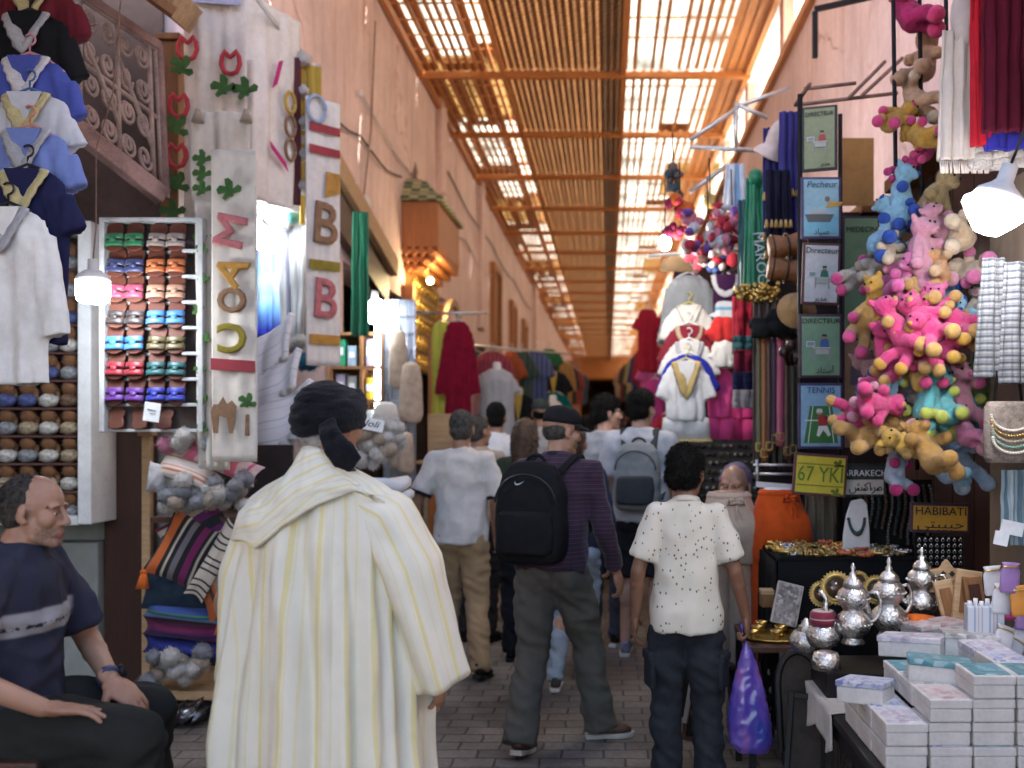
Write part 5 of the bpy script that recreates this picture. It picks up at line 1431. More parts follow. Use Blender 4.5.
# white pompom throws folded down over a rail
WTH = striped('white_throw', (.60, .62, .66), [(.1, .16, (.42, .43, .47)), (.5, .54, (.5, .5, .55))], .12, axis=1)
for k, (p0, p1, q0, q1, lab) in enumerate(((252, 292, 332, 380, 'white ribbed throw draped highest over the shop rail'), (248, 300, 368, 408, 'white ribbed throw draped in the middle of the pile'), (244, 312, 400, 452, 'white ribbed throw draped lowest above the cushions'))):
    t = thing('white_throw', lab, 'throw', P((p0 + p1) / 2, (q0 + q1) / 2, 6.5 - .12 * k), 0, 'white throws in the textile shop')
    mb = MB(); W_ = sx(p1 - p0, 6.4); Hh = sx(q1 - q0, 6.4)
    mb.grid(lambda u, v: ((u - .5) * W_, -.12 * math.sin(v * PI * .6) - .02 * math.sin(u * 12 + k), (.5 - v) * Hh + (u - .5) * .22 + .02 * math.sin(u * 7)), 24, 16, uvf=lambda u, v: (u * W_, v * Hh)); mb.build('cloth', WTH, t, solid=.04)
    pompoms(t, [(W_ * (-.45 + .15 * j), -.13, -Hh * .45 - .10 + .035 * j) for j in range(7)], .022, WPOM)

# cushion shelf
t = thing('cushion_shelf', 'open wooden shelf unit holding the cushions beside the dark doorpost', 'shelf')
mb = MB(); a, b_ = P(150, 690, 5.5), P(262, 690, 5.5)
mb.box(((a.x + b_.x) / 2, 5.75, a.z - .02), (b_.x - a.x, .6, .05)); mb.build('base', WOODL, t, bevel=.006)
mb = MB(); mb.box(((a.x + b_.x) / 2, 5.75, P(0, 520, 5.5).z), (b_.x - a.x, .5, .03)); mb.build('shelf_board', WOODD, t)
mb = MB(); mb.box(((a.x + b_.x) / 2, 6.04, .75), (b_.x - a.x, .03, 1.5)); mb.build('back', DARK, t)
for x in (a.x + .03, b_.x - .03):
    mb = MB(); mb.box((x, 5.75, a.z / 2 - .03), (.05, .4, a.z - .05)); mb.build('leg', WOODD, t)
def cushion(label, px, py, D, w_, h_, th, mat, roll=0, tilt=0, group='cushions in the cushion shelf', tas=None, name='cushion', cat='cushion', yaw=0):
    t = thing(name, label, cat, P(px, py, D), (tilt, roll, yaw), group)
    mb = MB()
    for sgn in (1,):
        n_ = 16
        mb.grid(lambda u, v: ((u - .5) * w_ * (1 - .10 * math.sin(PI * v)), -th / 2 * (math.sin(PI * u) * math.sin(PI * v)) ** .45 + .008 * noise.noise(V((u * 5, v * 5, px))), (v - .5) * h_ * (1 - .10 * math.sin(PI * u))), n_, n_, uvf=lambda u, v: (u * w_, v * h_))
        mb.grid(lambda u, v: ((.5 - u) * w_ * (1 - .10 * math.sin(PI * v)), th / 2 * (math.sin(PI * u) * math.sin(PI * v)) ** .45, (v - .5) * h_ * (1 - .10 * math.sin(PI * u))), n_, n_, uvf=lambda u, v: ((1 - u) * w_, v * h_))
    g = mb.build('cover', mat, t)
    for (x, z), m_ in (tas or []):
        b = MB(); b.ell((0, 0, 0), .020); b.tube([(0, 0, -.01), (0, 0, -.03), (0, 0, -.09)], [.016, .022, .036], 12); b.build('tassel', m_, t, M=tr(x * w_, -.0, z * h_) @ ry(-roll))
    return t
ORG = fabric((.62, .13, .02), 'wool')
K1 = striped('kilim_dark', (.018, .016, .02), [(.05, .22, (.50, .12, .03)), (.30, .34, (.5, .45, .35)), (.42, .52, (.16, .15, .16)), (.62, .74, (.16, .02, .09)), (.80, .84, (.4, .36, .28))], .33, soft=.004, bump=.5)
K2 = striped('kilim_purple', (.11, .02, .10), [(.06, .18, (.42, .37, .27)), (.24, .36, (.20, .02, .03)), (.48, .53, (.45, .40, .3)), (.66, .86, (.02, .02, .03))], .30, axis=1, soft=.004, bump=.5)
K3 = striped('kilim_cream', (.50, .44, .36), [(.12, .2, (.03, .03, .03)), (.38, .46, (.03, .03, .03)), (.64, .72, (.03, .03, .03))], .14, axis=1, soft=.004, bump=.5)
K4 = striped('kilim_rust', (.46, .12, .035), [(.3, .42, (.05, .045, .04)), (.55, .75, (.26, .20, .15))], .2, soft=.004, bump=.5)
DOT = None
cushion('dark kilim cushion with orange stripe leaning at the left of the shelf', 188, 552, 5.45, .35, .38, .13, K1, R(24), R(-12), tas=[((-.46, -.5), ORG)])
cushion('purple and cream striped kilim cushion in the middle of the shelf', 200, 540, 5.52, .40, .38, .14, K2, R(-32), R(-10))
cushion('rust kilim cushion leaning behind the djellaba', 228, 575, 5.42, .36, .40, .12, K4, R(-25), R(-12), tas=[((-.3, -.5), ORG)])
cushion('cream kilim strip cushion with black dashes', 215, 560, 5.36, .11, .46, .07, K3, R(28), R(-8))
cushion('dark green kilim cushion tucked low in the shelf', 178, 592, 5.5, .40, .22, .12, fabric((.03, .05, .075), 'wool'), R(5), 0)
PRINT = striped('dotted_print', (.58, .50, .45), [(.3, .4, (.48, .16, .07)), (.6, .66, (.5, .2, .1))], .09, axis=1, soft=.03)
cushion('flat white cushion printed with rows of orange dots', 186, 470, 5.38, .30, .15, .10, PRINT, R(18), R(-35), name='printed_cushion')
cushion('folded pink and white quilt on top of the cushion pile', 222, 462, 5.42, .44, .13, .10, striped('pink_quilt', (.56, .42, .42), [(.1, .35, (.55, .13, .20)), (.6, .65, (.5, .1, .2))], .24, soft=.02), R(22), R(-30), name='folded_quilt', cat='quilt')
cushion('grey knitted cushion hanging off the left of the pile', 157, 478, 5.36, .10, .17, .09, fabric((.42, .41, .42), 'wool'), R(8), 0, name='knitted_cushion')
for lab, px, py, cols, nn in (('bundle of white pompom cushions crammed on the middle shelf', 206, 492, WPOM, 30), ('heap of grey and white pompoms at the foot of the shelf', 175, 668, WPOM, 16), ('string of pale pompoms on top of the cushion pile', 200, 440, WPOM, 8)):
    t = thing('pompom_bundle', lab, 'pompom bundle', P(px, py, 5.4), 0, 'pompom bundles on the cushion shelf')
    wx = .22 if nn == 30 else (.16 if nn == 16 else .20); wz = .09 if nn > 8 else .03
    for k in range(nn):
        pompoms(t, [(random.uniform(-wx, wx), random.uniform(-.10, .06), random.uniform(-wz, wz))], random.uniform(.036, .05), [cols, cols, TPOM, GPOM][random.randrange(4)] if nn != 8 else [WPOM, fabric((.55, .2, .3), 'plush'), fabric((.2, .3, .45), 'plush')][k % 3])
for k, (lab, py, mat_) in enumerate((('blue and green striped blanket folded on the shelf', 612, striped('blue_blanket', (.05, .09, .30), [(.1, .3, (.12, .26, .42)), (.4, .5, (.08, .24, .12))], .11, axis=1)), ('maroon and navy striped blanket folded under the blue one', 630, striped('maroon_blanket', (.12, .015, .06), [(.4, .6, (.03, .03, .16))], .08, axis=1)), ('deep blue blanket folded lowest on the shelf', 648, fabric((.03, .04, .20))))):
    cushion(lab, 188, py, 5.52, .50, .10, .20, mat_, R(6), 0, name='folded_blanket', cat='blanket', group='blankets on the cushion shelf')
t = thing('silver_wrap', 'crumpled silver wrapping lying under the shelf', 'wrapping', P(186, 718, 5.4))
mb = MB(); mb.ell((0, 0, .03), (.13, .1, .05), None, 24, 14)
for i, v in enumerate(mb.v): mb.v[i] = v + V((1, 1, 1)) * .05 * noise.noise(v * 22)
mb.build('foil', M('dull_foil', (.10, .10, .11), .25, .2, metal=.8), t)

# behind the turban: throws, note, shelf, stand
t = thing('pompom_bundle', 'white pompom throws piled right beside the black turban', 'pompom bundle', P(377, 440, 5.9), 0, 'pompom bundles behind the turbaned man')
pompoms(t, [(random.uniform(-.12, .12), random.uniform(-.08, .08), random.uniform(-.13, .12)) for _ in range(26)], .045, WPOM); pompoms(t, [(random.uniform(-.1, .1), -.08, random.uniform(-.12, .1)) for _ in range(6)], .04, TPOM)
t = thing('folded_throw', 'pale ribbed throw folded under the pompom pile', 'throw', P(377, 474, 5.9))
mb = MB()
for k in range(4):
    z0 = -.06 - .075 * k
    mb.loft([[V(((.19 + .02 * math.sin(k * 2)) * a_ * math.copysign(abs(math.cos(q)) ** .45, math.cos(q)), .15 * a_ * math.copysign(abs(math.sin(q)) ** .45, math.sin(q)), z0 + dz + .012 * math.sin(q * 3 + k))) for q in [2 * PI * j / 28 for j in range(28)]] for a_, dz in ((.9, -.034), (1, -.018), (1, .016), (.9, .034))])
mb.build('cloth', WTH, t)
t = thing('paper_note', 'white paper note with black handwriting above the pompom pile', 'note', P(370, 424, 5.75))
mb = MB(); mb.box((0, 0, 0), (.16, .006, .07), ry(R(12))); nt_ = mb.build('card', WHITEP, t); lettering('Joli', .055, BLACK, nt_, tr(.01, -.005, 0) @ FACE @ rz(R(-12)), 'handwriting', .002, 1.2, 0, .3)
t = thing('goods_shelf', 'brown shelf of small packets behind the turbaned man', 'shelf', P(360, 385, 8.4))
W_, Hh = .42, .85
mb = MB(); 
for x in (-W_ / 2, W_ / 2, .04): mb.box((x, 0, 0), (.025, .25, Hh))
for z in (-.42, -.14, .14, .42): mb.box((0, -.003, z), (W_ + .02, .25, .025))
mb.box((0, .14, 0), (W_, .02, Hh)); mb.build('frame', WOODM, t)
PC = [('green', (.02, .25, .12)), ('dark green', (.02, .12, .08)), ('grey', (.3, .3, .28)), ('pale blue', (.3, .4, .5)), ('white', (.55, .55, .55)), ('yellow', (.5, .32, .03)), ('lilac', (.35, .3, .42))]
k = 0
for z in (.155, -.125, -.405):
    for j, x in enumerate((-.14, -.045, .10, .165)):
        nm, col = PC[(k * 3 + (k // 4)) % 7]; k += 1
        o = thing('packet', '%s packet on the brown shelf, %s shelf, %s from left' % (nm, {.155: 'upper', -.125: 'middle', -.405: 'lower'}[z], ['first', 'second', 'third', 'fourth'][j]), 'packet', P(360, 385, 8.4) + V((x, -.03, z)), 0, 'packets on the brown shelf')
        h_ = random.uniform(.14, .23); mb = MB(); mb.box((0, 0, h_ / 2), (.075 if x < .1 else .055, .12, h_)); mb.build('carton', M('packet_' + nm.replace(' ', '_'), col, .5, .3, 25), o, bevel=.004)
        mb = MB(); mb.box((0, -.063, h_ * .55), (.05, .004, h_ * .3)); mb.build('wrapper_panel', WHITEP, o)
runner('green_fringed_cloth', 'green patterned cloth hanging in the dark doorway', 'cloth', 353, 368, 212, 336, 7.9, striped('green_weave', (.02, .17, .09), [(.3, .5, (.06, .25, .15))], .07), None, .025, 2, seed=3, taper=1.15)
# lit white stand with pouches
t = thing('wire_grid_stand', 'white wire grid stand hung with beige pouches', 'display stand', P(399, 300, 8.3))
mb = MB(); Hh = sx(185, 8.3)
mb.box((0, .03, -Hh / 2), (.27, .012, Hh)); mb.build('backing', M('stand_panel', (.26, .28, .34), .5), t)
mb = MB()
for k in range(12): mb.tube([(-.13, 0, -Hh * k / 11), (.13, 0, -Hh * k / 11)], .006, 5)
for k in range(5): mb.tube([(-.13 + .065 * k, 0, 0), (-.13 + .065 * k, 0, -Hh)], .006, 5)
mb.build('wire_grid', M('dull_wire', (.3, .3, .36), .4, metal=.6), t)
mb = MB(); mb.box((-.17, 0, -Hh * .3), (.05, .05, Hh * .6)); mb.build('light_tube', glow('stand_tube', (.82, .92, 1), 4), t)
lamp_light('stand_light', P(378, 320, 8.1), 1.6, (.85, .93, 1), .08)
t = thing('round_bulb', 'bare glowing bulb over the packet shelf', 'lamp', P(375, 312, 8.2))
mb = MB(); mb.ell((0, 0, 0), .10); mb.build('diffuser', glow('shop_tube', (.85, .93, 1), 7), t); mb = MB(); mb.lathe([(.03, .09), (.03, .17), (0, .175)], 12); mb.build('cap', WHITEP, t)
BEI = fabric((.44, .33, .25), 'wool')
for k, (px, py, h_, w_, lab) in enumerate(((398, 330, .48, .08, 'long narrow beige pouch on the upper wire grid'), (411, 362, .50, .10, 'beige pouch with rounded end at the grid edge'), (397, 425, .36, .07, 'beige pouch hung low on the wire grid'), (406, 432, .34, .07, 'tan pouch hung lowest beside the arch pillar'), (386, 402, .42, .12, 'pale cloth bag hung from the left of the grid'))):
    o = thing('pouch', lab, 'pouch', P(px, py, 8.15 - .02 * k), 0, 'pouches on the wire stand'); mb = MB()
    mb.loft([[V((w_ * a_ * math.cos(q), .03 * a_ * math.sin(q), -h_ * tt)) for q in [2 * PI * j / 18 for j in range(18)]] for tt, a_ in ((0, .35), (.06, .7), (.3, .9), (.85, 1), (.96, .8), (1, .4))]); mb.build('bag', BEI if k < 4 else fabric((.48, .44, .40)), o)
    mb = MB(); mb.tube([(-.03, 0, -.01), (0, 0, .1), (.03, 0, -.01)], .005, 6); mb.build('string', DARKCLOTH, o)
# lintel boards over the shops
t = thing('wooden_lintel', 'slanting brown lintel board over the textile shop opening', 'lintel')
mb = MB(); mb.bar(P(322, 146, 8.3), P(392, 268, 11.0), .14, .2); mb.build('board', WOODL, t, bevel=.01)
mb = MB(); mb.bar(P(326, 186, 8.5), P(386, 282, 10.9), .08, .5); mb.build('fascia', WOODD, t)
t = thing('junction_box', 'small white junction box with cables on the pink wall', 'junction box', V((LW + .05, 9.9, 3.72)))
mb = MB(); mb.box((0, 0, 0), (.1, .18, .32)); mb.build('cover', WHITEP, t, bevel=.01); mb = MB(); mb.tube([(0, 0, .16), (0, .3, .9), (.0, .5, 2.1)], .008, 5); mb.tube([(0, .05, -.16), (0, .15, -.7)], .008, 5); mb.tube([(0, -.09, .05), (0, -1.2, .02), (0, -2.4, .15)], .008, 5); mb.build('cable', IRON, t)

# cables and fixings on the pink wall
for k, (y0, z0, y1, z1, sag, lab) in enumerate(((6.2, 4.35, 11.8, 4.55, .10, 'thin black cable sagging along the pink wall above the cloths'), (9.9, 4.9, 21, 4.75, .16, 'grey cable looping along the pink wall past the portal'), (14.9, 5.5, 32, 5.3, .14, 'upper cable running along the far pink wall'))):
    t = thing('wall_cable', lab, 'cable', (LW + .03, y0, z0)); mb = MB(); n_ = 14
    mb.tube([(.01 * (i % 2), (y1 - y0) * i / n_, (z1 - z0) * i / n_ - sag * abs(math.sin(i / n_ * PI * 3))) for i in range(n_ + 1)], .011, 6); mb.build('wire', BLACK if k != 1 else STEEL, t)
    mb = MB()
    for i in range(0, n_ + 1, 5): mb.box((.0, (y1 - y0) * i / n_, (z1 - z0) * i / n_ - sag * abs(math.sin(i / n_ * PI * 3))), (.03, .03, .05))
    mb.build('clip', WHITEP, t)
# the carved portal with its tiled canopy
t = thing('carved_portal', 'carved orange wood shop portal with green tiled canopy and gold panel', 'portal', (LW, 12.4, 0))
WP = wood('portal_wood', (.42, .15, .045), .5, 2, .25)
mb = MB(); mb.box((.07, -.35, 1.65), (.14, .16, 3.3)); mb.build('jamb', WP, t, bevel=.012)
mb = MB(); mb.box((.09, 1.6, 1.65), (.18, .16, 3.3)); mb.build('jamb', WP, t, bevel=.012)
mb = MB(); mb.box((.22, .40, 4.02), (.44, 1.7, .56)); mb.build('canopy_box', WP, t, bevel=.02)
mb = MB()
for r_ in range(3):
    z = 3.70 - .085 * r_; dx_ = .42 - .09 * r_
    for k in range(12 - r_): mb.box((dx_ - .03, -.40 + .05 * r_ + .145 * k, z), (.085, .10, .08), rx(R(45)))
    for k in range(4 - r_ // 2): mb.box((.05 + .10 * k, -.43 + .07 * r_, z), (.09, .085, .08), ry(R(45)))
    mb.box((dx_ / 2 - .02, .42, z), (dx_ - .06, 1.62 - .1 * r_, .075))
mb.build('muqarnas', WP, t, bevel=.006)
def checker():
    m, nt, b = _new('checker_tile'); ck = nd(nt, 'ShaderNodeTexChecker'); ck.inputs['Scale'].default_value = 9.5; ck.inputs[1].default_value = (.05, .12, .06, 1); ck.inputs[2].default_value = (.42, .36, .22, 1)
    nt.links.new(coords(nt, (1, 1, 2)), ck.inputs['Vector']); nt.links.new(ck.outputs['Color'], b.inputs['Base Color']); b.inputs['Roughness'].default_value = .35; bumpn(nt, b, ck.outputs['Fac'], .4, .01); return m
mb = MB(); rg = []
for x1, y0, y1, z in ((.50, -.50, 1.28, 4.30), (.51, -.51, 1.29, 4.335), (.40, -.40, 1.18, 4.42), (.26, -.26, 1.04, 4.58), (.10, -.10, .9, 4.66)): rg.append([V((0, y0, z)), V((x1, y0, z)), V((x1, y1, z)), V((0, y1, z))])
mb.loft(rg, smooth=False); mb.build('tile_roof', checker(), t)
mb = MB(); mb.lathe([(.03, 0), (.05, .05), (.02, .1), (.035, .16), (0, .3)], 10, tr(.06, .1, 4.62)); mb.build('finial', IRON, t)
mb = MB(); mb.box((.05, .62, 3.05), (.10, 1.75, 1.5)); gp = mb.build('gold_panel', BRASS, t)
mb = MB()
for i in range(7):
    for j in range(6):
        c = V((.108, -.12 + .25 * i, 2.40 + .24 * j)); mb.tube([c + V((0, .1 * math.cos(q), .1 * math.sin(q))) for q in [2 * PI * k / 8 for k in range(9)]], .014, 5); mb.ell(c, .028, None, 8, 6)
mb.build('gold_relief', GOLD, gp)
mb = MB(); 
for k in range(14):
    a0 = PI * k / 13; mb.box((.46, .62 + .95 * math.cos(a0), 2.2 + 1.0 * math.sin(a0)), (.06, .22, .1), rx(a0 + PI / 2))
for z in range(20): mb.box((.45, 1.62, .1 + z * .11), (.05, .12, .085))
mb.build('carved_arch', WOODL, t, bevel=.008)
tb = thing('hanging_bulb', 'small warm bulb glowing under the portal canopy', 'lamp', (LW + .30, 12.2, 3.38)); mb = MB(); mb.ell((0, 0, 0), .04); mb.build('diffuser', glow('bulb_portal', (1, .78, .4), 12), tb); mb = MB(); mb.tube([(0, 0, .03), (0, 0, .2)], .008, 6); mb.build('cord', BLACK, tb)
lamp_light('portal_light', (LW + .42, 12.15, 3.25), 7, (1, .74, .38), .05)
post('orange carved pillar between the portal and the dress stall', 428, 437, 338, 560, 10.6, .2, WP, 'carved_pillar')

# dresses and torsos farther down
rail = thing('clothes_rail', 'thin pale rail that the burgundy dress hangs from', 'rail', P(460, 313, 10)); mb = MB(); mb.tube([(-.30, 0, 0), (.28, 0, .0)], .014, 6); mb.tube([(-.2, 0, 0), (-.6, .2, .03)], .014, 6); mb.build('rod', STEEL, rail)
make_top('dress', 'long yellow green dress hanging on the left of the burgundy one', 'dress', 443, 322, 10.1, .24, 1.02, fabric((.40, .38, .06)), 0, None, None, STEEL, 'dresses on the pale rail', flare=1.05)
make_top('dress', 'long burgundy velvet dress on the pale rail', 'dress', 458, 322, 9.95, .26, .98, fabric((.17, .006, .022), 'wool'), .62, None, None, WHITEP, 'dresses on the pale rail', flare=1.05, slw=.05)
t = thing('folding_stand', 'pale wooden board with a ledge standing behind the cream t-shirt man', 'board', P(437, 440, 8.8))
mb = MB(); mb.box((0.03, 0, .02), (.22, .03, .42)); mb.build('panel', WOODL, t, bevel=.005); mb = MB(); mb.box((0, -.12, -.19), (.30, .24, .025)); mb.build('ledge', WOODL, t, bevel=.004); mb = MB(); mb.box((.04, -.02, -.12), (.12, .06, .07)); mb.build('slot', BLACK, t)
mb = MB(); mb.box((-.1, .03, -.9), (.04, .04, 1.45)); mb.box((.12, .03, -.9), (.04, .04, 1.45)); mb.build('stand', WOODL, t)
def torso(label, px, py, D, w_, h_, mat, neckm=WHITEP, trim=None):
    t = make_top('display_torso', label, 'mannequin', px, py, D, w_, h_, mat, .16, None, None, None, 'display torsos of the dress stall', depth=.1)
    mb = MB(); mb.lathe([(.055, -.03), (.045, .02), (.045, .07), (.03, .085), (0, .087)], 16); mb.build('neck_block', neckm, t)
    mb = MB(); mb.tube([(0, 0, -h_ + .02), (0, 0, -(P(0, py, D).z) + .02)], .02, 8); mb.lathe([(.16, 0), (.15, .02), (.02, .03)], 18, tr(0, 0, -P(0, py, D).z)); mb.build('stand', STEEL, t)
    if trim:
        b = MB(); b.prism([(-.05, 0), (.05, 0), (.03, -.16), (0, -.3), (-.03, -.16)], 0, .012, tr(0, -.12, .0) @ FACE); b.build('gold_yoke', trim, t)
    return t
torso('pale pink display torso at the left of the dress stall', 473, 376, 11.2, .30, .62, fabric((.58, .33, .37)))
torso('light grey display torso in the centre of the dress stall', 497, 370, 10.8, .38, .75, fabric((.40, .42, .46)))
GY = fabric((.45, .33, .08))
torso('black robe with gold yoke and cream headscarf on a stand', 519, 395, 11.4, .32, .9, fabric((.012, .012, .014)), fabric((.5, .45, .35)), GY)
torso('black kaftan with cream gold neckline at the far end', 554, 372, 13, .36, .8, fabric((.012, .014, .016)), BLACK, GY)
torso('white t-shirt torso in front of a teal kaftan', 553, 402, 12.4, .26, .7, fabric((.6, .55, .55)))
rail = thing('clothes_rail', 'long rail of striped robes over the grey torso', 'rail', P(505, 347, 12)); mb = MB(); mb.tube([(-.5, 0, .03), (.75, .5, -.05)], .014, 6); mb.build('rod', STEEL, rail)
RS = striped('red_stripe_robe', (.28, .04, .06), [(.2, .3, (.06, .03, .05)), (.6, .66, (.4, .15, .15))], .05, attr=None, axis=0)
BS = striped('blue_stripe_robe', (.07, .09, .20), [(.2, .4, (.03, .04, .10)), (.7, .76, (.2, .22, .33))], .06, attr=None, axis=0)
GS = striped('green_stripe_robe', (.05, .075, .06), [(.3, .5, (.02, .03, .025))], .06, attr=None, axis=0)
for px, D, w_, h_, m_, lab in ((476, 12.2, .2, .5, fabric((.03, .045, .04)), 'dark green robe at the left end of the rail'), (492, 12.0, .40, .62, RS, 'red and black striped robe on the rail'), (511, 12.1, .20, .55, fabric((.30, .07, .025)), 'rust robe squeezed beside the red one'), (521, 12.2, .28, .75, GS, 'grey green striped robe on the rail'), (536, 12.4, .30, .72, BS, 'blue striped robe at the right end of the rail')):
    make_top('robe', lab, 'robe', px, 352, D, w_, h_, m_, .22, None, None, STEEL, 'robes on the dress stall rail')
make_top('robe', 'green robe hanging high beside the archway', 'robe', 549, 350, 13.6, .3, .35, fabric((.02, .10, .04)), .1, None, None, STEEL, 'robes on the dress stall rail')
make_top('robe', 'teal kaftan half hidden behind the white torso', 'robe', 553, 393, 12.9, .4, .7, fabric((.0, .10, .10)), .2, None, None, STEEL, 'robes on the dress stall rail')
# ================================================================ RIGHT SIDE
# dark wooden backing boards of the stall
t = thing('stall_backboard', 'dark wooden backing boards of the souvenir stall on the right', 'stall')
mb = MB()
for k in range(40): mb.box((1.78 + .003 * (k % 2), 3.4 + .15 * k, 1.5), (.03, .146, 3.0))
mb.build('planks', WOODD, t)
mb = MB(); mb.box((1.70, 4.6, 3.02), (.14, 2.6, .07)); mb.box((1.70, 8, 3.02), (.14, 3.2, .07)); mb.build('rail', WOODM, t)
mb = MB(); mb.box((1.38, 6.5, 1.5), (.78, .04, 3.0)); mb.build('partition', DARK, t)
mb = MB(); mb.box((1.62, 3.42, 1.2), (.10, .10, 2.6)); mb.box((1.77, 3.42, 1.2), (.12, .08, 2.6)); mb.build('upright', M('grey_post', (.10, .085, .075), .6), t, bevel=.006)
t = thing('plaster_wall', 'grey brown plaster pier behind the beaded bags', 'wall')
mb = MB(); mb.box((1.75, 3.95, 1.3), (.30, .5, 2.6)); mb.build('wall', plaster('brown_plaster', (.23, .18, .13), .5, (.12, .09, .07)), t, bevel=.01)

# ---------------- painted tin signs
SB = dict(olive=(.21, .24, .13), sky=(.26, .42, .50), white=(.50, .49, .50), green=(.16, .27, .17), tennis=(.20, .34, .48), yellow=(.52, .42, .03), ochre=(.50, .26, .03), plate=(.48, .46, .45))
INK = M('sign_ink', (.015, .018, .02), .6)
def sign(label, x0, y0, x1, y1, D, col, frame=(.07, .035, .06), roll=0, yaw=0, fr=.014):
    a, b_ = P(x0, y0, D), P(x1, y1, D); W_, Hh = b_.x - a.x, a.z - b_.z
    t = thing('tin_sign', label, 'sign', (a + b_) / 2, (0, roll, yaw), 'painted signs hung on the stall front')
    mb = MB(); mb.box((0, .006, 0), (W_, .016, Hh)); fo = mb.build('frame', M('sign_frame_%d' % int(frame[0] * 1000), frame, .5, .3, 20), t, bevel=.004)
    mb = MB(); mb.box((0, -.004, 0), (W_ - 2 * fr, .008, Hh - 2 * fr)); face = mb.build('face', M('sign_%03d_%03d_%03d' % tuple(int(c * 100) for c in col), col, .5, .16, 9), t)
    return t, face, W_, Hh
def pic(face, poly, col, x=0, z=0, s=1.0, dz=-.0095, name='picture'):
    mb = MB(); mb.prism([(p[0] * s, p[1] * s) for p in poly], 0, .003, tr(x, dz, z) @ FACE)
    mb.build(name, M('pic_%03d_%03d_%03d' % tuple(int(c * 255) for c in col), col, .6, .1), face)
def rect(w, h): return [(-w / 2, -h / 2), (w / 2, -h / 2), (w / 2, h / 2), (-w / 2, h / 2)]
def desk_man(face, W_, z, shirt):
    pic(face, rect(.42 * W_, .03 * W_), (.42, .42, .40), .02 * W_, z); pic(face, [(-.19 * W_, -.28 * W_), (-.16 * W_, -.28 * W_), (-.14 * W_, 0), (.15 * W_, 0), (.17 * W_, -.28 * W_), (.20 * W_, -.28 * W_), (.20 * W_, .0), (-.19 * W_, .0)], (.25, .25, .25), .02 * W_, z - .01 * W_)
    pic(face, rect(.30 * W_, .12 * W_), (.36, .36, .34), .03 * W_, z - .09 * W_, dz=-.0105)
    pic(face, [(-.11 * W_, 0), (.11 * W_, 0), (.09 * W_, .15 * W_), (.04 * W_, .19 * W_), (-.04 * W_, .19 * W_), (-.09 * W_, .15 * W_)], shirt, .08 * W_, z + .015 * W_)
    pic(face, circle(.055 * W_), (.35, .22, .16), .08 * W_, z + .245 * W_); pic(face, [(-.06 * W_, 0), (.06 * W_, 0), (.045 * W_, .05 * W_), (-.045 * W_, .05 * W_)], (.02, .02, .02), .08 * W_, z + .262 * W_, dz=-.0105)
    pic(face, rect(.20 * W_, .13 * W_), (.52, .52, .5), -.24 * W_, z + .09 * W_); pic(face, rect(.16 * W_, .09 * W_), (.2, .26, .3), -.24 * W_, z + .09 * W_, dz=-.0105)
def words(face, s, x, z, size, mat=INK, sx_=1.0, shear=0): lettering(s, size, mat, face, tr(x, -.0125, z) @ FACE, 'lettering', .003, sx_, .0, shear)
AR_MUDIR = '\ufeae\ufbfe\ufef3\ufeaa\ufee3'.replace('\ufbfe\ufef3', '\ufef3')
D = 5.1
t, f, W_, Hh = sign('olive tin sign of a person at a desk, highest in the sign column', 802, 106, 837, 171, 5.3, SB['olive'], (.015, .02, .02), 0, R(-18)); words(f, 'DIRECTEUR', 0, Hh * .37, .030, INK, .95); desk_man(f, W_, -.02, (.30, .05, .04)); words(f, AR_MUDIR, .03, -Hh * .40, .03)
t, f, W_, Hh = sign('pale blue tin sign with a fishing boat', 801, 177, 841, 239, 5.15, SB['sky'], (.06, .05, .13)); words(f, 'Pecheur', 0, Hh * .37, .047, M('sign_blue', (.03, .08, .16), .6), 1.0, .2)
pic(f, [(-.075, 0), (.075, 0), (.055, -.04), (-.06, -.04)], (.10, .10, .10), -.01, -.035); pic(f, [(-.05, 0), (.04, 0), (.03, .02), (-.04, .02)], (.4, .38, .36), -.01, -.033, dz=-.0105); pic(f, [(0, 0), (.08, .01), (.09, .03), (.02, .03)], (.5, .28, .05), .02, .0); pic(f, circle(.013), (.2, .12, .08), .03, .045); pic(f, rect(.165, .09), (.16, .38, .50), 0, -.09, dz=-.0088); words(f, '\ufea9\ufe8e\ufef4\ufebb', .0, -Hh * .39, .04)
t, f, W_, Hh = sign('white tin sign of a clerk in green at a desk', 802, 243, 840, 305, 5.1, SB['white'], (.10, .03, .03), R(2)); words(f, 'Directeur', 0, Hh * .37, .042); desk_man(f, W_, -.02, (.03, .13, .09)); words(f, AR_MUDIR, .0, -Hh * .40, .036)
t, f, W_, Hh = sign('green tin sign of a man in a blue shirt at a desk', 799, 314, 842, 378, 5.05, SB['green'], (.05, .02, .04)); words(f, 'DIRECTEUR', 0, Hh * .385, .034, INK, 1.08); desk_man(f, W_, -.01, (.04, .09, .26)); words(f, '\ufea9\ufe8e\ufe98\ufeb3\ufe83', .02, -Hh * .385, .042)
t, f, W_, Hh = sign('blue tin sign of a tennis player on a green court', 798, 383, 843, 449, 5.0, SB['tennis'], (.045, .03, .09)); words(f, 'TENNIS', 0, Hh * .385, .042, M('sign_navy', (.02, .04, .12), .6))
pic(f, [(-.085, -.115), (.085, -.115), (.055, .07), (-.055, .07)], (.03, .13, .03), 0, -.02); 
for q in (-1, 1): pic(f, [(q * .062, -.115), (q * .067, -.115), (q * .042, .07), (q * .038, .07)], (.5, .5, .45), 0, -.02, dz=-.0105)
pic(f, rect(.16, .006), (.55, .55, .5), 0, -.022, dz=-.0108)
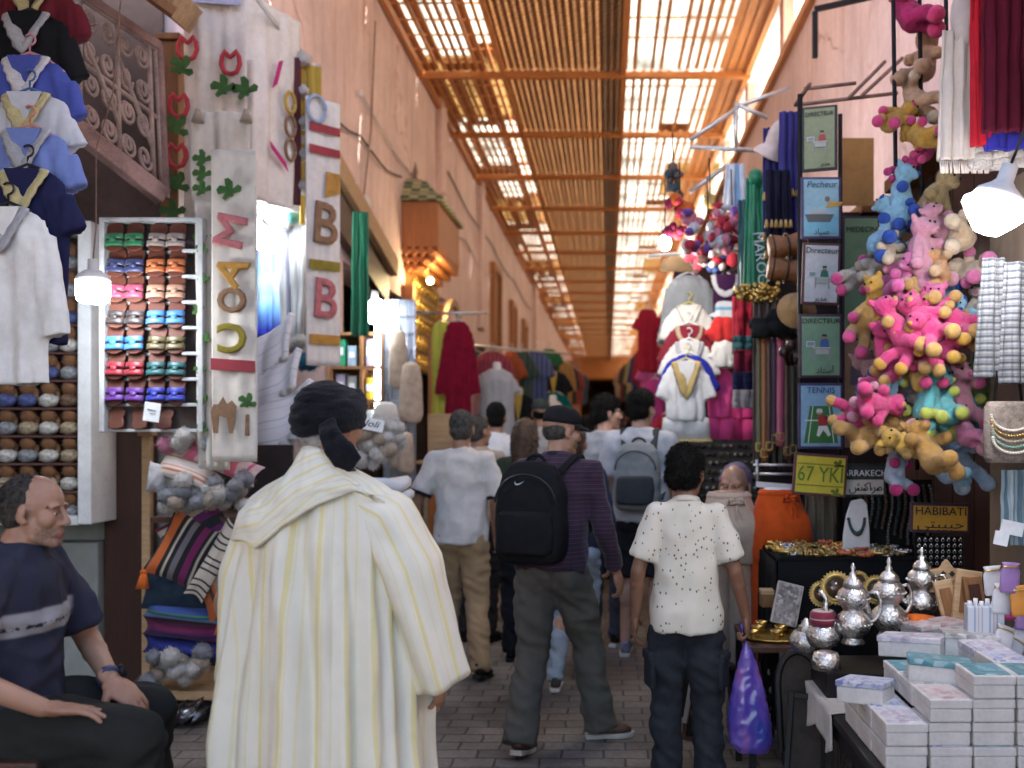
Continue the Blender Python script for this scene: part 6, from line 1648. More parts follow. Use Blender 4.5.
pic(f, [(-.02, 0), (.022, 0), (.026, .045), (0, .058), (-.024, .045)], (.32, .02, .02), .008, -.05, dz=-.012); pic(f, [(-.03, -.01), (-.02, .04), (.022, .04), (.04, -.005), (.028, -.015), (.004, .018), (-.018, -.015)], (.6, .58, .55), .008, -.088, dz=-.012); pic(f, circle(.014), (.4, .25, .18), -.008, .02, dz=-.012); pic(f, [(0, 0), (.075, .018), (.075, .026), (0, .012)], (.5, .35, .25), .02, -.012, dz=-.012); pic(f, circle(.015), (.5, .45, .3), .102, .008, dz=-.0125); pic(f, [(-.016, -.012), (.016, -.012), (.012, .006), (-.012, .006)], (.55, .55, .5), -.008, .030, dz=-.0125)
t, f, W_, Hh = sign('yellow licence plate style sign with green letters', 793, 454, 847, 496, 4.9, SB['yellow'], (.10, .08, .01), R(4)); words(f, '67 YKI', 0, .0, .105, M('plate_green', (.09, .19, .015), .6), .78)
for z in (.052, -.052): pic(f, rect(W_ * .86, .006), (.20, .20, .02), 0, z)
for x, z in ((.085, .07), (.08, -.07)): pic(f, LEAFY, (.12, .14, .01), x, z - .03, .45)
t, f, W_, Hh = sign('white and black city plate tucked under the plush toys', 836, 464, 886, 497, 5.0, SB['plate'], (.015, .015, .015)); pic(f, rect(W_ * .93, Hh * .40), (.03, .03, .03), 0, Hh * .23, dz=-.0088); words(f, 'MARRAKECH', 0, Hh * .22, .043, WHITEP, 1.0); words(f, '\ufeb6\ufedb\ufe8d\ufeae\ufee3', .02, -Hh * .2, .06)
t, f, W_, Hh = sign('ochre sign reading HABIBATI in a dark frame', 910, 503, 970, 533, 4.5, SB['ochre'], (.05, .02, .015), R(1.5)); words(f, 'HABIBATI', 0, Hh * .22, .052, INK, 1.05); words(f, '\ufef2\ufe98\ufe92\ufef4\ufe92\ufea3', .0, -Hh * .2, .06, INK, 1.3)
t, f, W_, Hh = sign('green tin sign half hidden behind the blue plush toy', 842, 216, 880, 332, 5.5, (.15, .22, .12), (.05, .04, .03)); words(f, 'MEDECIN', 0, Hh * .38, .04); pic(f, [(-.06, -.05), (.05, -.05), (.03, .05), (-.03, .06)], (.30, .12, .05), 0, .02)
t, f, W_, Hh = sign('orange red tin sign behind the grey plush toys', 842, 338, 890, 450, 5.5, (.36, .20, .11), (.05, .04, .03)); pic(f, rect(.18, .10), (.15, .10, .12), 0, .1); pic(f, rect(.16, .05), (.45, .30, .05), 0, -.16)
t = thing('brown_paper_sheet', 'blank sheet of ochre card hung on the pink wall behind the signs', 'card', P(856, 172, 6.2)); mb = MB(); mb.box((0, 0, 0), (.22, .006, .42)); mb.build('sheet', M('ochre_card', (.30, .155, .045), .8), t)
t = thing('wall_bracket', 'black angled iron bracket on the right pink wall', 'bracket', P(815, 12, 7.0)); mb = MB(); mb.bar((0, 0, 0), (0, 0, -.32), .035); mb.bar((0, 0, .018), (.9, .0, .22), .035); mb.build('bars', BLACK, t)
t = thing('wall_bracket', 'thin forked iron rods jutting over the top tin sign', 'bracket', P(840, 105, 5.6)); mb = MB()
for a_, b_ in (((-.25, 0, 0), (.35, .1, .10)), ((.05, 0, .04), (.28, .1, .28)), ((.12, 0, .05), (.38, .1, .30)), ((-.25, 0, 0), (-.25, -.4, -.02)), ((-.2, 0, .09), (.1, .05, .14))): mb.tube([a_, b_], .011, 6)
mb.build('rods', IRON, t)
t = thing('sign_chain', 'thin dark pole the tin signs hang on', 'pole', P(800, 300, 5.35)); mb = MB(); mb.tube([(0, 0, 1.1), (0, 0, -1.9)], .014, 8); mb.tube([(.22, 0.02, 1.0), (.22, .02, -1.9)], .012, 8); mb.build('pole', BLACK, t)

# ---------------- belts
rk = thing('belt_rail', 'dark rail carrying the hanging belts', 'rail', P(775, 336, 5.9)); mb = MB(); mb.tube([(-.14, 0, 0), (.16, 0, 0)], .012, 6); mb.build('rod', BLACK, rk)
for k, (px, w_, y1, col, lab) in enumerate(((759, .028, 456, (.10, .09, .03), 'olive belt at the left of the rail'), (764, .03, 462, (.30, .10, .025), 'rust orange belt beside the olive one'), (769, .026, 455, (.06, .02, .02), 'dark brown belt between rust and plum belts'), (774, .028, 448, (.07, .03, .07), 'plum belt left of the pink one'), (780, .04, 446, (.46, .09, .16), 'bright pink belt in the middle of the rail'), (787, .03, 460, (.07, .025, .02), 'brown belt right of the pink one'), (793, .026, 458, (.035, .05, .03), 'blackish green belt at the right end of the rail'))):
    D = 5.85 - .02 * (k % 3); t = thing('belt', lab, 'belt', P(px, 337, D), 0, 'belts hanging on the rail'); L = sx(y1 - 337, D); mb = MB()
    mb.grid(lambda u, v: ((u - .5) * w_, .006 * math.sin(v * 5 + k), -L * v), 2, 14); mb.build('strap', fabric(col, 'satin'), t, solid=.006)
    mb = MB(); mb.box((0, -.006, -L + .03), (w_ + .014, .008, .008)); mb.box((0, -.006, -L + .075), (w_ + .014, .008, .008)); mb.box((w_ / 2 + .004, -.006, -L + .052), (.008, .008, .05)); mb.box((-w_ / 2 - .004, -.006, -L + .052), (.008, .008, .05)); mb.build('buckle', BRASS, t)
runner('leather_strip', 'bunch of dark brown leather strips behind the belts', 'leather strips', 754, 800, 300, 470, 6.1, fabric((.045, .025, .02), 'satin'), None, .03, 6)
# leather drums
LEA = M('tan_leather', (.24, .095, .035), .5, .3, 9, .3)
for k, (px, py, lab) in enumerate(((787, 246, 'upper tan leather drum beside the green scarf'), (786, 270, 'lower tan leather drum beside the green scarf'))):
    t = thing('leather_drum', lab, 'drum', P(px, py, 5.6), (0, R(8 * (k * 2 - 1)), 0), 'leather drums'); mb = MB(); mb.lathe([(.065, -.10), (.07, -.06), (.055, .0), (.07, .07), (.075, .1)], 20, ry(R(90))); mb.build('shell', LEA, t)
    mb = MB()
    for x in (-.08, 0, .08): mb.tube([(x, .073 * math.cos(q), .073 * math.sin(q)) for q in [2 * PI * j / 18 for j in range(19)]], .006, 5)
    mb.build('band', WOODD, t); mb = MB(); mb.lathe([(0, .1), (.072, .101), (.07, .106), (0, .107)], 18, ry(R(90))); mb.build('skin', CREAM, t)
t = thing('straw_hat', 'round straw hat below the leather drums', 'hat', P(797, 310, 5.5), (R(70), 0, 0)); mb = MB(); mb.lathe([(.0, .05), (.05, .045), (.06, .0), (.11, -.005), (.11, -.012), (0, -.01)], 20); mb.build('hat_body', fabric((.40, .24, .10), 'wool'), t)
t = thing('knitted_beanies', 'black knitted caps bunched under the coin belt', 'caps', P(772, 322, 5.8)); mb = MB()
for k in range(6): mb.ell((random.uniform(-.09, .09), random.uniform(-.04, .04), random.uniform(-.08, .08)), (.06, .05, .045))
link('knit', remesh(mb, .012, 2, disp=lambda p: .006 * nz(p, 30)), fabric((.02, .02, .02), 'wool'), t)
t = thing('turned_finials', 'dark turned wooden knobs sticking out beside the green sign', 'knobs', P(795, 352, 5.4)); mb = MB()
for k in range(4): mb.ell((-.06 + .035 * k, -.02 * k, .04 * math.sin(k * 2)), (.03, .03, .03)); mb.tube([(-.06 + .035 * k, 0, 0), (-.02 + .02 * k, .1, -.06)], .012, 6)
mb.build('knob', M('dark_turned_wood', (.035, .018, .014), .3), t)

# ---------------- hanging shirts of the clothes stall
rail = thing('pole_rack', 'white pole frame jutting over the clothes stall', 'frame', P(735, 150, 6.8)); mb = MB()
for a_, b_ in (((690, 147), (770, 151)), ((736, 102), (736, 152)), ((690, 140), (738, 108)), ((738, 106), (790, 88)), ((768, 118), (736, 104)), ((690, 192), (728, 165))): mb.tube([P(*a_, 6.8) - P(735, 150, 6.8), P(*b_, 6.8) - P(735, 150, 6.8)], .016, 8)
mb.tube([(.2, 0, -.01), (.5, .2, .0), (1.1, .3, .05)], .016, 8); mb.build('pole', STEEL, rail)
rail = thing('clothes_rail', 'thin pole the grey and white tops hang from', 'rail', P(705, 250, 7.4)); mb = MB(); mb.tube([(-.42, 0, -.04), (.5, 0, .02)], .013, 6); mb.tube([(.4, 0, .02), (.9, .3, .1)], .013, 6); mb.build('rod', STEEL, rail)
DG = 7.5
WY = fabric((.62, .61, .58))
for k, (lab, px, py, D, w_, h_, mat, trim, hg, nk, sl) in enumerate((
    ('grey sweatshirt topmost in the column of tops', 689, 276, 7.6, .33, .45, fabric((.27, .29, .31)), None, WHITEP, None, .42),
    ('white top on a yellow hanger under the grey sweatshirt', 689, 306, 7.52, .32, .36, WY, fabric((.55, .54, .5)), YELP, 'v', .17),
    ('maroon top with beige lace neckline', 689, 326, 7.45, .32, .34, fabric((.20, .02, .035)), fabric((.45, .35, .25), 'wool'), WHITEP, 'u', .20),
    ('white top with grey lace neckline under the maroon one', 689, 342, 7.38, .32, .34, WY, LACE_G, WHITEP, 'u', .16),
    ('royal blue top peeping out above the gold trimmed set', 688, 356, 7.31, .32, .30, fabric((.02, .03, .30)), None, WHITEP, None, .17))):
    make_top('hung_blouse', lab, 'top', px, py, D, w_, h_, mat, sl, nk, trim, hg, 'tops hung in a column on the right', seed=k + 2, slw=.065)
GLD = fabric((.46, .34, .14), 'wool')
t = make_top('white_set', 'white top with gold yoke and matching shorts at the bottom of the column', 'outfit', 686, 362, 7.2, .30, .42, fabric((.66, .66, .66)), .17, 'v', GLD, YELP, vd=.24, tw=.034, seed=3, slw=.06)
def shorts(t, w_, z, h_, mat, trim=None, dy=.02):
    mb = MB()
    for q in (-1, 1): mb.loft([[V((q * w_ * .24 + w_ * .27 * a_ * math.cos(b__), dy + .045 * math.sin(b__), z - h_ * tt)) for b__ in [2 * PI * j / 20 for j in range(20)]] for tt, a_ in ((0, .9), (.3, .98), (1, 1.08))])
    o = mb.build('shorts', mat, t)
    if trim:
        mb = MB()
        for q in (-1, 1): mb.tube([V((q * w_ * .24 + w_ * .30 * math.cos(b__), dy + .05 * math.sin(b__), z - h_)) for b__ in [2 * PI * j / 20 for j in range(21)]], .012, 6)
        mb.build('hem_trim', trim, o)
    return o
shorts(t, .34, -.40, .17, fabric((.66, .66, .66)), GLD)
t = make_top('pink_set', 'bright pink top and shorts set beside the white set', 'outfit', 720, 370, 7.5, .19, .36, fabric((.93, .10, .36)), .05, None, None, WHITEP, 'pink outfits', seed=4, slw=.04); shorts(t, .21, -.36, .16, fabric((.93, .10, .36)))
t = make_top('pink_set', 'bright pink set hanging to the right, partly behind the knitted scarf', 'outfit', 742, 372, 7.65, .18, .36, fabric((.90, .09, .34)), .05, None, None, WHITEP, 'pink outfits', seed=5, slw=.04); shorts(t, .20, -.36, .16, fabric((.90, .09, .34)))
make_top('hung_blouse', 'dark purple tank top with white lace straps', 'top', 725, 275, 7.55, .19, .28, fabric((.05, .015, .06)), 0, 'u', LACE_W, WHITEP, 'small tops right of the column', tw=.024, vd=.2)
make_top('hung_blouse', 'pale blue and white patterned top below the tank top', 'top', 727, 302, 7.45, .19, .16, striped('pale_blue_print', (.50, .54, .58), [(.2, .5, (.12, .32, .50))], .08, attr=None, axis=2), .03, None, None, None, 'small tops right of the column')
make_top('hung_blouse', 'red top with a white number in the small column', 'top', 724, 318, 7.4, .21, .18, fabric((.48, .03, .03)), .04, None, None, None, 'small tops right of the column')
make_top('hung_blouse', 'small white top above the pink set', 'top', 724, 342, 7.38, .18, .19, WY, .03, None, None, None, 'small tops right of the column')
for k, (y0, y1, col, lab) in enumerate(((296, 338, (.24, .015, .03), 'dark red knitted scarf at the top of the hanging stack'), (336, 354, (.03, .09, .10), 'teal knitted scarf in the hanging stack'), (350, 378, (.14, .012, .03), 'maroon knitted scarf under the teal one'), (372, 394, (.018, .02, .055), 'navy knitted scarf in the hanging stack'), (390, 408, (.30, .27, .27), 'grey knitted scarf lowest in the hanging stack'))):
    runner('knitted_scarf', lab, 'scarf', 734, 766, y0, y1, 6.9 - .05 * k, fabric(col, 'wool'), None, .014, 3, thick=.03, seed=k, group='knitted scarves hanging in a stack')
# green scarf with white letters, coin belts, blue cloths
t, g, W_, Hh, fn = runner('green_scarf', 'green football style scarf with white lettering', 'scarf', 747, 765, 178, 288, 6.2, fabric((.0, .19, .085), 'satin'), None, .018, 2, taper=1.35, thick=.012)
words(g, 'MAROC', 0, 0, .01) if False else lettering('MAROC', .09, WHITEP, g, tr(.02, -.034, -.50) @ FACE @ rz(R(-84)), 'lettering', .004, 1.0, .002)
mb = MB(); mb.ell((0, 0, .0), (.05, .05, .06)); mb.build('knot', fabric((.0, .19, .085), 'satin'), g)
runner('green_scarf', 'dark teal scarf hanging behind the lettered green one', 'scarf', 739, 751, 200, 290, 6.35, fabric((.0, .07, .08), 'satin'), None, .016, 2)
runner('pale_pennant', 'pale blue and white cloth pennant on the pole frame', 'pennant', 727, 744, 164, 212, 6.7, striped('pennant', (.55, .60, .66), [(.4, .7, (.25, .42, .6))], .12, axis=0), None, .012, 2, taper=1.5)
for k, (x0, x1, y0, y1, col, lab) in enumerate(((764, 782, 128, 232, (.03, .028, .12), 'dark blue cloth with gold tips left of the top signs'), (780, 800, 112, 236, (.045, .04, .17), 'indigo cloth with gold tips next to the top tin sign'), (766, 790, 170, 250, (.015, .014, .03), 'black fringed cloth below the blue ones'))):
    t, g, W_, Hh, fn = runner('tasselled_cloth', lab, 'cloth', x0, x1, y0, y1, 6.0 - .08 * k, fabric(col), None, .02, 3, group='dark tasselled cloths', seed=k)
    mb = MB()
    for j in range(6): mb.lathe([(.0, 0), (.008, -.01), (.014, -.05), (0, -.052)], 8, tr((j / 5 - .5) * W_, -.02, -Hh * .62)); mb.lathe([(.0, 0), (.008, -.01), (.014, -.05), (0, -.052)], 8, tr((j / 5 - .5) * W_, 0, -Hh))
    mb.build('gold_tip', fabric((.5, .3, .08), 'satin'), g)
t = thing('white_hat', 'cream cotton hat hanging from the pole frame', 'hat', P(776, 138, 6.0), (R(20), R(25), 0)); mb = MB(); mb.lathe([(0, .10), (.045, .09), (.06, .02), (.055, -.05), (.10, -.12), (.09, -.125), (.03, -.06)], 18); link('hat_body', remesh(mb, .01, 2, disp=lambda p: .008 * nz(p, 18)), fabric((.56, .46, .42)), t)
t = thing('coin_belt', 'belts of gold coins hanging under the green scarf', 'coin belts', P(757, 292, 6.1)); mb = MB()
for k in range(90): mb.lathe([(.0, -.002), (.016, -.002), (.016, .002), (0, .002)], 10, tr(random.uniform(-.13, .13), random.uniform(-.05, .03), random.uniform(-.055, .05)) @ rx(R(90 + random.uniform(-40, 40))) @ ry(R(random.uniform(-40, 40))))
mb.build('coins', GOLD, t)
# knitted toys, pompom flowers, fans, lamp at the corner
def cluster(name, label, cat, px, py, D, n, sp, rr_, cols, group=None):
    t = thing(name, label, cat, P(px, py, D), 0, group)
    for i, c in enumerate(cols):
        for k in range(n // len(cols)):
            mb = MB(); mb.ell((0, 0, 0), [random.uniform(.6, 1.2) * rr_ for _ in range(3)], None, 14, 9)
            for q in range(len(mb.v)): mb.v[q] += V((1, 1, 1)) * .006 * noise.noise(mb.v[q] * 60 + V((k, i, 0)))
            mb.build('pompom', c, t, loc=(random.uniform(-1, 1) * sp[0], random.uniform(-1, 1) * sp[1], random.uniform(-1, 1) * sp[2]))
    mb = MB(); mb.tube([(0, 0, sp[2]), (0, .05, sp[2] + .25)], .005, 5); mb.build('cord', BLACK, t)
    return t
PK_ = fabric((.50, .17, .23), 'wool'); PU_ = fabric((.16, .07, .27), 'wool'); WH_ = fabric((.52, .50, .52), 'wool'); RD_ = fabric((.36, .03, .05), 'wool'); BL_ = fabric((.06, .10, .30), 'wool'); OR_ = fabric((.50, .11, .02), 'wool')
cluster('knitted_toy', 'bunch of pink and purple knitted toys under the pole frame', 'toys', 708, 232, 6.5, 40, (.15, .1, .12), .036, [PK_, PU_, WH_, RD_], 'bunches of knitted toys')
cluster('knitted_toy', 'bunch of grey, red and purple knitted toys beside the green scarf', 'toys', 732, 225, 6.6, 36, (.11, .1, .13), .034, [WH_, PU_, RD_, PK_], 'bunches of knitted toys')
cluster('pompom_flower', 'orange and red pompom flowers hanging at the stall corner', 'pompoms', 680, 216, 6.7, 26, (.075, .07, .12), .038, [OR_, RD_, fabric((.20, .02, .06), 'wool')])
cluster('feather_bunch', 'dark teal feather bunch above the orange pompoms', 'feathers', 673, 185, 6.8, 22, (.04, .04, .12), .03, [fabric((.05, .08, .09), 'wool'), fabric((.15, .10, .09), 'wool')])
cluster('knitted_toy', 'pale yellow knitted star above the pink toys', 'toys', 710, 200, 6.6, 6, (.03, .02, .04), .03, [fabric((.5, .35, .12), 'wool')])
cluster('knitted_hat', 'blue, red and white knitted hats on the rail above the tops', 'hats', 712, 262, 7.0, 24, (.16, .07, .05), .045, [BL_, RD_, WH_, fabric((.06, .03, .03), 'wool')])
t = thing('paper_fan', 'tan and dark paper fan at the corner of the clothes stall', 'fan', P(676, 272, 7.2)); mb = MB(); n_ = 22
for k in range(n_):
    a0, a1 = PI * k / n_, PI * (k + .92) / n_; mb.m = k % 2; mb.prism([(0, 0), (.12 * math.cos(a0), .12 * math.sin(a0)), (.12 * math.cos(a1), .12 * math.sin(a1))], 0, .006 + .004 * (k % 2), FACE)
mb.build('leaf', [fabric((.07, .045, .025)), fabric((.03, .04, .03))], t)
t = thing('hanging_bulb', 'small glaring bulb at the corner of the clothes stall', 'lamp', P(665, 243, 7.0)); mb = MB(); mb.ell((0, 0, 0), (.042, .042, .055)); mb.build('diffuser', glow('bulb_corner', (1, .94, .85), 30), t); mb = MB(); mb.lathe([(.02, .05), (.022, .09), (0, .095)], 12); mb.tube([(0, 0, .09), (0, .02, .5)], .004, 5); mb.build('cap', BLACK, t)
lamp_light('corner_light', P(668, 262, 6.7), 4.5, (1, .92, .8), .05)
for px, py, h_, c, lab in ((648, 330, 62, (.35, .015, .03), 'red dress hanging far back beside the grey man'), (655, 400, 50, (.5, .05, .2), 'pink dress hanging behind the grey men')):
    make_top('dress', lab, 'dress', px, py - 20, 11, .22, sx(h_, 11), fabric(c), .12, None, None, STEEL, 'dresses far back on the right')
make_top('dress', 'red dress hanging behind the white set', 'dress', 668, 415, 8.6, .24, .5, fabric((.36, .02, .03)), .12, None, None, STEEL, 'dresses far back on the right')
t = thing('stall_backboard', 'dark cloth backing behind the tops and the sunglasses board', 'stall', P(724, 400, 9.9)); mb = MB(); mb.box((.35, 0, -.2), (1.7, .04, 3.2)); mb.box((.30, .1, 1.2), (1.6, .1, .1)); mb.build('cloth', fabric((.05, .03, .03)), t)
# goods hanging far down both sides of the alley
for k, (px, py, D, w_, h_, col, sl, lab) in enumerate(((650, 345, 13.5, .36, .8, (.30, .02, .03), .4, 'long red robe far down the right wall'), (643, 352, 16, .36, .8, (.04, .05, .16), .4, 'long navy robe far down the right wall'), (637, 358, 19, .4, .9, (.40, .30, .16), .4, 'tan robe far down the right wall'), (632, 362, 23, .4, .9, (.05, .10, .06), .4, 'dark green robe far down the right wall'), (655, 360, 11.8, .34, .6, (.55, .10, .28), .15, 'pink tunic far down beside the red robe'), (628, 366, 28, .45, 1.0, (.22, .05, .09), .4, 'plum robe at the far end of the right wall'), (562, 362, 17, .36, .8, (.36, .20, .07), .4, 'ochre robe far down the left wall'), (568, 366, 21, .38, .8, (.05, .05, .06), .4, 'black robe far down the left wall'), (574, 370, 26, .42, .9, (.34, .07, .06), .4, 'brick red robe far down the left wall'), (580, 374, 33, .5, 1.0, (.10, .13, .20), .4, 'slate blue robe far down the left wall'), (622, 372, 36, .5, 1.0, (.40, .33, .25), .4, 'cream robe at the far end of the right wall'))):
    make_top('robe', lab, 'robe', px, py, D, w_, h_, fabric(col), sl, None, None, STEEL, 'robes hung far down the alley', seed=k)
# sunglasses board
t = thing('sunglasses_board', 'display board with rows of glinting sunglasses behind the boy', 'display board', P(725, 468, 9.3)); mb = MB(); mb.box((0, .03, -.05), (.62, .02, .72)); mb.build('board', fabric((.12, .12, .11)), t)
GLS = [M('lens_green', (.06, .09, .04), .12, .2, spec=.9), M('lens_silver', (.35, .36, .34), .15, .2, metal=.8), M('lens_dark', (.02, .02, .025), .1, .2, spec=.9)]
p0 = None
for r_ in range(9):
    for c in range(5):
        mb = MB(); m_ = GLS[(r_ * 2 + c) % 3]
        for q in (-1, 1): mb.ell((q * .028, 0, 0), (.026, .008, .019), None, 12, 6)
        mb.bar((-.01, -.004, .008), (.01, -.004, .008), .006); mb.build('sunglasses', m_, t, loc=(-.26 + .13 * c + (.03 if r_ % 2 else 0), 0, .28 - .078 * r_))
# mannequin head with purple headscarf
t = thing('mannequin_bust', 'tan mannequin head with a mauve headscarf behind the boy', 'mannequin', P(735, 487, 6.0), R(158)); mb = MB(); headshape(mb, tr(0, 0, 0), 1.15); mb.caps((0, -.02, -.08), (0, -.02, -.22), .055, .06); me = remesh(mb, .006, 2)
link('head', me, M('mannequin_skin', (.40, .22, .14), .4, .1), t)
for p in me.polygons: pass
mb = MB()
for q in (-1, 1): mb.ell((q * .034, .088, .004), (.017, .006, .008), None, 10, 6)
mb.build('painted_eye', M('dark_eye', (.03, .02, .02), .3), t)
mb = MB(); mb.ell((0, -.035, .045), (.100, .110, .105)); mb.ell((0, -.08, -.06), (.08, .06, .12)); mb.ell((.05, -.09, .03), (.08, .06, .07)); link('headscarf', remesh(mb, .008, 2, disp=lambda p: .006 * noise.noise(V((p.x * 12, p.y * 12, p.z * 40)))), fabric((.17, .13, .21)), t)
t = thing('mannequin_stand', 'violet cloth bundle beside the mannequin head', 'cloth', P(744, 500, 6.1)); mb = MB(); mb.ell((0, 0, 0), (.05, .05, .12)); mb.ell((.0, 0, -.14), (.10, .08, .12)); link('bundle', remesh(mb, .01, 2, disp=lambda p: .01 * nz(p, 16)), fabric((.10, .06, .32)), t)

# ---------------- trouser mannequins
def hips(label, px, py, D, mat, yaw, w_=.165, h_=.62, bow=True, top=None):
    t = thing('trouser_mannequin', label, 'mannequin', P(px, py, D), yaw, 'trouser mannequins')
    b = MB(); n = 30; rings = []
    for z, a, d in ((0, .66, .52), (-.04, .69, .56), (-.10, .82, .74), (-.17, .96, .90), (-.24, 1.06, .92), (-.31, 1.06, .82), (-.37, 1.0, .72)):
        rings.append([V((w_ * a * math.copysign(abs(math.cos(2 * PI * j / n)) ** .9, math.cos(2 * PI * j / n)), w_ * d * math.sin(2 * PI * j / n) + (-.015 if z < -.1 else 0), z)) for j in range(n)])
    b.loft(rings)
    for q in (-1, 1): b.ell((q * w_ * .42, -.03, -.20), (w_ * .50, w_ * .80, .12)); b.tube([(q * w_ * .46, 0, -.28), (q * w_ * .46, .01, -.45), (q * w_ * .48, .0, -h_ - .3)], [w_ * .56, w_ * .48, w_ * .46], 18)
    me = remesh(b, .010, 3, disp=lambda p: .005 * noise.noise(V((p.x * 16, p.y * 16, p.z * 12))) + .003 * noise.noise(V((p.x * 60, p.y * 30, p.z * 9))) * (1 if p.z > -.1 else .3))
    o = link('trousers', me, mat, t)
    mb = MB(); mb.lathe([(.0, .006), (.078, .006), (.086, -.006), (.088, -.06)], 24, Matrix.Diagonal((1.05, .82, 1, 1))); mb.build('waist_form', top or M('mannequin_skin', (.40, .22, .14), .4, .1), t)
    mb = MB(); mb.tube([(w_ * .665 * math.cos(q), w_ * .54 * math.sin(q), -.02) for q in [2 * PI * j / 30 for j in range(31)]], .012, 8, True, .5, nx=(0, 0, 1)); mb.build('waistband', mat, o)
    if bow:
        mb = MB(); f = -w_ * .66
        for q in (-1, 1): mb.tube([(0, f, -.04), (q * .03, f - .02, -.03), (q * .045, f - .02, -.055), (0, f - .01, -.05)], .010, 6); mb.tube([(0, f, -.045), (q * .012 + .01, f - .025, -.10), (q * .02 + .01, f - .04, -.20)], .007, 6)
        mb.build('drawstring', mat, o)
    mb = MB(); mb.tube([(0, 0, -.3), (0, 0, -(P(0, py, D).z) + .02)], .02, 8); mb.build('pole', STEEL, t)
    return t
hips('beige trouser mannequin with tied waist behind the boy', 729, 492, 5.35, fabric((.47, .37, .29)), R(10), .175)
hips('bright orange trouser mannequin with drawstring', 779, 489, 5.3, fabric((.62, .085, .012)), R(20), .165, top=WHITEP)
runner('hung_trousers', 'dull brown trousers hanging right of the orange ones', 'trousers', 806, 836, 488, 562, 5.45, fabric((.16, .13, .10)), None, .02, 3)
t = thing('clothes_rail', 'black shelf rail with a white hanger bar over the orange trousers', 'rail', P(775, 474, 5.6)); mb = MB(); mb.tube([(-.12, 0, .0), (.16, 0, .0)], .008, 6); mb.tube([(-.12, 0, .05), (.16, 0, .05)], .008, 6); mb.tube([(-.1, 0, .08), (-.1, 0, -.06)], .01, 6); mb.build('rod', STEEL, t); mb = MB(); mb.bar((-.11, -.03, -.055), (.14, -.03, -.075), .012, .03); mb.build('hanger_bar', WHITEP, t)

# ---------------- jewellery table
D = 4.75
t = thing('jewellery_table', 'table draped in black cloth covered with gold jewellery', 'table', P(845, 556, D)); a, b_ = P(776, 556, D), P(914, 556, D); W_ = b_.x - a.x; zt = P(0, 553, D).z
BKC = fabric((.010, .010, .011)); mb = MB(); mb.box((0, .22, -.01), (W_, .55, .03)); mb.build('tabletop', BKC, t, bevel=.01)
mb = MB()
mb.grid(lambda u, v: ((u - .5) * W_ * (1 + .02 * v), -.06 - .02 * math.sin(u * 26) * v - .03 * v, -.02 - v * .75), 50, 10); mb.grid(lambda u, v: (-W_ / 2 - .01 - .015 * math.sin(u * 20) * v, -.06 + u * .55, -.02 - v * .75), 20, 10); mb.build('drape', BKC, t, solid=.006)
lz = P(845, 556, D).z
for x in (-W_ / 2 + .05, W_ / 2 - .05):
    for y in (0.02, .45):
        mb = MB(); mb.box((x, y, -.02 - lz / 2), (.035, .035, lz - .04)); mb.build('leg', BLACK, t)
base = P(845, 556, D)
JM = [GOLD, BRASS, SILVER, M('coral_bead', (.5, .12, .05), .35), M('dull_gold', (.36, .25, .09), .4, .3, 20, metal=.85)]
lt = ['front row', 'second row', 'third row', 'back row']
for r_ in range(4):
    for c in range(13):
        x = lerp(-W_ / 2 + .04, W_ / 2 - .05, (c + random.uniform(-.25, .25)) / 12); y = -.03 + .13 * r_ + random.uniform(-.03, .03); m_ = JM[(r_ * 5 + c * 2 + c // 4) % 5]
        kind = (r_ + c) % 3
        nm = {'gold_metal': 'gold', 'brass_metal': 'brass', 'silver_metal': 'silver', 'coral_bead': 'coral', 'dull_gold': 'dull gold'}[m_.name]
        o = thing(('bracelet', 'brooch', 'bead_string')[kind], '%s %s on the black table, %s, %s from the left' % (nm, ('bracelet', 'brooch', 'bead string')[kind], lt[r_], ['first', 'second', 'third', 'fourth', 'fifth', 'sixth', 'seventh', 'eighth', 'ninth', 'tenth', 'eleventh', 'twelfth', 'last'][c]), ('bracelet', 'brooch', 'beads')[kind], base + V((x, y, .007)), random.uniform(0, 3), 'jewellery on the black table')
        mb = MB()
        if kind == 0:
            mb.tube([(.032 * math.cos(q), .032 * math.sin(q), .012 + .006 * math.sin(q)) for q in [2 * PI * j / 18 for j in range(19)]], .0075, 7)
            for q in range(6): mb.ell((.032 * math.cos(q * 1.05), .032 * math.sin(q * 1.05), .018), .0095, None, 8, 6)
        elif kind == 1:
            mb.lathe([(0, .02), (.012, .018), (.024, .010), (.034, .008), (.036, 0), (0, 0)], 14)
            for q in range(8): mb.ell((.030 * math.cos(q * .785), .030 * math.sin(q * .785), .010), .008, None, 7, 5)
        else:
            for q in range(16): mb.ell((.045 * math.cos(q * .39) + .006 * math.sin(q * 3), .03 * math.sin(q * .39), .009), .0095, None, 8, 6)
        mb.build('metal' if kind < 2 else 'beads', m_, o)
t = thing('necklace_bust', 'white display bust wearing a dark bead necklace', 'bust', P(859, 556, 4.85)); mb = MB()
prof = [(-.045, 0), (-.075, .02), (-.07, .10), (-.05, .20), (-.025, .27), (.03, .28), (.05, .25), (.055, .12), (.05, .02)]
mb.prism([(p[0] * 1.05, p[1]) for p in prof], -.012, .012, tr(0, 0, 0) @ FACE @ Matrix.Shear('XY', 4, (0, 0)) if False else tr(0, 0, 0) @ rx(R(-12)) @ FACE); mb.build('form', M('bust_white', (.58, .55, .54), .6, .1), t, bevel=.009)
mb = MB()
for k in range(19): 
    q = lerp(R(200), R(340), k / 18); mb.ell(tr(0, 0, 0) @ rx(R(-12)) @ V((-.008 + .042 * math.cos(q), -.022, .215 + .11 * math.sin(q))), .0085 + .003 * (abs(k - 9) < 3), None, 8, 6)
mb.build('necklace', M('dark_bead', (.03, .045, .045), .3, .3), t)
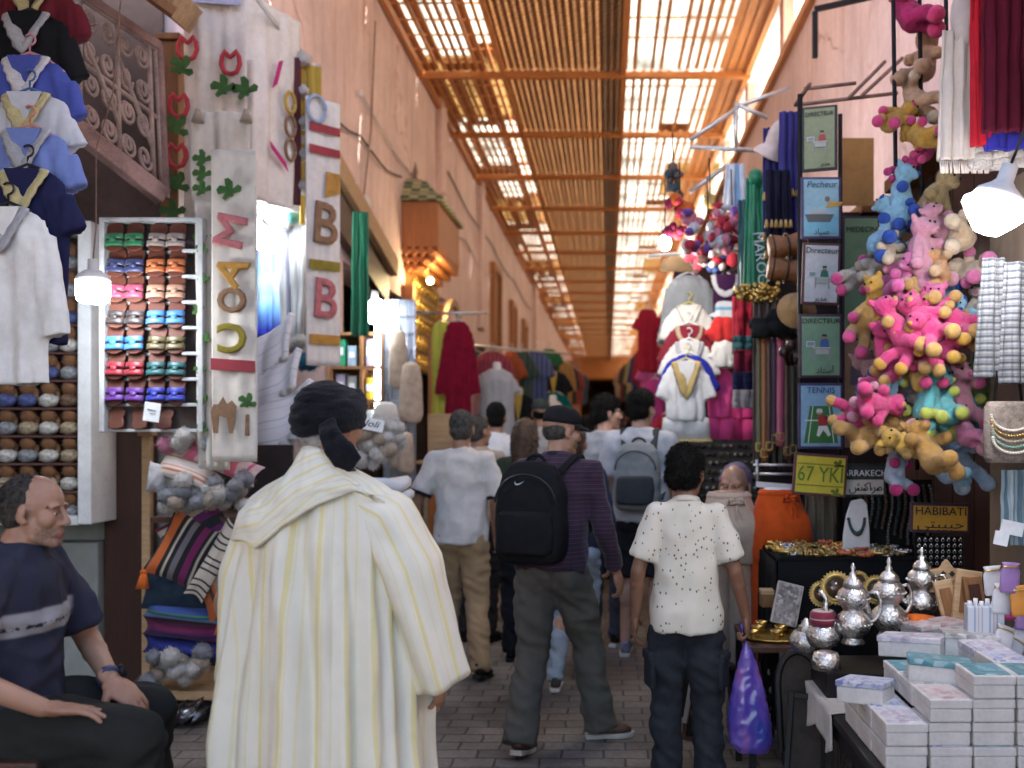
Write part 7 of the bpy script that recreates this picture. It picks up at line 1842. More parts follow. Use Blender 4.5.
t = thing('necklace_display', 'dark panel hung thickly with dark bead necklaces', 'display panel', P(893, 522, 5.0)); mb = MB(); mb.box((0, .03, 0), (.40, .02, .42)); mb.build('board', BKC, t)
for k in range(12):
    mb = MB(); x = -.18 + .033 * k; L = random.uniform(.22, .36)
    for j in range(int(L / .016)): mb.ell((x + .012 * math.sin(j * .3), -.0 - .006 * (j % 2), .18 - j * .016), .0085, None, 7, 5)
    mb.build('necklace', [M('dark_bead', (.03, .045, .045), .3, .3), M('brown_bead', (.09, .05, .03), .3, .3), M('steel_bead', (.2, .19, .18), .3, .3, metal=.8)][k % 3], t)
t = thing('ring_board', 'black board of silver rings below the HABIBATI sign', 'display board', P(940, 552, 4.6)); mb = MB(); mb.box((0, .02, 0), (.22, .02, .14)); mb.build('board', BKC, t)
for r_ in range(5):
    for c in range(8):
        mb = MB(); mb.tube([(.007 * math.cos(q), 0, .007 * math.sin(q)) for q in [2 * PI * j / 10 for j in range(11)]], .0022, 5); mb.ell((0, -.003, .008), .005, None, 7, 5); mb.build('ring', SILVER, t, loc=(-.095 + .027 * c, 0, .055 - .027 * r_))
# sun mirrors
for k, (px, py, r_, lab) in enumerate(((836, 588, .075, 'brass sun mirror with toothed rim leaning in front of the black drape'), (822, 594, .06, 'smaller brass mirror half hidden behind the toothed one'), (876, 590, .065, 'round coppery mirror between the teapots'), (858, 582, .05, 'brass leaf shaped mirror next to the teapot lid'))):
    t = thing('brass_mirror', lab, 'mirror', P(px, py, 4.3 + .04 * (k % 2)), (R(-12), 0, 0), 'brass mirrors against the drape'); mb = MB(); nn = 28
    mb.prism([((r_ if j % 2 else r_ * .86) * math.cos(2 * PI * j / (2 * nn)), (r_ if j % 2 else r_ * .86) * math.sin(2 * PI * j / (2 * nn))) for j in range(2 * nn)], 0, .012, FACE); mb.lathe([(r_ * .62, .008), (r_ * .68, .02), (r_ * .80, .014)], 28, FACE, (False, False)); mb.build('rim', BRASS, t)
    mb = MB(); mb.lathe([(0, .014), (r_ * .62, .014), (r_ * .62, .01), (0, .01)], 24, FACE); mb.build('glass', M('mirror_glass', (.10, .07, .05), .12, .2, metal=.6), t)

# ---------------- front table with boxes
ZT = .60; TX0, TX1, TY0, TY1 = .80, 1.72, 2.92, 3.95
t = thing('box_table', 'low black iron table loaded with white boxes and teapots', 'table', (TX0, TY0, 0)); mb = MB(); mb.box(((TX1 - TX0) / 2, (TY1 - TY0) / 2, ZT - .015), (TX1 - TX0 + .02, TY1 - TY0 + .02, .03)); mb.build('tabletop', M('black_board', (.016, .015, .015), .5, .3), t, bevel=.004)
for x in (.02, TX1 - TX0 - .02):
    for y in (.02, TY1 - TY0 - .02): mb = MB(); mb.box((x, y, ZT / 2 - .02), (.04, .04, ZT - .03)); mb.build('leg', BLACK, t, bevel=.004)
mb = MB()
mb.bar((0, 0.02, .53), (TX1 - TX0, .02, .53), .03, .05); mb.bar((.02, 0.04, .53), (.02, TY1 - TY0 - .04, .53), .03, .05); mb.bar((.02, 0.04, .2), (.02, TY1 - TY0 - .04, .2), .025, .025)
for k in range(6): mb.bar((.02, .1 + k * .16, .2), (.02, .1 + k * .16, .52), .012)
mb.build('rail', BLACK, t)
def mosaic(name, c1, c2, c3, scale=46):
    if name in MATS: return MATS[name]
    m, nt, b = _new(name); vec = coords(nt); vo = nd(nt, 'ShaderNodeTexVoronoi'); vo.inputs['Scale'].default_value = scale; nt.links.new(vec, vo.inputs['Vector'])
    s_ = nd(nt, 'ShaderNodeSeparateColor'); nt.links.new(vo.outputs['Color'], s_.inputs[0])
    c = cramp(nt, s_.outputs[0], [(0, c1), (.4, c2), (.75, c3)], 'CONSTANT'); n1 = cramp(nt, noisef(nt, vec, 9), [(.35, 0), (.65, 1)])
    c = mixc(nt, n1, c, c2); nt.links.new(c, b.inputs['Base Color']); b.inputs['Roughness'].default_value = .3
    bumpn(nt, b, vo.outputs['Distance'], .4, .004); MATS[name] = m; return m
WBX = M('box_card', (.54, .53, .51), .6, .16, 9, .3, 60)
LIDS = [('lilac mosaic', mosaic('mosaic_lilac', (.34, .31, .42), (.56, .54, .57), (.26, .20, .30))), ('teal mosaic', mosaic('mosaic_teal', (.04, .17, .22), (.10, .26, .30), (.32, .45, .48))), ('white and rose mosaic', mosaic('mosaic_rose', (.56, .54, .52), (.48, .38, .38), (.34, .17, .18))), ('blue flowered', mosaic('mosaic_blue', (.56, .56, .58), (.40, .43, .54), (.10, .14, .36), 60)), ('grey mosaic', mosaic('mosaic_grey', (.30, .30, .29), (.48, .47, .46), (.17, .16, .17)))]
bw, bd, bh = .126, .165, .068
def lvl(c, r): return ([2, 3, 4, 4, 4][c] if r == 0 else [3, 3, 4, 4, 4][c]) if c < 5 else 4
bxp = {}
cn = ['first', 'second', 'third', 'fourth', 'fifth', 'sixth', 'seventh']
for c in range(7):
    for r in range(5):
        n_ = [2, 3, 4, 4, 4, 4, 4][c] if r == 0 else [2, 3, 3, 4, 3, 3, 3][c]
        if (r >= 3 and c < 2) or (r == 4 and c < 3): continue
        for l in range(n_):
            topmost = l == n_ - 1
            if not (topmost or r == 0 or c == 0): continue
            x = TX0 + .08 + c * (bw + .004) + random.uniform(-.002, .002); y = TY0 + .11 + r * (bd + .004) + random.uniform(-.004, .004)
            ln, lm = LIDS[(c * 3 + r * 2 + l * (c + 1)) % 5]
            if c == 2 and r == 0 and topmost: ln, lm = LIDS[1]
            if c == 0 and r == 0 and l == 0: ln, lm = LIDS[2]
            if c == 0 and topmost: ln, lm = LIDS[3 if r else 0]
            lab = 'white box with %s lid, %s layer up, %s column, %s row back' % (ln, cn[l], cn[c], cn[r])
            loc = (x, y, ZT + .003 + l * (bh + .002))
            if ln not in bxp:
                o = thing('gift_box', lab, 'box', loc, 0, 'white boxes stacked on the low table')
                mb = MB(); mb.box((0, 0, bh * .29), (bw - .004, bd - .004, bh * .58)); mb.build('tray', WBX, o, bevel=.004)
                mb = MB(); mb.box((0, 0, bh * .79), (bw, bd, bh * .40)); ld = mb.build('lid', WBX, o, bevel=.004)
                mb = MB(); mb.box((0, 0, bh * .985), (bw - .02, bd - .02, .006)); mb.build('inlay', lm, ld, bevel=.002)
                bxp[ln] = o
            else: dup(bxp[ln], loc, random.uniform(-.022, .022), lab, mat=({'lid': lm} if (c * 5 + r * 3 + l * 7) % 7 == 0 else None))
# loose decorated boxes lying on the stacks
for k, (px, py, D, w_, d_, h_, yaw, li, lab) in enumerate(((913, 655, 3.5, .21, .13, .05, -.5, 0, 'flat lilac mosaic box lying aslant on the stacks'), (938, 683, 3.2, .19, .13, .06, -.25, 1, 'teal mosaic box lying open on the front stack'), (935, 640, 3.72, .20, .14, .05, .3, 2, 'rose mosaic box lying at the back of the stacks'), (968, 655, 3.5, .18, .12, .06, -.15, 4, 'grey mosaic box beside the pencil carton'), (866, 701, 3.22, .15, .12, .05, -.6, 3, 'blue flowered box slanting by the teapots'))):
    o = thing('mosaic_box', lab, 'box', P(px, py, D), (R(-3), R(3 if k % 2 else -3), yaw), 'loose mosaic boxes on the stacks'); mb = MB(); mb.box((0, 0, h_ / 2), (w_, d_, h_)); mb.build('tray', WBX, o, bevel=.004); mb = MB(); mb.box((0, 0, h_ + .01), (w_ + .006, d_ + .006, .02)); mb.build('lid', LIDS[li][1], o, bevel=.004)
# teapots
def teapot(label, px, py, D, s=1.0, yaw=0, double=True):
    t = thing('teapot', label, 'teapot', P(px, py, D), yaw, 'silver teapots on the low table'); Q = Matrix.Scale(s, 4)
    lo = [(.0, 0), (.040, 0), (.045, .008), (.034, .022), (.038, .03), (.062, .055), (.068, .078), (.060, .102), (.038, .122)]
    hi = [(.036, .13), (.052, .15), (.060, .172), (.054, .196), (.036, .212)]
    lid = [(.038, .214), (.036, .228), (.024, .244), (.012, .252), (.014, .262), (.006, .272), (.010, .284), (.004, .300), (0, .303)]
    mb = MB(); mb.lathe(lo + hi, 28, Q); b0 = mb.build('body', SILVER, t)
    mb = MB(); mb.lathe([(0, .213)] + lid, 24, Q); mb.build('lid', SILVER, t)
    mb = MB(); mb.tube([Q @ V(p) for p in ((.05, 0, .07), (.085, 0, .085), (.10, 0, .13), (.098, 0, .165), (.115, 0, .19), (.125, 0, .192))], [r_ * s for r_ in (.018, .015, .011, .009, .008, .007)], 10); mb.build('spout', SILVER, t)
    mb = MB(); mb.tube([Q @ V(p) for p in ((-.05, 0, .19), (-.085, 0, .195), (-.10, 0, .165), (-.098, 0, .12), (-.08, 0, .09), (-.06, 0, .085))], .007 * s, 8); mb.build('handle', SILVER, t)
    for zz, rr_ in ((.078, .0685), (.172, .0605)):
        mb = MB()
        for q in range(20): mb.ell(Q @ V((rr_ * math.cos(q * .314), rr_ * math.sin(q * .314), zz)), .005 * s, None, 6, 5)
        mb.build('engraving', SILVER, b0)
    return t
D = 3.72
teapot('tall silver teapot at the left with its spout turned left', 853, 644, D, 1.0, R(170)); teapot('tall silver teapot in the middle of the three', 889, 638, 3.8, 1.02, R(200)); teapot('tall silver teapot at the right, set farthest back', 922, 622, 3.95, .98, R(150))
for k, (px, py, D, m_, lab) in enumerate(((823, 645, 3.75, SILVER, 'squat silver pot with a maroon lid left of the teapots'), (806, 650, 3.85, SILVER, 'small dull silver pot behind the maroon lidded one'), (826, 668, 3.55, SILVER, 'silver cup upside down at the table corner'))):
    t = thing('silver_pot', lab, 'pot', P(px, py, D), 0, 'small silver pots'); mb = MB()
    mb.lathe([(0, 0), (.05, 0), (.062, .02), (.066, .045), (.05, .07), (.045, .075), (0, .076)] if k < 2 else [(.055, 0), (.05, .03), (.042, .055), (0, .058)], 24); mb.build('body', m_, t)
    if k == 0: mb = MB(); mb.lathe([(.046, .075), (.050, .09), (.048, .12), (.04, .13), (.0, .135)], 24); mb.build('lid', striped('maroon_lid', (.20, .02, .05), [(.3, .45, (.45, .35, .3))], .03, attr=None, axis=2, rough=.5), t)
    elif k == 1: mb = MB(); mb.lathe([(.04, .076), (.02, .1), (.008, .12), (0, .125)], 16); mb.build('lid', m_, t)
t = thing('orange_cloth', 'crumpled orange cloth under the right teapot', 'cloth', P(919, 622, 3.8)); mb = MB(); mb.ell((0, 0, 0), (.06, .05, .03), None, 20, 12)
for i, v in enumerate(mb.v): mb.v[i] = v * (1 + .5 * noise.noise(v * 40))
mb.build('cloth', fabric((.62, .13, .015)), t)
# white cloth at table corner
t = thing('white_sheet', 'white sheet draped over the left end of the low table', 'sheet', (TX0 + .02, 3.75, ZT)); mb = MB()
def sheet_pt(u, v):
    e = v * .30; y = -.25 + u * .45
    return (lerp(.14, -.04, min(1, e / .18)) - .012 * math.sin(u * 17) * max(0, e - .18) * 8, y + .02 * math.sin(v * 5), .007 if e < .18 else .007 - (e - .18) * (1 + .25 * math.sin(u * 9)))
mb.grid(sheet_pt, 30, 20); mb.build('cloth', fabric((.42, .40, .38)), t, solid=.005)
t = thing('support_crate', 'black crate raising the teapots above the table', 'crate', (1.02, 3.85, 0)); mb = MB(); mb.box((0, .0, ZT + .05), (.42, .30, .10)); mb.build('crate_body', BLACK, t, bevel=.006)
# star boxes, pencils, pouches
t = thing('star_box', 'wooden star shaped box with pierced front standing on edge', 'box', P(945, 580, 3.95)); mb = MB(); st = [((.085 if j % 2 == 0 else .055) * math.sin(PI * j / 6), (.085 if j % 2 == 0 else .055) * math.cos(PI * j / 6)) for j in range(12)]; mb.prism(st, 0, .03, FACE); mb.build('case', WOODL, t, bevel=.003); mb = MB()
for j in range(6): mb.prism(circle(.012, 4), .03, .033, FACE @ tr(.034 * math.cos(j * 1.047), .034 * math.sin(j * 1.047), 0))
mb.prism(circle(.014, 6), .03, .033, FACE); mb.build('piercing', DARK, t)
for k, (px, py, w_, h_, rl, lab) in enumerate(((948, 606, .07, .20, -12, 'tall pale wooden board leaning before the star box'), (967, 595, .10, .19, 8, 'square pale wooden frame right of the star box'), (975, 600, .07, .17, -6, 'brown wooden box lid leaning by the pencil carton'))):
    t = thing('wooden_board', lab, 'board', P(px, py, 3.85 - .04 * k), (R(-8), R(rl), 0), 'wooden boards by the star box'); mb = MB(); mb.box((0, 0, 0), (w_, .02, h_)); mb.build('panel', WOODL if k != 2 else WOODM, t, bevel=.003); mb = MB(); mb.box((0, -.011, 0), (w_ * .6, .006, h_ * .7)); mb.build('inset', WOODM if k != 2 else WOODD, t)
t = thing('pencil_carton', 'clear white carton of pens standing on the boxes', 'carton', P(984, 653, 3.55), R(-12)); mb = MB(); mb.box((0, 0, .085), (.125, .09, .17)); mb.build('carton_body', striped('pen_carton', (.55, .57, .62), [(.2, .32, (.30, .36, .48)), (.5, .54, (.5, .25, .25)), (.7, .8, (.36, .40, .50))], .05, attr=None, axis=0, rough=.3), t, bevel=.004); mb = MB()
for k in range(6): mb.tube([(-.05 + .02 * k, -.01, .165), (-.05 + .02 * k, -.01, .185 + .01 * (k % 2))], .008, 6)
mb.build('pen', WHITEP, t)
PCL = [('silver', (.40, .40, .44)), ('pink', (.55, .05, .22)), ('orange', (.55, .22, .03)), ('white', (.55, .55, .58)), ('violet', (.25, .14, .35))]
for k, (px, py, ci, rl) in enumerate(((1004, 640, 0, 22), (1014, 650, 3, 30), (1022, 636, 0, 16), (1012, 605, 1, 8), (1020, 600, 2, -6), (1002, 598, 3, 5), (1026, 615, 4, 10), (993, 580, 3, -5), (1010, 577, 4, 4))):
    nm, col = PCL[ci]; t = thing('gift_pouch', '%s gift pouch at the right edge of the table, %s from the pencil carton' % (nm, ['nearest', 'second', 'third', 'fourth', 'fifth', 'sixth', 'seventh', 'eighth', 'farthest'][k]), 'pouch', P(px, py, 3.45 + .04 * (k % 4)), (R(-25 if k < 3 else 0), R(rl), 0), 'gift pouches at the table edge'); mb = MB()
    mb.loft([[V((.034 * a_ * math.cos(q), .009 * a_ * math.sin(q), -.055 + .105 * tt)) for q in [2 * PI * j / 14 for j in range(14)]] for tt, a_ in ((0, .9), (.1, 1), (.72, 1), (.84, .8), (.88, .8), (1, .95))]); mb.build('bag', fabric(col, 'satin'), t); mb = MB(); mb.tube([(.0285 * math.cos(q), .010 * math.sin(q), .036) for q in [2 * PI * j / 12 for j in range(13)]], .003, 5); mb.build('tie', GOLD, t)

# ---------------- trinket table by the boy and leaning frames
t = thing('trinket_table', 'small dark table with brass trinkets between the boy and the boxes', 'table', P(782, 640, 4.55)); zt = P(0, 634, 4.55).z; mb = MB(); mb.box((0, .05, 0), (.36, .5, .03)); mb.build('tabletop', WOODD, t, bevel=.005)
for x in (-.16, .16):
    for y in (-.18, .28): mb = MB(); mb.box((x, y, -zt / 2), (.03, .03, zt - .03)); mb.build('leg', BLACK, t)
base = P(782, 636, 4.55)
for k in range(9):
    m_ = [GOLD, BRASS][k % 2]; o = thing('brass_cup', '%s trinket cup on the small dark table, %s from the boy' % (['gold', 'brass'][k % 2], ['nearest', 'second', 'third', 'fourth', 'fifth', 'sixth', 'seventh', 'eighth', 'farthest'][k]), 'cup', base + V((-.15 + .035 * k, -.12 + .1 * (k % 3), .01)), 0, 'trinket cups on the small table'); mb = MB(); mb.lathe([(0, 0), (.018, 0), (.012, .012), (.024, .03), (.028, .042), (.022, .04), (0, .03)], 14); mb.build('cup_body', m_, o)
t = thing('brass_tray', 'brass tray under the trinket cups', 'tray', base + V((-.03, -.02, .0))); mb = MB(); mb.lathe([(0, .002), (.13, .002), (.15, .012), (.152, .008), (.13, -.003), (0, -.003)], 26, Matrix.Diagonal((1.05, .9, 1, 1))); mb.build('dish', GOLD, t)
t = thing('trinket_box', 'small wooden chest behind the trinket cups', 'chest', P(771, 606, 4.75)); mb = MB(); mb.box((0, 0, .03), (.10, .08, .06)); mb.build('chest_body', WOODM, t, bevel=.003); mb = MB(); mb.box((0, 0, .07), (.104, .084, .02)); mb.build('lid', WOODL, t, bevel=.003)
t = thing('mosaic_plaque', 'glittering grey mosaic panel leaning on the black drape', 'panel', P(787, 604, 4.55), (R(-14), R(14), 0)); mb = MB(); mb.box((0, 0, 0), (.12, .02, .19)); mb.build('board', M('panel_edge', (.42, .37, .33), .6), t, bevel=.003); mb = MB(); mb.box((0, -.011, 0), (.108, .006, .178)); mb.build('mosaic', mosaic('mosaic_glint', (.07, .06, .06), (.22, .19, .18), (.5, .46, .42), 70), t)
for k, (px, py, w_, h_, m_, rl, lab) in enumerate(((702, 690, .12, .48, WOODD, 5, 'dark ribbed wooden rack leaning by the boy\'s leg'), (690, 660, .05, .58, M('pale_frame', (.30, .28, .27), .6), 8, 'pale frame edge leaning behind the boy\'s leg'), (748, 700, .16, .34, WOODD, -10, 'dark carved frame behind the plastic bag'), (772, 690, .14, .36, BLACK, 6, 'black frame right of the plastic bag'), (800, 700, .17, .40, BLACK, -4, 'black arched mirror frame leaning on the low table'), (815, 740, .20, .34, BLACK, 3, 'black box frame under the low table'))):
    t = thing('leaning_picture', lab, 'frame', P(px, py, (4.85 if k < 4 else 4.6 - .15 * k) if k > 1 else 4.75), (R(-10), R(rl), R(-15)), 'frames leaning under the tables'); mb = MB(); fw = .022
    if k == 4:
        mb.tube([(-w_ / 2, 0, -h_ / 2), (-w_ / 2, 0, .06)] + [(w_ / 2 * math.cos(PI - q), 0, .06 + .13 * math.sin(q)) for q in [PI * j / 10 for j in range(11)]] + [(w_ / 2, 0, -h_ / 2)], .014, 6)
    else:
        mb.box((-w_ / 2, 0, 0), (fw, .03, h_)); mb.box((w_ / 2, 0, 0), (fw, .03, h_)); mb.box((0, 0, h_ / 2 - fw / 2), (w_ - fw, .03, fw)); mb.box((0, 0, -h_ / 2 + fw / 2), (w_ - fw, .03, fw))
    mb.build('moulding', m_, t, bevel=.003); mb = MB(); mb.box((0, .008, 0), (w_ - fw, .008, h_ - fw)); mb.build('panel', M('frame_panel', (.022, .016, .013), .6, .5, 20, spec=.2), t)
    mb = MB()
    for j in range(7): mb.ell((random.uniform(-.3, .3) * w_, -.004, (j / 6 - .5) * h_ * .7), (.012, .004, .018), None, 8, 5)
    if k in (0, 2, 3): mb.build('inlay', CREAM if k else WOODM, t)
# plastic bag in the boy's hand
t = thing('plastic_bag', 'shiny blue and purple plastic bag hanging from the boy\'s hand', 'bag', (0, 0, 0))
hw = Matrix.Translation(((686 - CX) / FPX * 4.3, 4.3, 0)) @ rz(R(-4)) @ (JdB['WR'][1] + V((0, .03, -.085)))
b = MB(); n = 26; rings = []
for tt, a_, d_ in ((0, .08, .10), (.06, .16, .2), (.22, .5, .4), (.45, .85, .6), (.7, 1.05, .75), (.93, 1.05, .8), (1, .75, .5)):
    rings.append([hw + V((.03 * tt + .088 * a_ * math.cos(2 * PI * j / n), .06 * d_ * math.sin(2 * PI * j / n), -.02 - .49 * tt)) for j in range(n)])
b.loft(rings); me = remesh(b, .0075, 2, disp=lambda p: .010 * noise.noise(V((p.x * 20, p.y * 20, p.z * 7))) + .008 * (.4 - abs(noise.noise(V((p.x * 26, p.y * 26, p.z * 20))))))
def bagmat():
    m, nt, b = _new('bag_film'); vec = coords(nt); c = cramp(nt, noisef(nt, coords(nt, (3, 3, 1)), 3, 4), [(.32, (.03, .05, .30)), (.46, (.09, .05, .32)), (.56, (.16, .10, .40)), (.68, (.34, .06, .16))]); nt.links.new(c, b.inputs['Base Color']); b.inputs['Roughness'].default_value = .22; b.inputs['Specular IOR Level'].default_value = .7; return m
BF = bagmat(); link('film', me, BF, t); mb = MB(); mb.tube([hw + V((-.01, 0, .0)), hw + V((-.02, -.005, .05)), hw + V((.01, .0, .07)), hw + V((.02, .005, .02))], .008, 6); mb.build('handle', BF, t)

# ---------------- right edge: scarves, lamp, bags
t, g, W_, Hh, fn = runner('white_fringed_shawl', 'cream fringed shawl hanging at the top right', 'shawl', 944, 984, 30, 160, 3.7, fabric((.50, .44, .40)), None, .02, 4, taper=1.25)
mb = MB()
for j in range(26): mb.tube([(W_ * 1.2 * (j / 25 - .5), 0, -Hh), (W_ * 1.2 * (j / 25 - .5) + random.uniform(-.005, .005), -.004, -Hh - .05)], .0035, 4)
mb.build('fringe', fabric((.50, .44, .40)), g)
mb = MB(); mb.ell((0, 0, .05), (.05, .05, .11)); mb.build('knot', fabric((.42, .38, .37)), g)
runner('red_shawl', 'bright red shawl between the cream and maroon ones', 'shawl', 972, 992, -30, 146, 3.62, fabric((.42, .012, .025)), None, .012, 3)
runner('maroon_shawl', 'wide dark maroon shawl at the top right corner', 'shawl', 984, 1044, -40, 132, 3.5, fabric((.075, .006, .018)), None, .02, 5)
runner('blue_shawl', 'royal blue shawl end below the maroon one', 'shawl', 986, 1050, 100, 150, 3.6, fabric((.03, .03, .28)), None, .012, 3)
runner('white_knit', 'cream knitted edge below the blue shawl', 'shawl', 972, 1050, 146, 168, 3.68, fabric((.46, .43, .41), 'wool'), None, .015, 4, thick=.03)
t = thing('shawl_rail', 'dark rail above the shawls', 'rail', P(985, -40, 3.6)); mb = MB(); mb.tube([(-.4, 0, .02), (.5, 0, .02)], .014, 8); mb.tube([(-.25, 0, .02), (-.2, .3, .8)], .01, 6); mb.build('rod', BLACK, t)
t = thing('hanging_bulb', 'large glaring lamp with white housing at the right edge', 'lamp', P(994, 210, 3.3), (R(8), R(18), 0))
mb = MB(); mb.lathe([(0, .155), (.026, .152), (.028, .10), (.04, .085), (.075, .06), (.09, .028)], 26); mb.build('housing', WHITEP, t); mb = MB(); mb.lathe([(0, -.085), (.04, -.078), (.085, -.03), (.107, .0), (.104, .02), (.09, .028), (0, .03)], 28); mb.build('diffuser', glow('bulb_right', (1, .97, .98), 14), t); mb = MB(); mb.tube([(0, 0, .15), (.02, .05, .5), (.0, .1, 1.2)], .005, 6); mb.build('cord', BLACK, t)
lamp_light('right_light', P(985, 250, 3.15), 2.2, (1, .96, .95), .08)
SEQ = striped('silver_sequins', (.13, .14, .16), [(.2, .4, (.045, .05, .065)), (.6, .75, (.22, .22, .20))], .025, axis=1, rough=.35, soft=.05, bump=.8)
runner('sequin_scarf', 'silver striped scarf hanging below the right lamp', 'scarf', 984, 1004, 258, 378, 3.6, SEQ, None, .012, 2, taper=1.9)
runner('sequin_scarf', 'silver striped scarf cut off by the picture edge', 'scarf', 1006, 1034, 262, 384, 3.55, SEQ, None, .012, 2, taper=1.4)
t = thing('beaded_bag', 'tan beaded necklaces looped over a bag at the right edge', 'bag', P(1008, 432, 3.6)); mb = MB(); mb.loft([[V((.09 * a_ * math.copysign(abs(math.cos(q)) ** .6, math.cos(q)), .035 * math.sin(q), .11 - .22 * tt)) for q in [2 * PI * j / 24 for j in range(24)]] for tt, a_ in ((0, .8), (.1, .95), (.9, 1), (1, .85))]); mb.build('bag_body', M('bag_weave', (.22, .18, .15), .8, .4, 30, .6, 90), t)
for k in range(5):
    mb = MB()
    for j in range(24): q = PI * j / 23; mb.ell((.075 * math.cos(q), -.042 - .003 * k, .06 - .02 * k - .055 * math.sin(q)), .006, None, 6, 5)
    mb.build('bead_loop', [CREAM, BRASS, TPOM, fabric((.15, .25, .2)), CREAM][k], t)
mb = MB(); mb.tube([(-.05, 0, .10), (-.03, .0, .3), (0, 0, .42), (.03, 0, .3), (.05, 0, .10)], .006, 6); mb.build('strap', BLACK, t)
runner('turquoise_cloth', 'pale turquoise striped cloth hanging low at the right edge', 'cloth', 1003, 1034, 470, 545, 3.65, striped('turq_stripe', (.28, .36, .40), [(.2, .4, (.10, .16, .20)), (.6, .7, (.4, .45, .46))], .045, axis=0), None, .012, 3)
t = thing('paper_packet', 'white paper packet pinned under the turquoise cloth', 'packet', P(1012, 528, 3.62), (0, R(12), 0)); mb = MB(); mb.box((0, 0, 0), (.08, .012, .05)); mb.box((-.03, 0, -.045), (.05, .01, .05)); mb.build('paper', WHITEP, t)

# ---------------- plush toys
PLM = {}
def plush_mesh(pose):
    """hanging soft animal: big head, long limbs; local origin at the chest"""
    rr = random.Random(pose * 13 + 1)
    b = MB(); b.caps((0, 0, .02), (0, 0, -.09), .056, .068); b.ell((0, -.02, .105), (.066, .062, .058)); b.ell((0, -.072, .09), (.036, .032, .028))
    for q in (-1, 1): b.ell((q * .05, -.0, .15), (.024, .014, .03), ry(q * R(25)))
    pw = []
    for q in (-1, 1):
        e = V((q * rr.uniform(.075, .115), rr.uniform(-.09, -.02), rr.uniform(-.09, .03))); b.caps((q * .035, -.01, .03), e, .030, .029); pw.append(e)
        e = V((q * rr.uniform(.035, .075), rr.uniform(-.14, -.04), rr.uniform(-.235, -.17))); b.caps((q * .03, 0, -.11), lerp(V((q * .03, 0, -.11)), e, .5) + V((q * .01, -.02, 0)), .038, .036); b.caps(lerp(V((q * .03, 0, -.11)), e, .5) + V((q * .01, -.02, 0)), e, .036, .036); pw.append(e)
    me = remesh(b, .007, 3, disp=lambda p: .0025 * nz(p, 60) + .003 * nz(p, 20))
    strands(me, 1500, .0085, .0011, .15, pose)
    return me, pw
def plush(label, px, py, D, col, paw, s=1.0, rot=(0, 0, 0), pose=0, snout=None):
    t = thing('plush_toy', label, 'plush toy', P(px, py, D), rot, 'plush toys hanging in bunches'); t.scale = (s,) * 3
    if pose not in PLM: PLM[pose] = plush_mesh(pose)
    me, pw = PLM[pose]
    link('body', me.copy(), fabric(col, 'plush'), t)
    for k, p in enumerate(pw):
        mb = MB(); mb.ell(p, (.035, .036, .034) if k % 2 == 0 else (.042, .044, .042), None, 14, 10); mb.build('paw', fabric(paw, 'plush'), t)
    mb = MB(); mb.ell((0, -.098, .094), (.018, .014, .014), None, 12, 8); mb.build('nose', fabric(snout or paw, 'plush'), t)
    for q in (-1, 1): mb = MB(); mb.ell((q * .026, -.076, .128), .0075, None, 8, 6); mb.build('eye', BLACK, t)
    return t
HP_ = (.62, .05, .20); LP = (.60, .26, .36); TN = (.52, .30, .09); YE = (.56, .31, .04); LB = (.22, .45, .60); RB = (.02, .07, .35); CR = (.60, .48, .34); TQ = (.10, .40, .42); YG = (.46, .52, .08); GR = (.36, .32, .29); MG = (.42, .02, .14); BG = (.50, .32, .20)
random.seed(3)
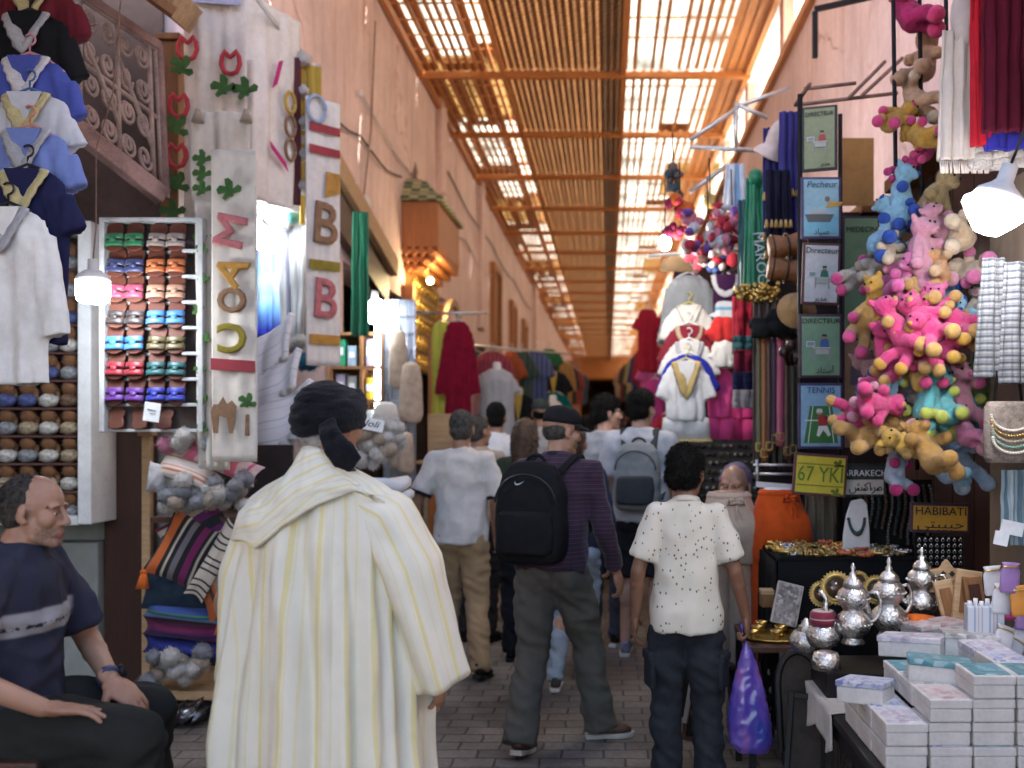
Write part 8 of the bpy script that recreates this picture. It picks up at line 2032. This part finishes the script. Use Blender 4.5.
PL = [
 (905, 22, 4.6, MG, HP_, 1.25, (0, R(35), 0), 'large magenta plush toy at the very top', None),
 (926, 72, 4.65, BG, BG, 1.1, (0, R(15), R(10)), 'beige plush toy hanging below the magenta one', None),
 (913, 108, 4.6, BG, CR, 1.05, (R(10), R(40), 0), 'beige plush toy with outstretched arm above the mustard pair', None),
 (898, 132, 4.5, YE, HP_, .85, (0, R(50), 0), 'mustard plush toy with pink paws, left of the cream shawl', None),
 (916, 150, 4.45, YE, HP_, .85, (0, R(75), R(20)), 'mustard plush toy with pink paws curled above the blue one', None),
 (930, 160, 4.5, MG, HP_, .6, (0, 0, 0), 'small magenta plush toy beside the mustard pair', None),
 (901, 205, 4.45, LB, RB, 1.0, (0, R(-10), R(20)), 'turquoise plush toy with dark blue hands below the mustard pair', None),
 (935, 210, 4.4, (.40, .30, .14), (.36, .26, .11), 1.1, (0, R(5), R(-10)), 'khaki plush toy with a yellow shirt beside the white lamp', None),
 (884, 252, 4.35, (.20, .42, .64), RB, 1.0, (R(20), R(60), 0), 'sky blue plush toy with blue feet at the left of the bunch', None),
 (920, 262, 4.15, LP, LP, 1.05, (R(-10), R(-25), 0), 'pale pink plush toy in the middle of the upper bunch', None),
 (958, 250, 4.2, (.60, .44, .28), CR, 1.05, (0, R(-50), 0), 'cream and apricot plush toy under the white lamp', HP_),
 (972, 285, 4.2, (.60, .46, .34), (.60, .14, .32), 1.0, (0, R(-80), 0), 'cream plush toy with pink feet stretched to the right', None),
 (868, 285, 4.5, GR, (.55, .06, .22), .9, (0, R(60), 0), 'greyish plush toy with pink paws at the left', None),
 (897, 300, 4.2, (.55, .10, .30), (.62, .10, .32), .9, (0, R(30), 0), 'raspberry plush toy left of the tan bear', None),
 (918, 312, 4.1, TN, TN, .9, (0, R(-5), 0), 'tan bear between the raspberry toy and the blue clown', None),
 (945, 306, 4.25, (.12, .3, .5), RB, .75, (0, R(20), 0), 'small blue plush toy right of the tan bear', None),
 (982, 318, 4.2, (.50, .46, .40), (.60, .12, .32), .8, (0, R(-20), 0), 'white plush toy with pink feet at the right of the bunch', None),
 (868, 328, 4.3, TN, (.62, .07, .24), .95, (0, R(45), 0), 'tan plush toy with pink paws at the left of the pink band', None),
 (894, 338, 4.0, HP_, TN, 1.0, (0, R(10), 0), 'hot pink plush toy with tan feet, left of the pink band', None),
 (922, 334, 3.95, HP_, TN, 1.0, (0, R(-10), 0), 'hot pink plush toy with tan feet in the middle of the pink band', None),
 (944, 328, 4.0, HP_, TN, 1.0, (0, R(-28), 0), 'hot pink plush toy with tan feet, right of the pink band', None),
 (958, 345, 4.1, HP_, TN, .95, (0, R(-45), 0), 'hot pink plush toy with tan feet, last at the right', None),
 (905, 368, 4.05, HP_, TN, .85, (0, R(20), 0), 'hot pink plush toy hanging lowest in the pink band', None),
 (872, 385, 4.4, (.40, .22, .24), (.10, .06, .07), .95, (0, R(25), 0), 'dusty rose plush toy with dark feet', None),
 (902, 398, 4.3, (.44, .42, .40), (.30, .27, .25), .8, (0, R(-15), 0), 'white and grey plush toy under the pink band', None),
 (880, 418, 4.0, HP_, HP_, .9, (0, R(70), 0), 'hot pink plush toy lying across the lower left', TN),
 (874, 402, 4.35, (.12, .26, .45), RB, .8, (0, R(40), 0), 'steel blue plush toy behind the rose one', None),
 (930, 408, 4.0, TQ, YG, 1.05, (0, R(15), 0), 'turquoise plush toy with lime feet in the lower bunch', None),
 (958, 405, 4.1, LP, (.62, .10, .30), 1.1, (0, R(-25), 0), 'pale pink plush toy right of the lime footed one', None),
 (970, 425, 4.2, TQ, YG, .9, (0, R(-35), 0), 'turquoise plush toy with lime paws at the lower right', None),
 (945, 438, 4.05, (.35, .01, .03), (.42, .02, .05), .6, (0, R(-60), 0), 'small red plush toy between the lower toys', None),
 (876, 448, 4.1, TN, TN, 1.0, (0, R(50), 0), 'tan plush toy at the lower left of the bunch', None),
 (926, 462, 3.95, (.44, .24, .06), (.44, .24, .06), 1.05, (0, R(0), 0), 'golden plush toy in a pink hat at the bottom', LP),
 (954, 466, 4.1, (.30, .42, .58), (.30, .42, .58), 1.05, (0, R(-20), 0), 'pale blue plush toy at the bottom right', None),
 (896, 476, 4.15, (.35, .42, .55), MG, .85, (0, R(10), 0), 'pale blue plush toy with magenta feet at the bottom left', None),
 (884, 356, 4.1, HP_, TN, .9, (0, R(-20), 0), 'hot pink plush toy squeezed under the left of the pink band', None),
 (930, 366, 4.0, HP_, TN, .85, (0, R(5), 0), 'hot pink plush toy with feet dangling under the middle band', None),
 (865, 430, 4.15, (.60, .05, .18), TN, .8, (0, R(85), 0), 'deep pink plush toy stretched out at the far lower left', None),
 (906, 442, 4.1, (.40, .24, .10), (.46, .30, .14), .85, (0, R(25), 0), 'camel brown plush toy between the golden and tan ones', None),
 (890, 275, 4.4, (.44, .40, .34), (.30, .26, .22), .85, (0, R(55), 0), 'off white plush toy behind the sky blue one', None),
 (940, 282, 4.1, (.60, .30, .12), (.55, .36, .2), .8, (0, R(-40), 0), 'apricot plush toy beside the pale pink one', None),
 (975, 395, 4.25, (.25, .42, .10), TQ, .8, (0, R(-30), 0), 'lime green plush toy at the right of the lower bunch', None),
 (910, 180, 4.5, (.46, .02, .16), (.5, .03, .2), .6, (0, R(30), 0), 'small crimson plush toy above the turquoise one', None),
 (894, 228, 4.45, LB, RB, .9, (0, R(-55), 0), "light blue plush toy wedged above the sky blue one", None),
 (938, 240, 4.25, LP, LP, .85, (0, R(-8), 0), "rose plush toy peeping out beside the khaki one", None),
 (905, 285, 4.2, (.60, .14, .34), LP, .85, (0, R(39), 0), "bright rose plush toy under the pale pink one", None),
 (880, 312, 4.25, YE, HP_, .85, (0, R(-24), 0), "yellow plush toy with pink paws left of the raspberry one", None),
 (935, 322, 4.0, (.62, .10, .28), TN, .8, (0, R(23), 0), "cerise plush toy above the middle pink band", None),
 (966, 330, 4.1, LB, RB, .75, (0, R(-40), 0), "baby blue plush toy at the right end of the pink band", None),
 (912, 350, 3.95, HP_, YE, .85, (0, R(7), 0), "hot pink plush toy with yellow feet at the heart of the pink band", None),
 (946, 362, 3.98, HP_, YE, .85, (0, R(54), 0), "hot pink plush toy with yellow feet near the striped scarf", None),
 (890, 395, 4.1, LB, YG, .8, (0, R(-9), 0), "light blue plush toy with lime feet below the pink band", None),
 (918, 390, 4.05, (.62, .44, .06), HP_, .8, (0, R(38), 0), "sunny yellow plush toy just under the pink band", None),
 (945, 420, 3.98, TQ, YG, .85, (0, R(-25), 0), "turquoise plush toy with lime feet next to the small red one", None),
 (962, 440, 4.0, (.60, .20, .38), LP, .85, (0, R(22), 0), "pink plush toy near the bottom right of the bunch", None),
 (905, 458, 4.0, (.58, .36, .06), TN, .85, (0, R(-41), 0), "amber plush toy left of the golden one", None),
 (938, 480, 4.05, (.30, .46, .62), LB, .75, (0, R(6), 0), "powder blue plush toy behind the golden one's legs", None),
 (886, 262, 4.3, (.58, .42, .30), CR, .8, (0, R(53), 0), "sand coloured plush toy behind the light blue ones", None),
 (868, 410, 4.1, HP_, LP, .75, (0, R(-10), 0), "fuchsia plush toy at the far left of the lower bunch", None),
]
for k, (px, py, D, c, pw, s, rt_, lab, sn) in enumerate(PL):
    plush(lab, px, py - 14, D, c, pw, s * .75, (rt_[0] + R(random.choice((-50, -35, 25, -30, 10, -45)) + random.uniform(-10, 10)), rt_[1] + R(random.uniform(-25, 25)), rt_[2] + R(random.uniform(-60, 60))), k % 6, sn)
o = [x for x in COL.objects if x.get('label') == 'golden plush toy in a pink hat at the bottom'][0]
mb = MB(); mb.ell((0, 0, .15), (.045, .045, .035)); mb.build('hat', fabric(LP, 'plush'), o)
t = thing('toy_rope', 'dark ropes that the plush toys are tied to', 'rope', P(915, 250, 4.55)); mb = MB()
for x in (-.1, .02, .14): mb.tube([(x, 0, 1.2), (x + .02, .02, .2), (x, 0, -.6), (x - .01, 0, -1.0)], .010, 6)
mb.build('rope', BLACK, t)
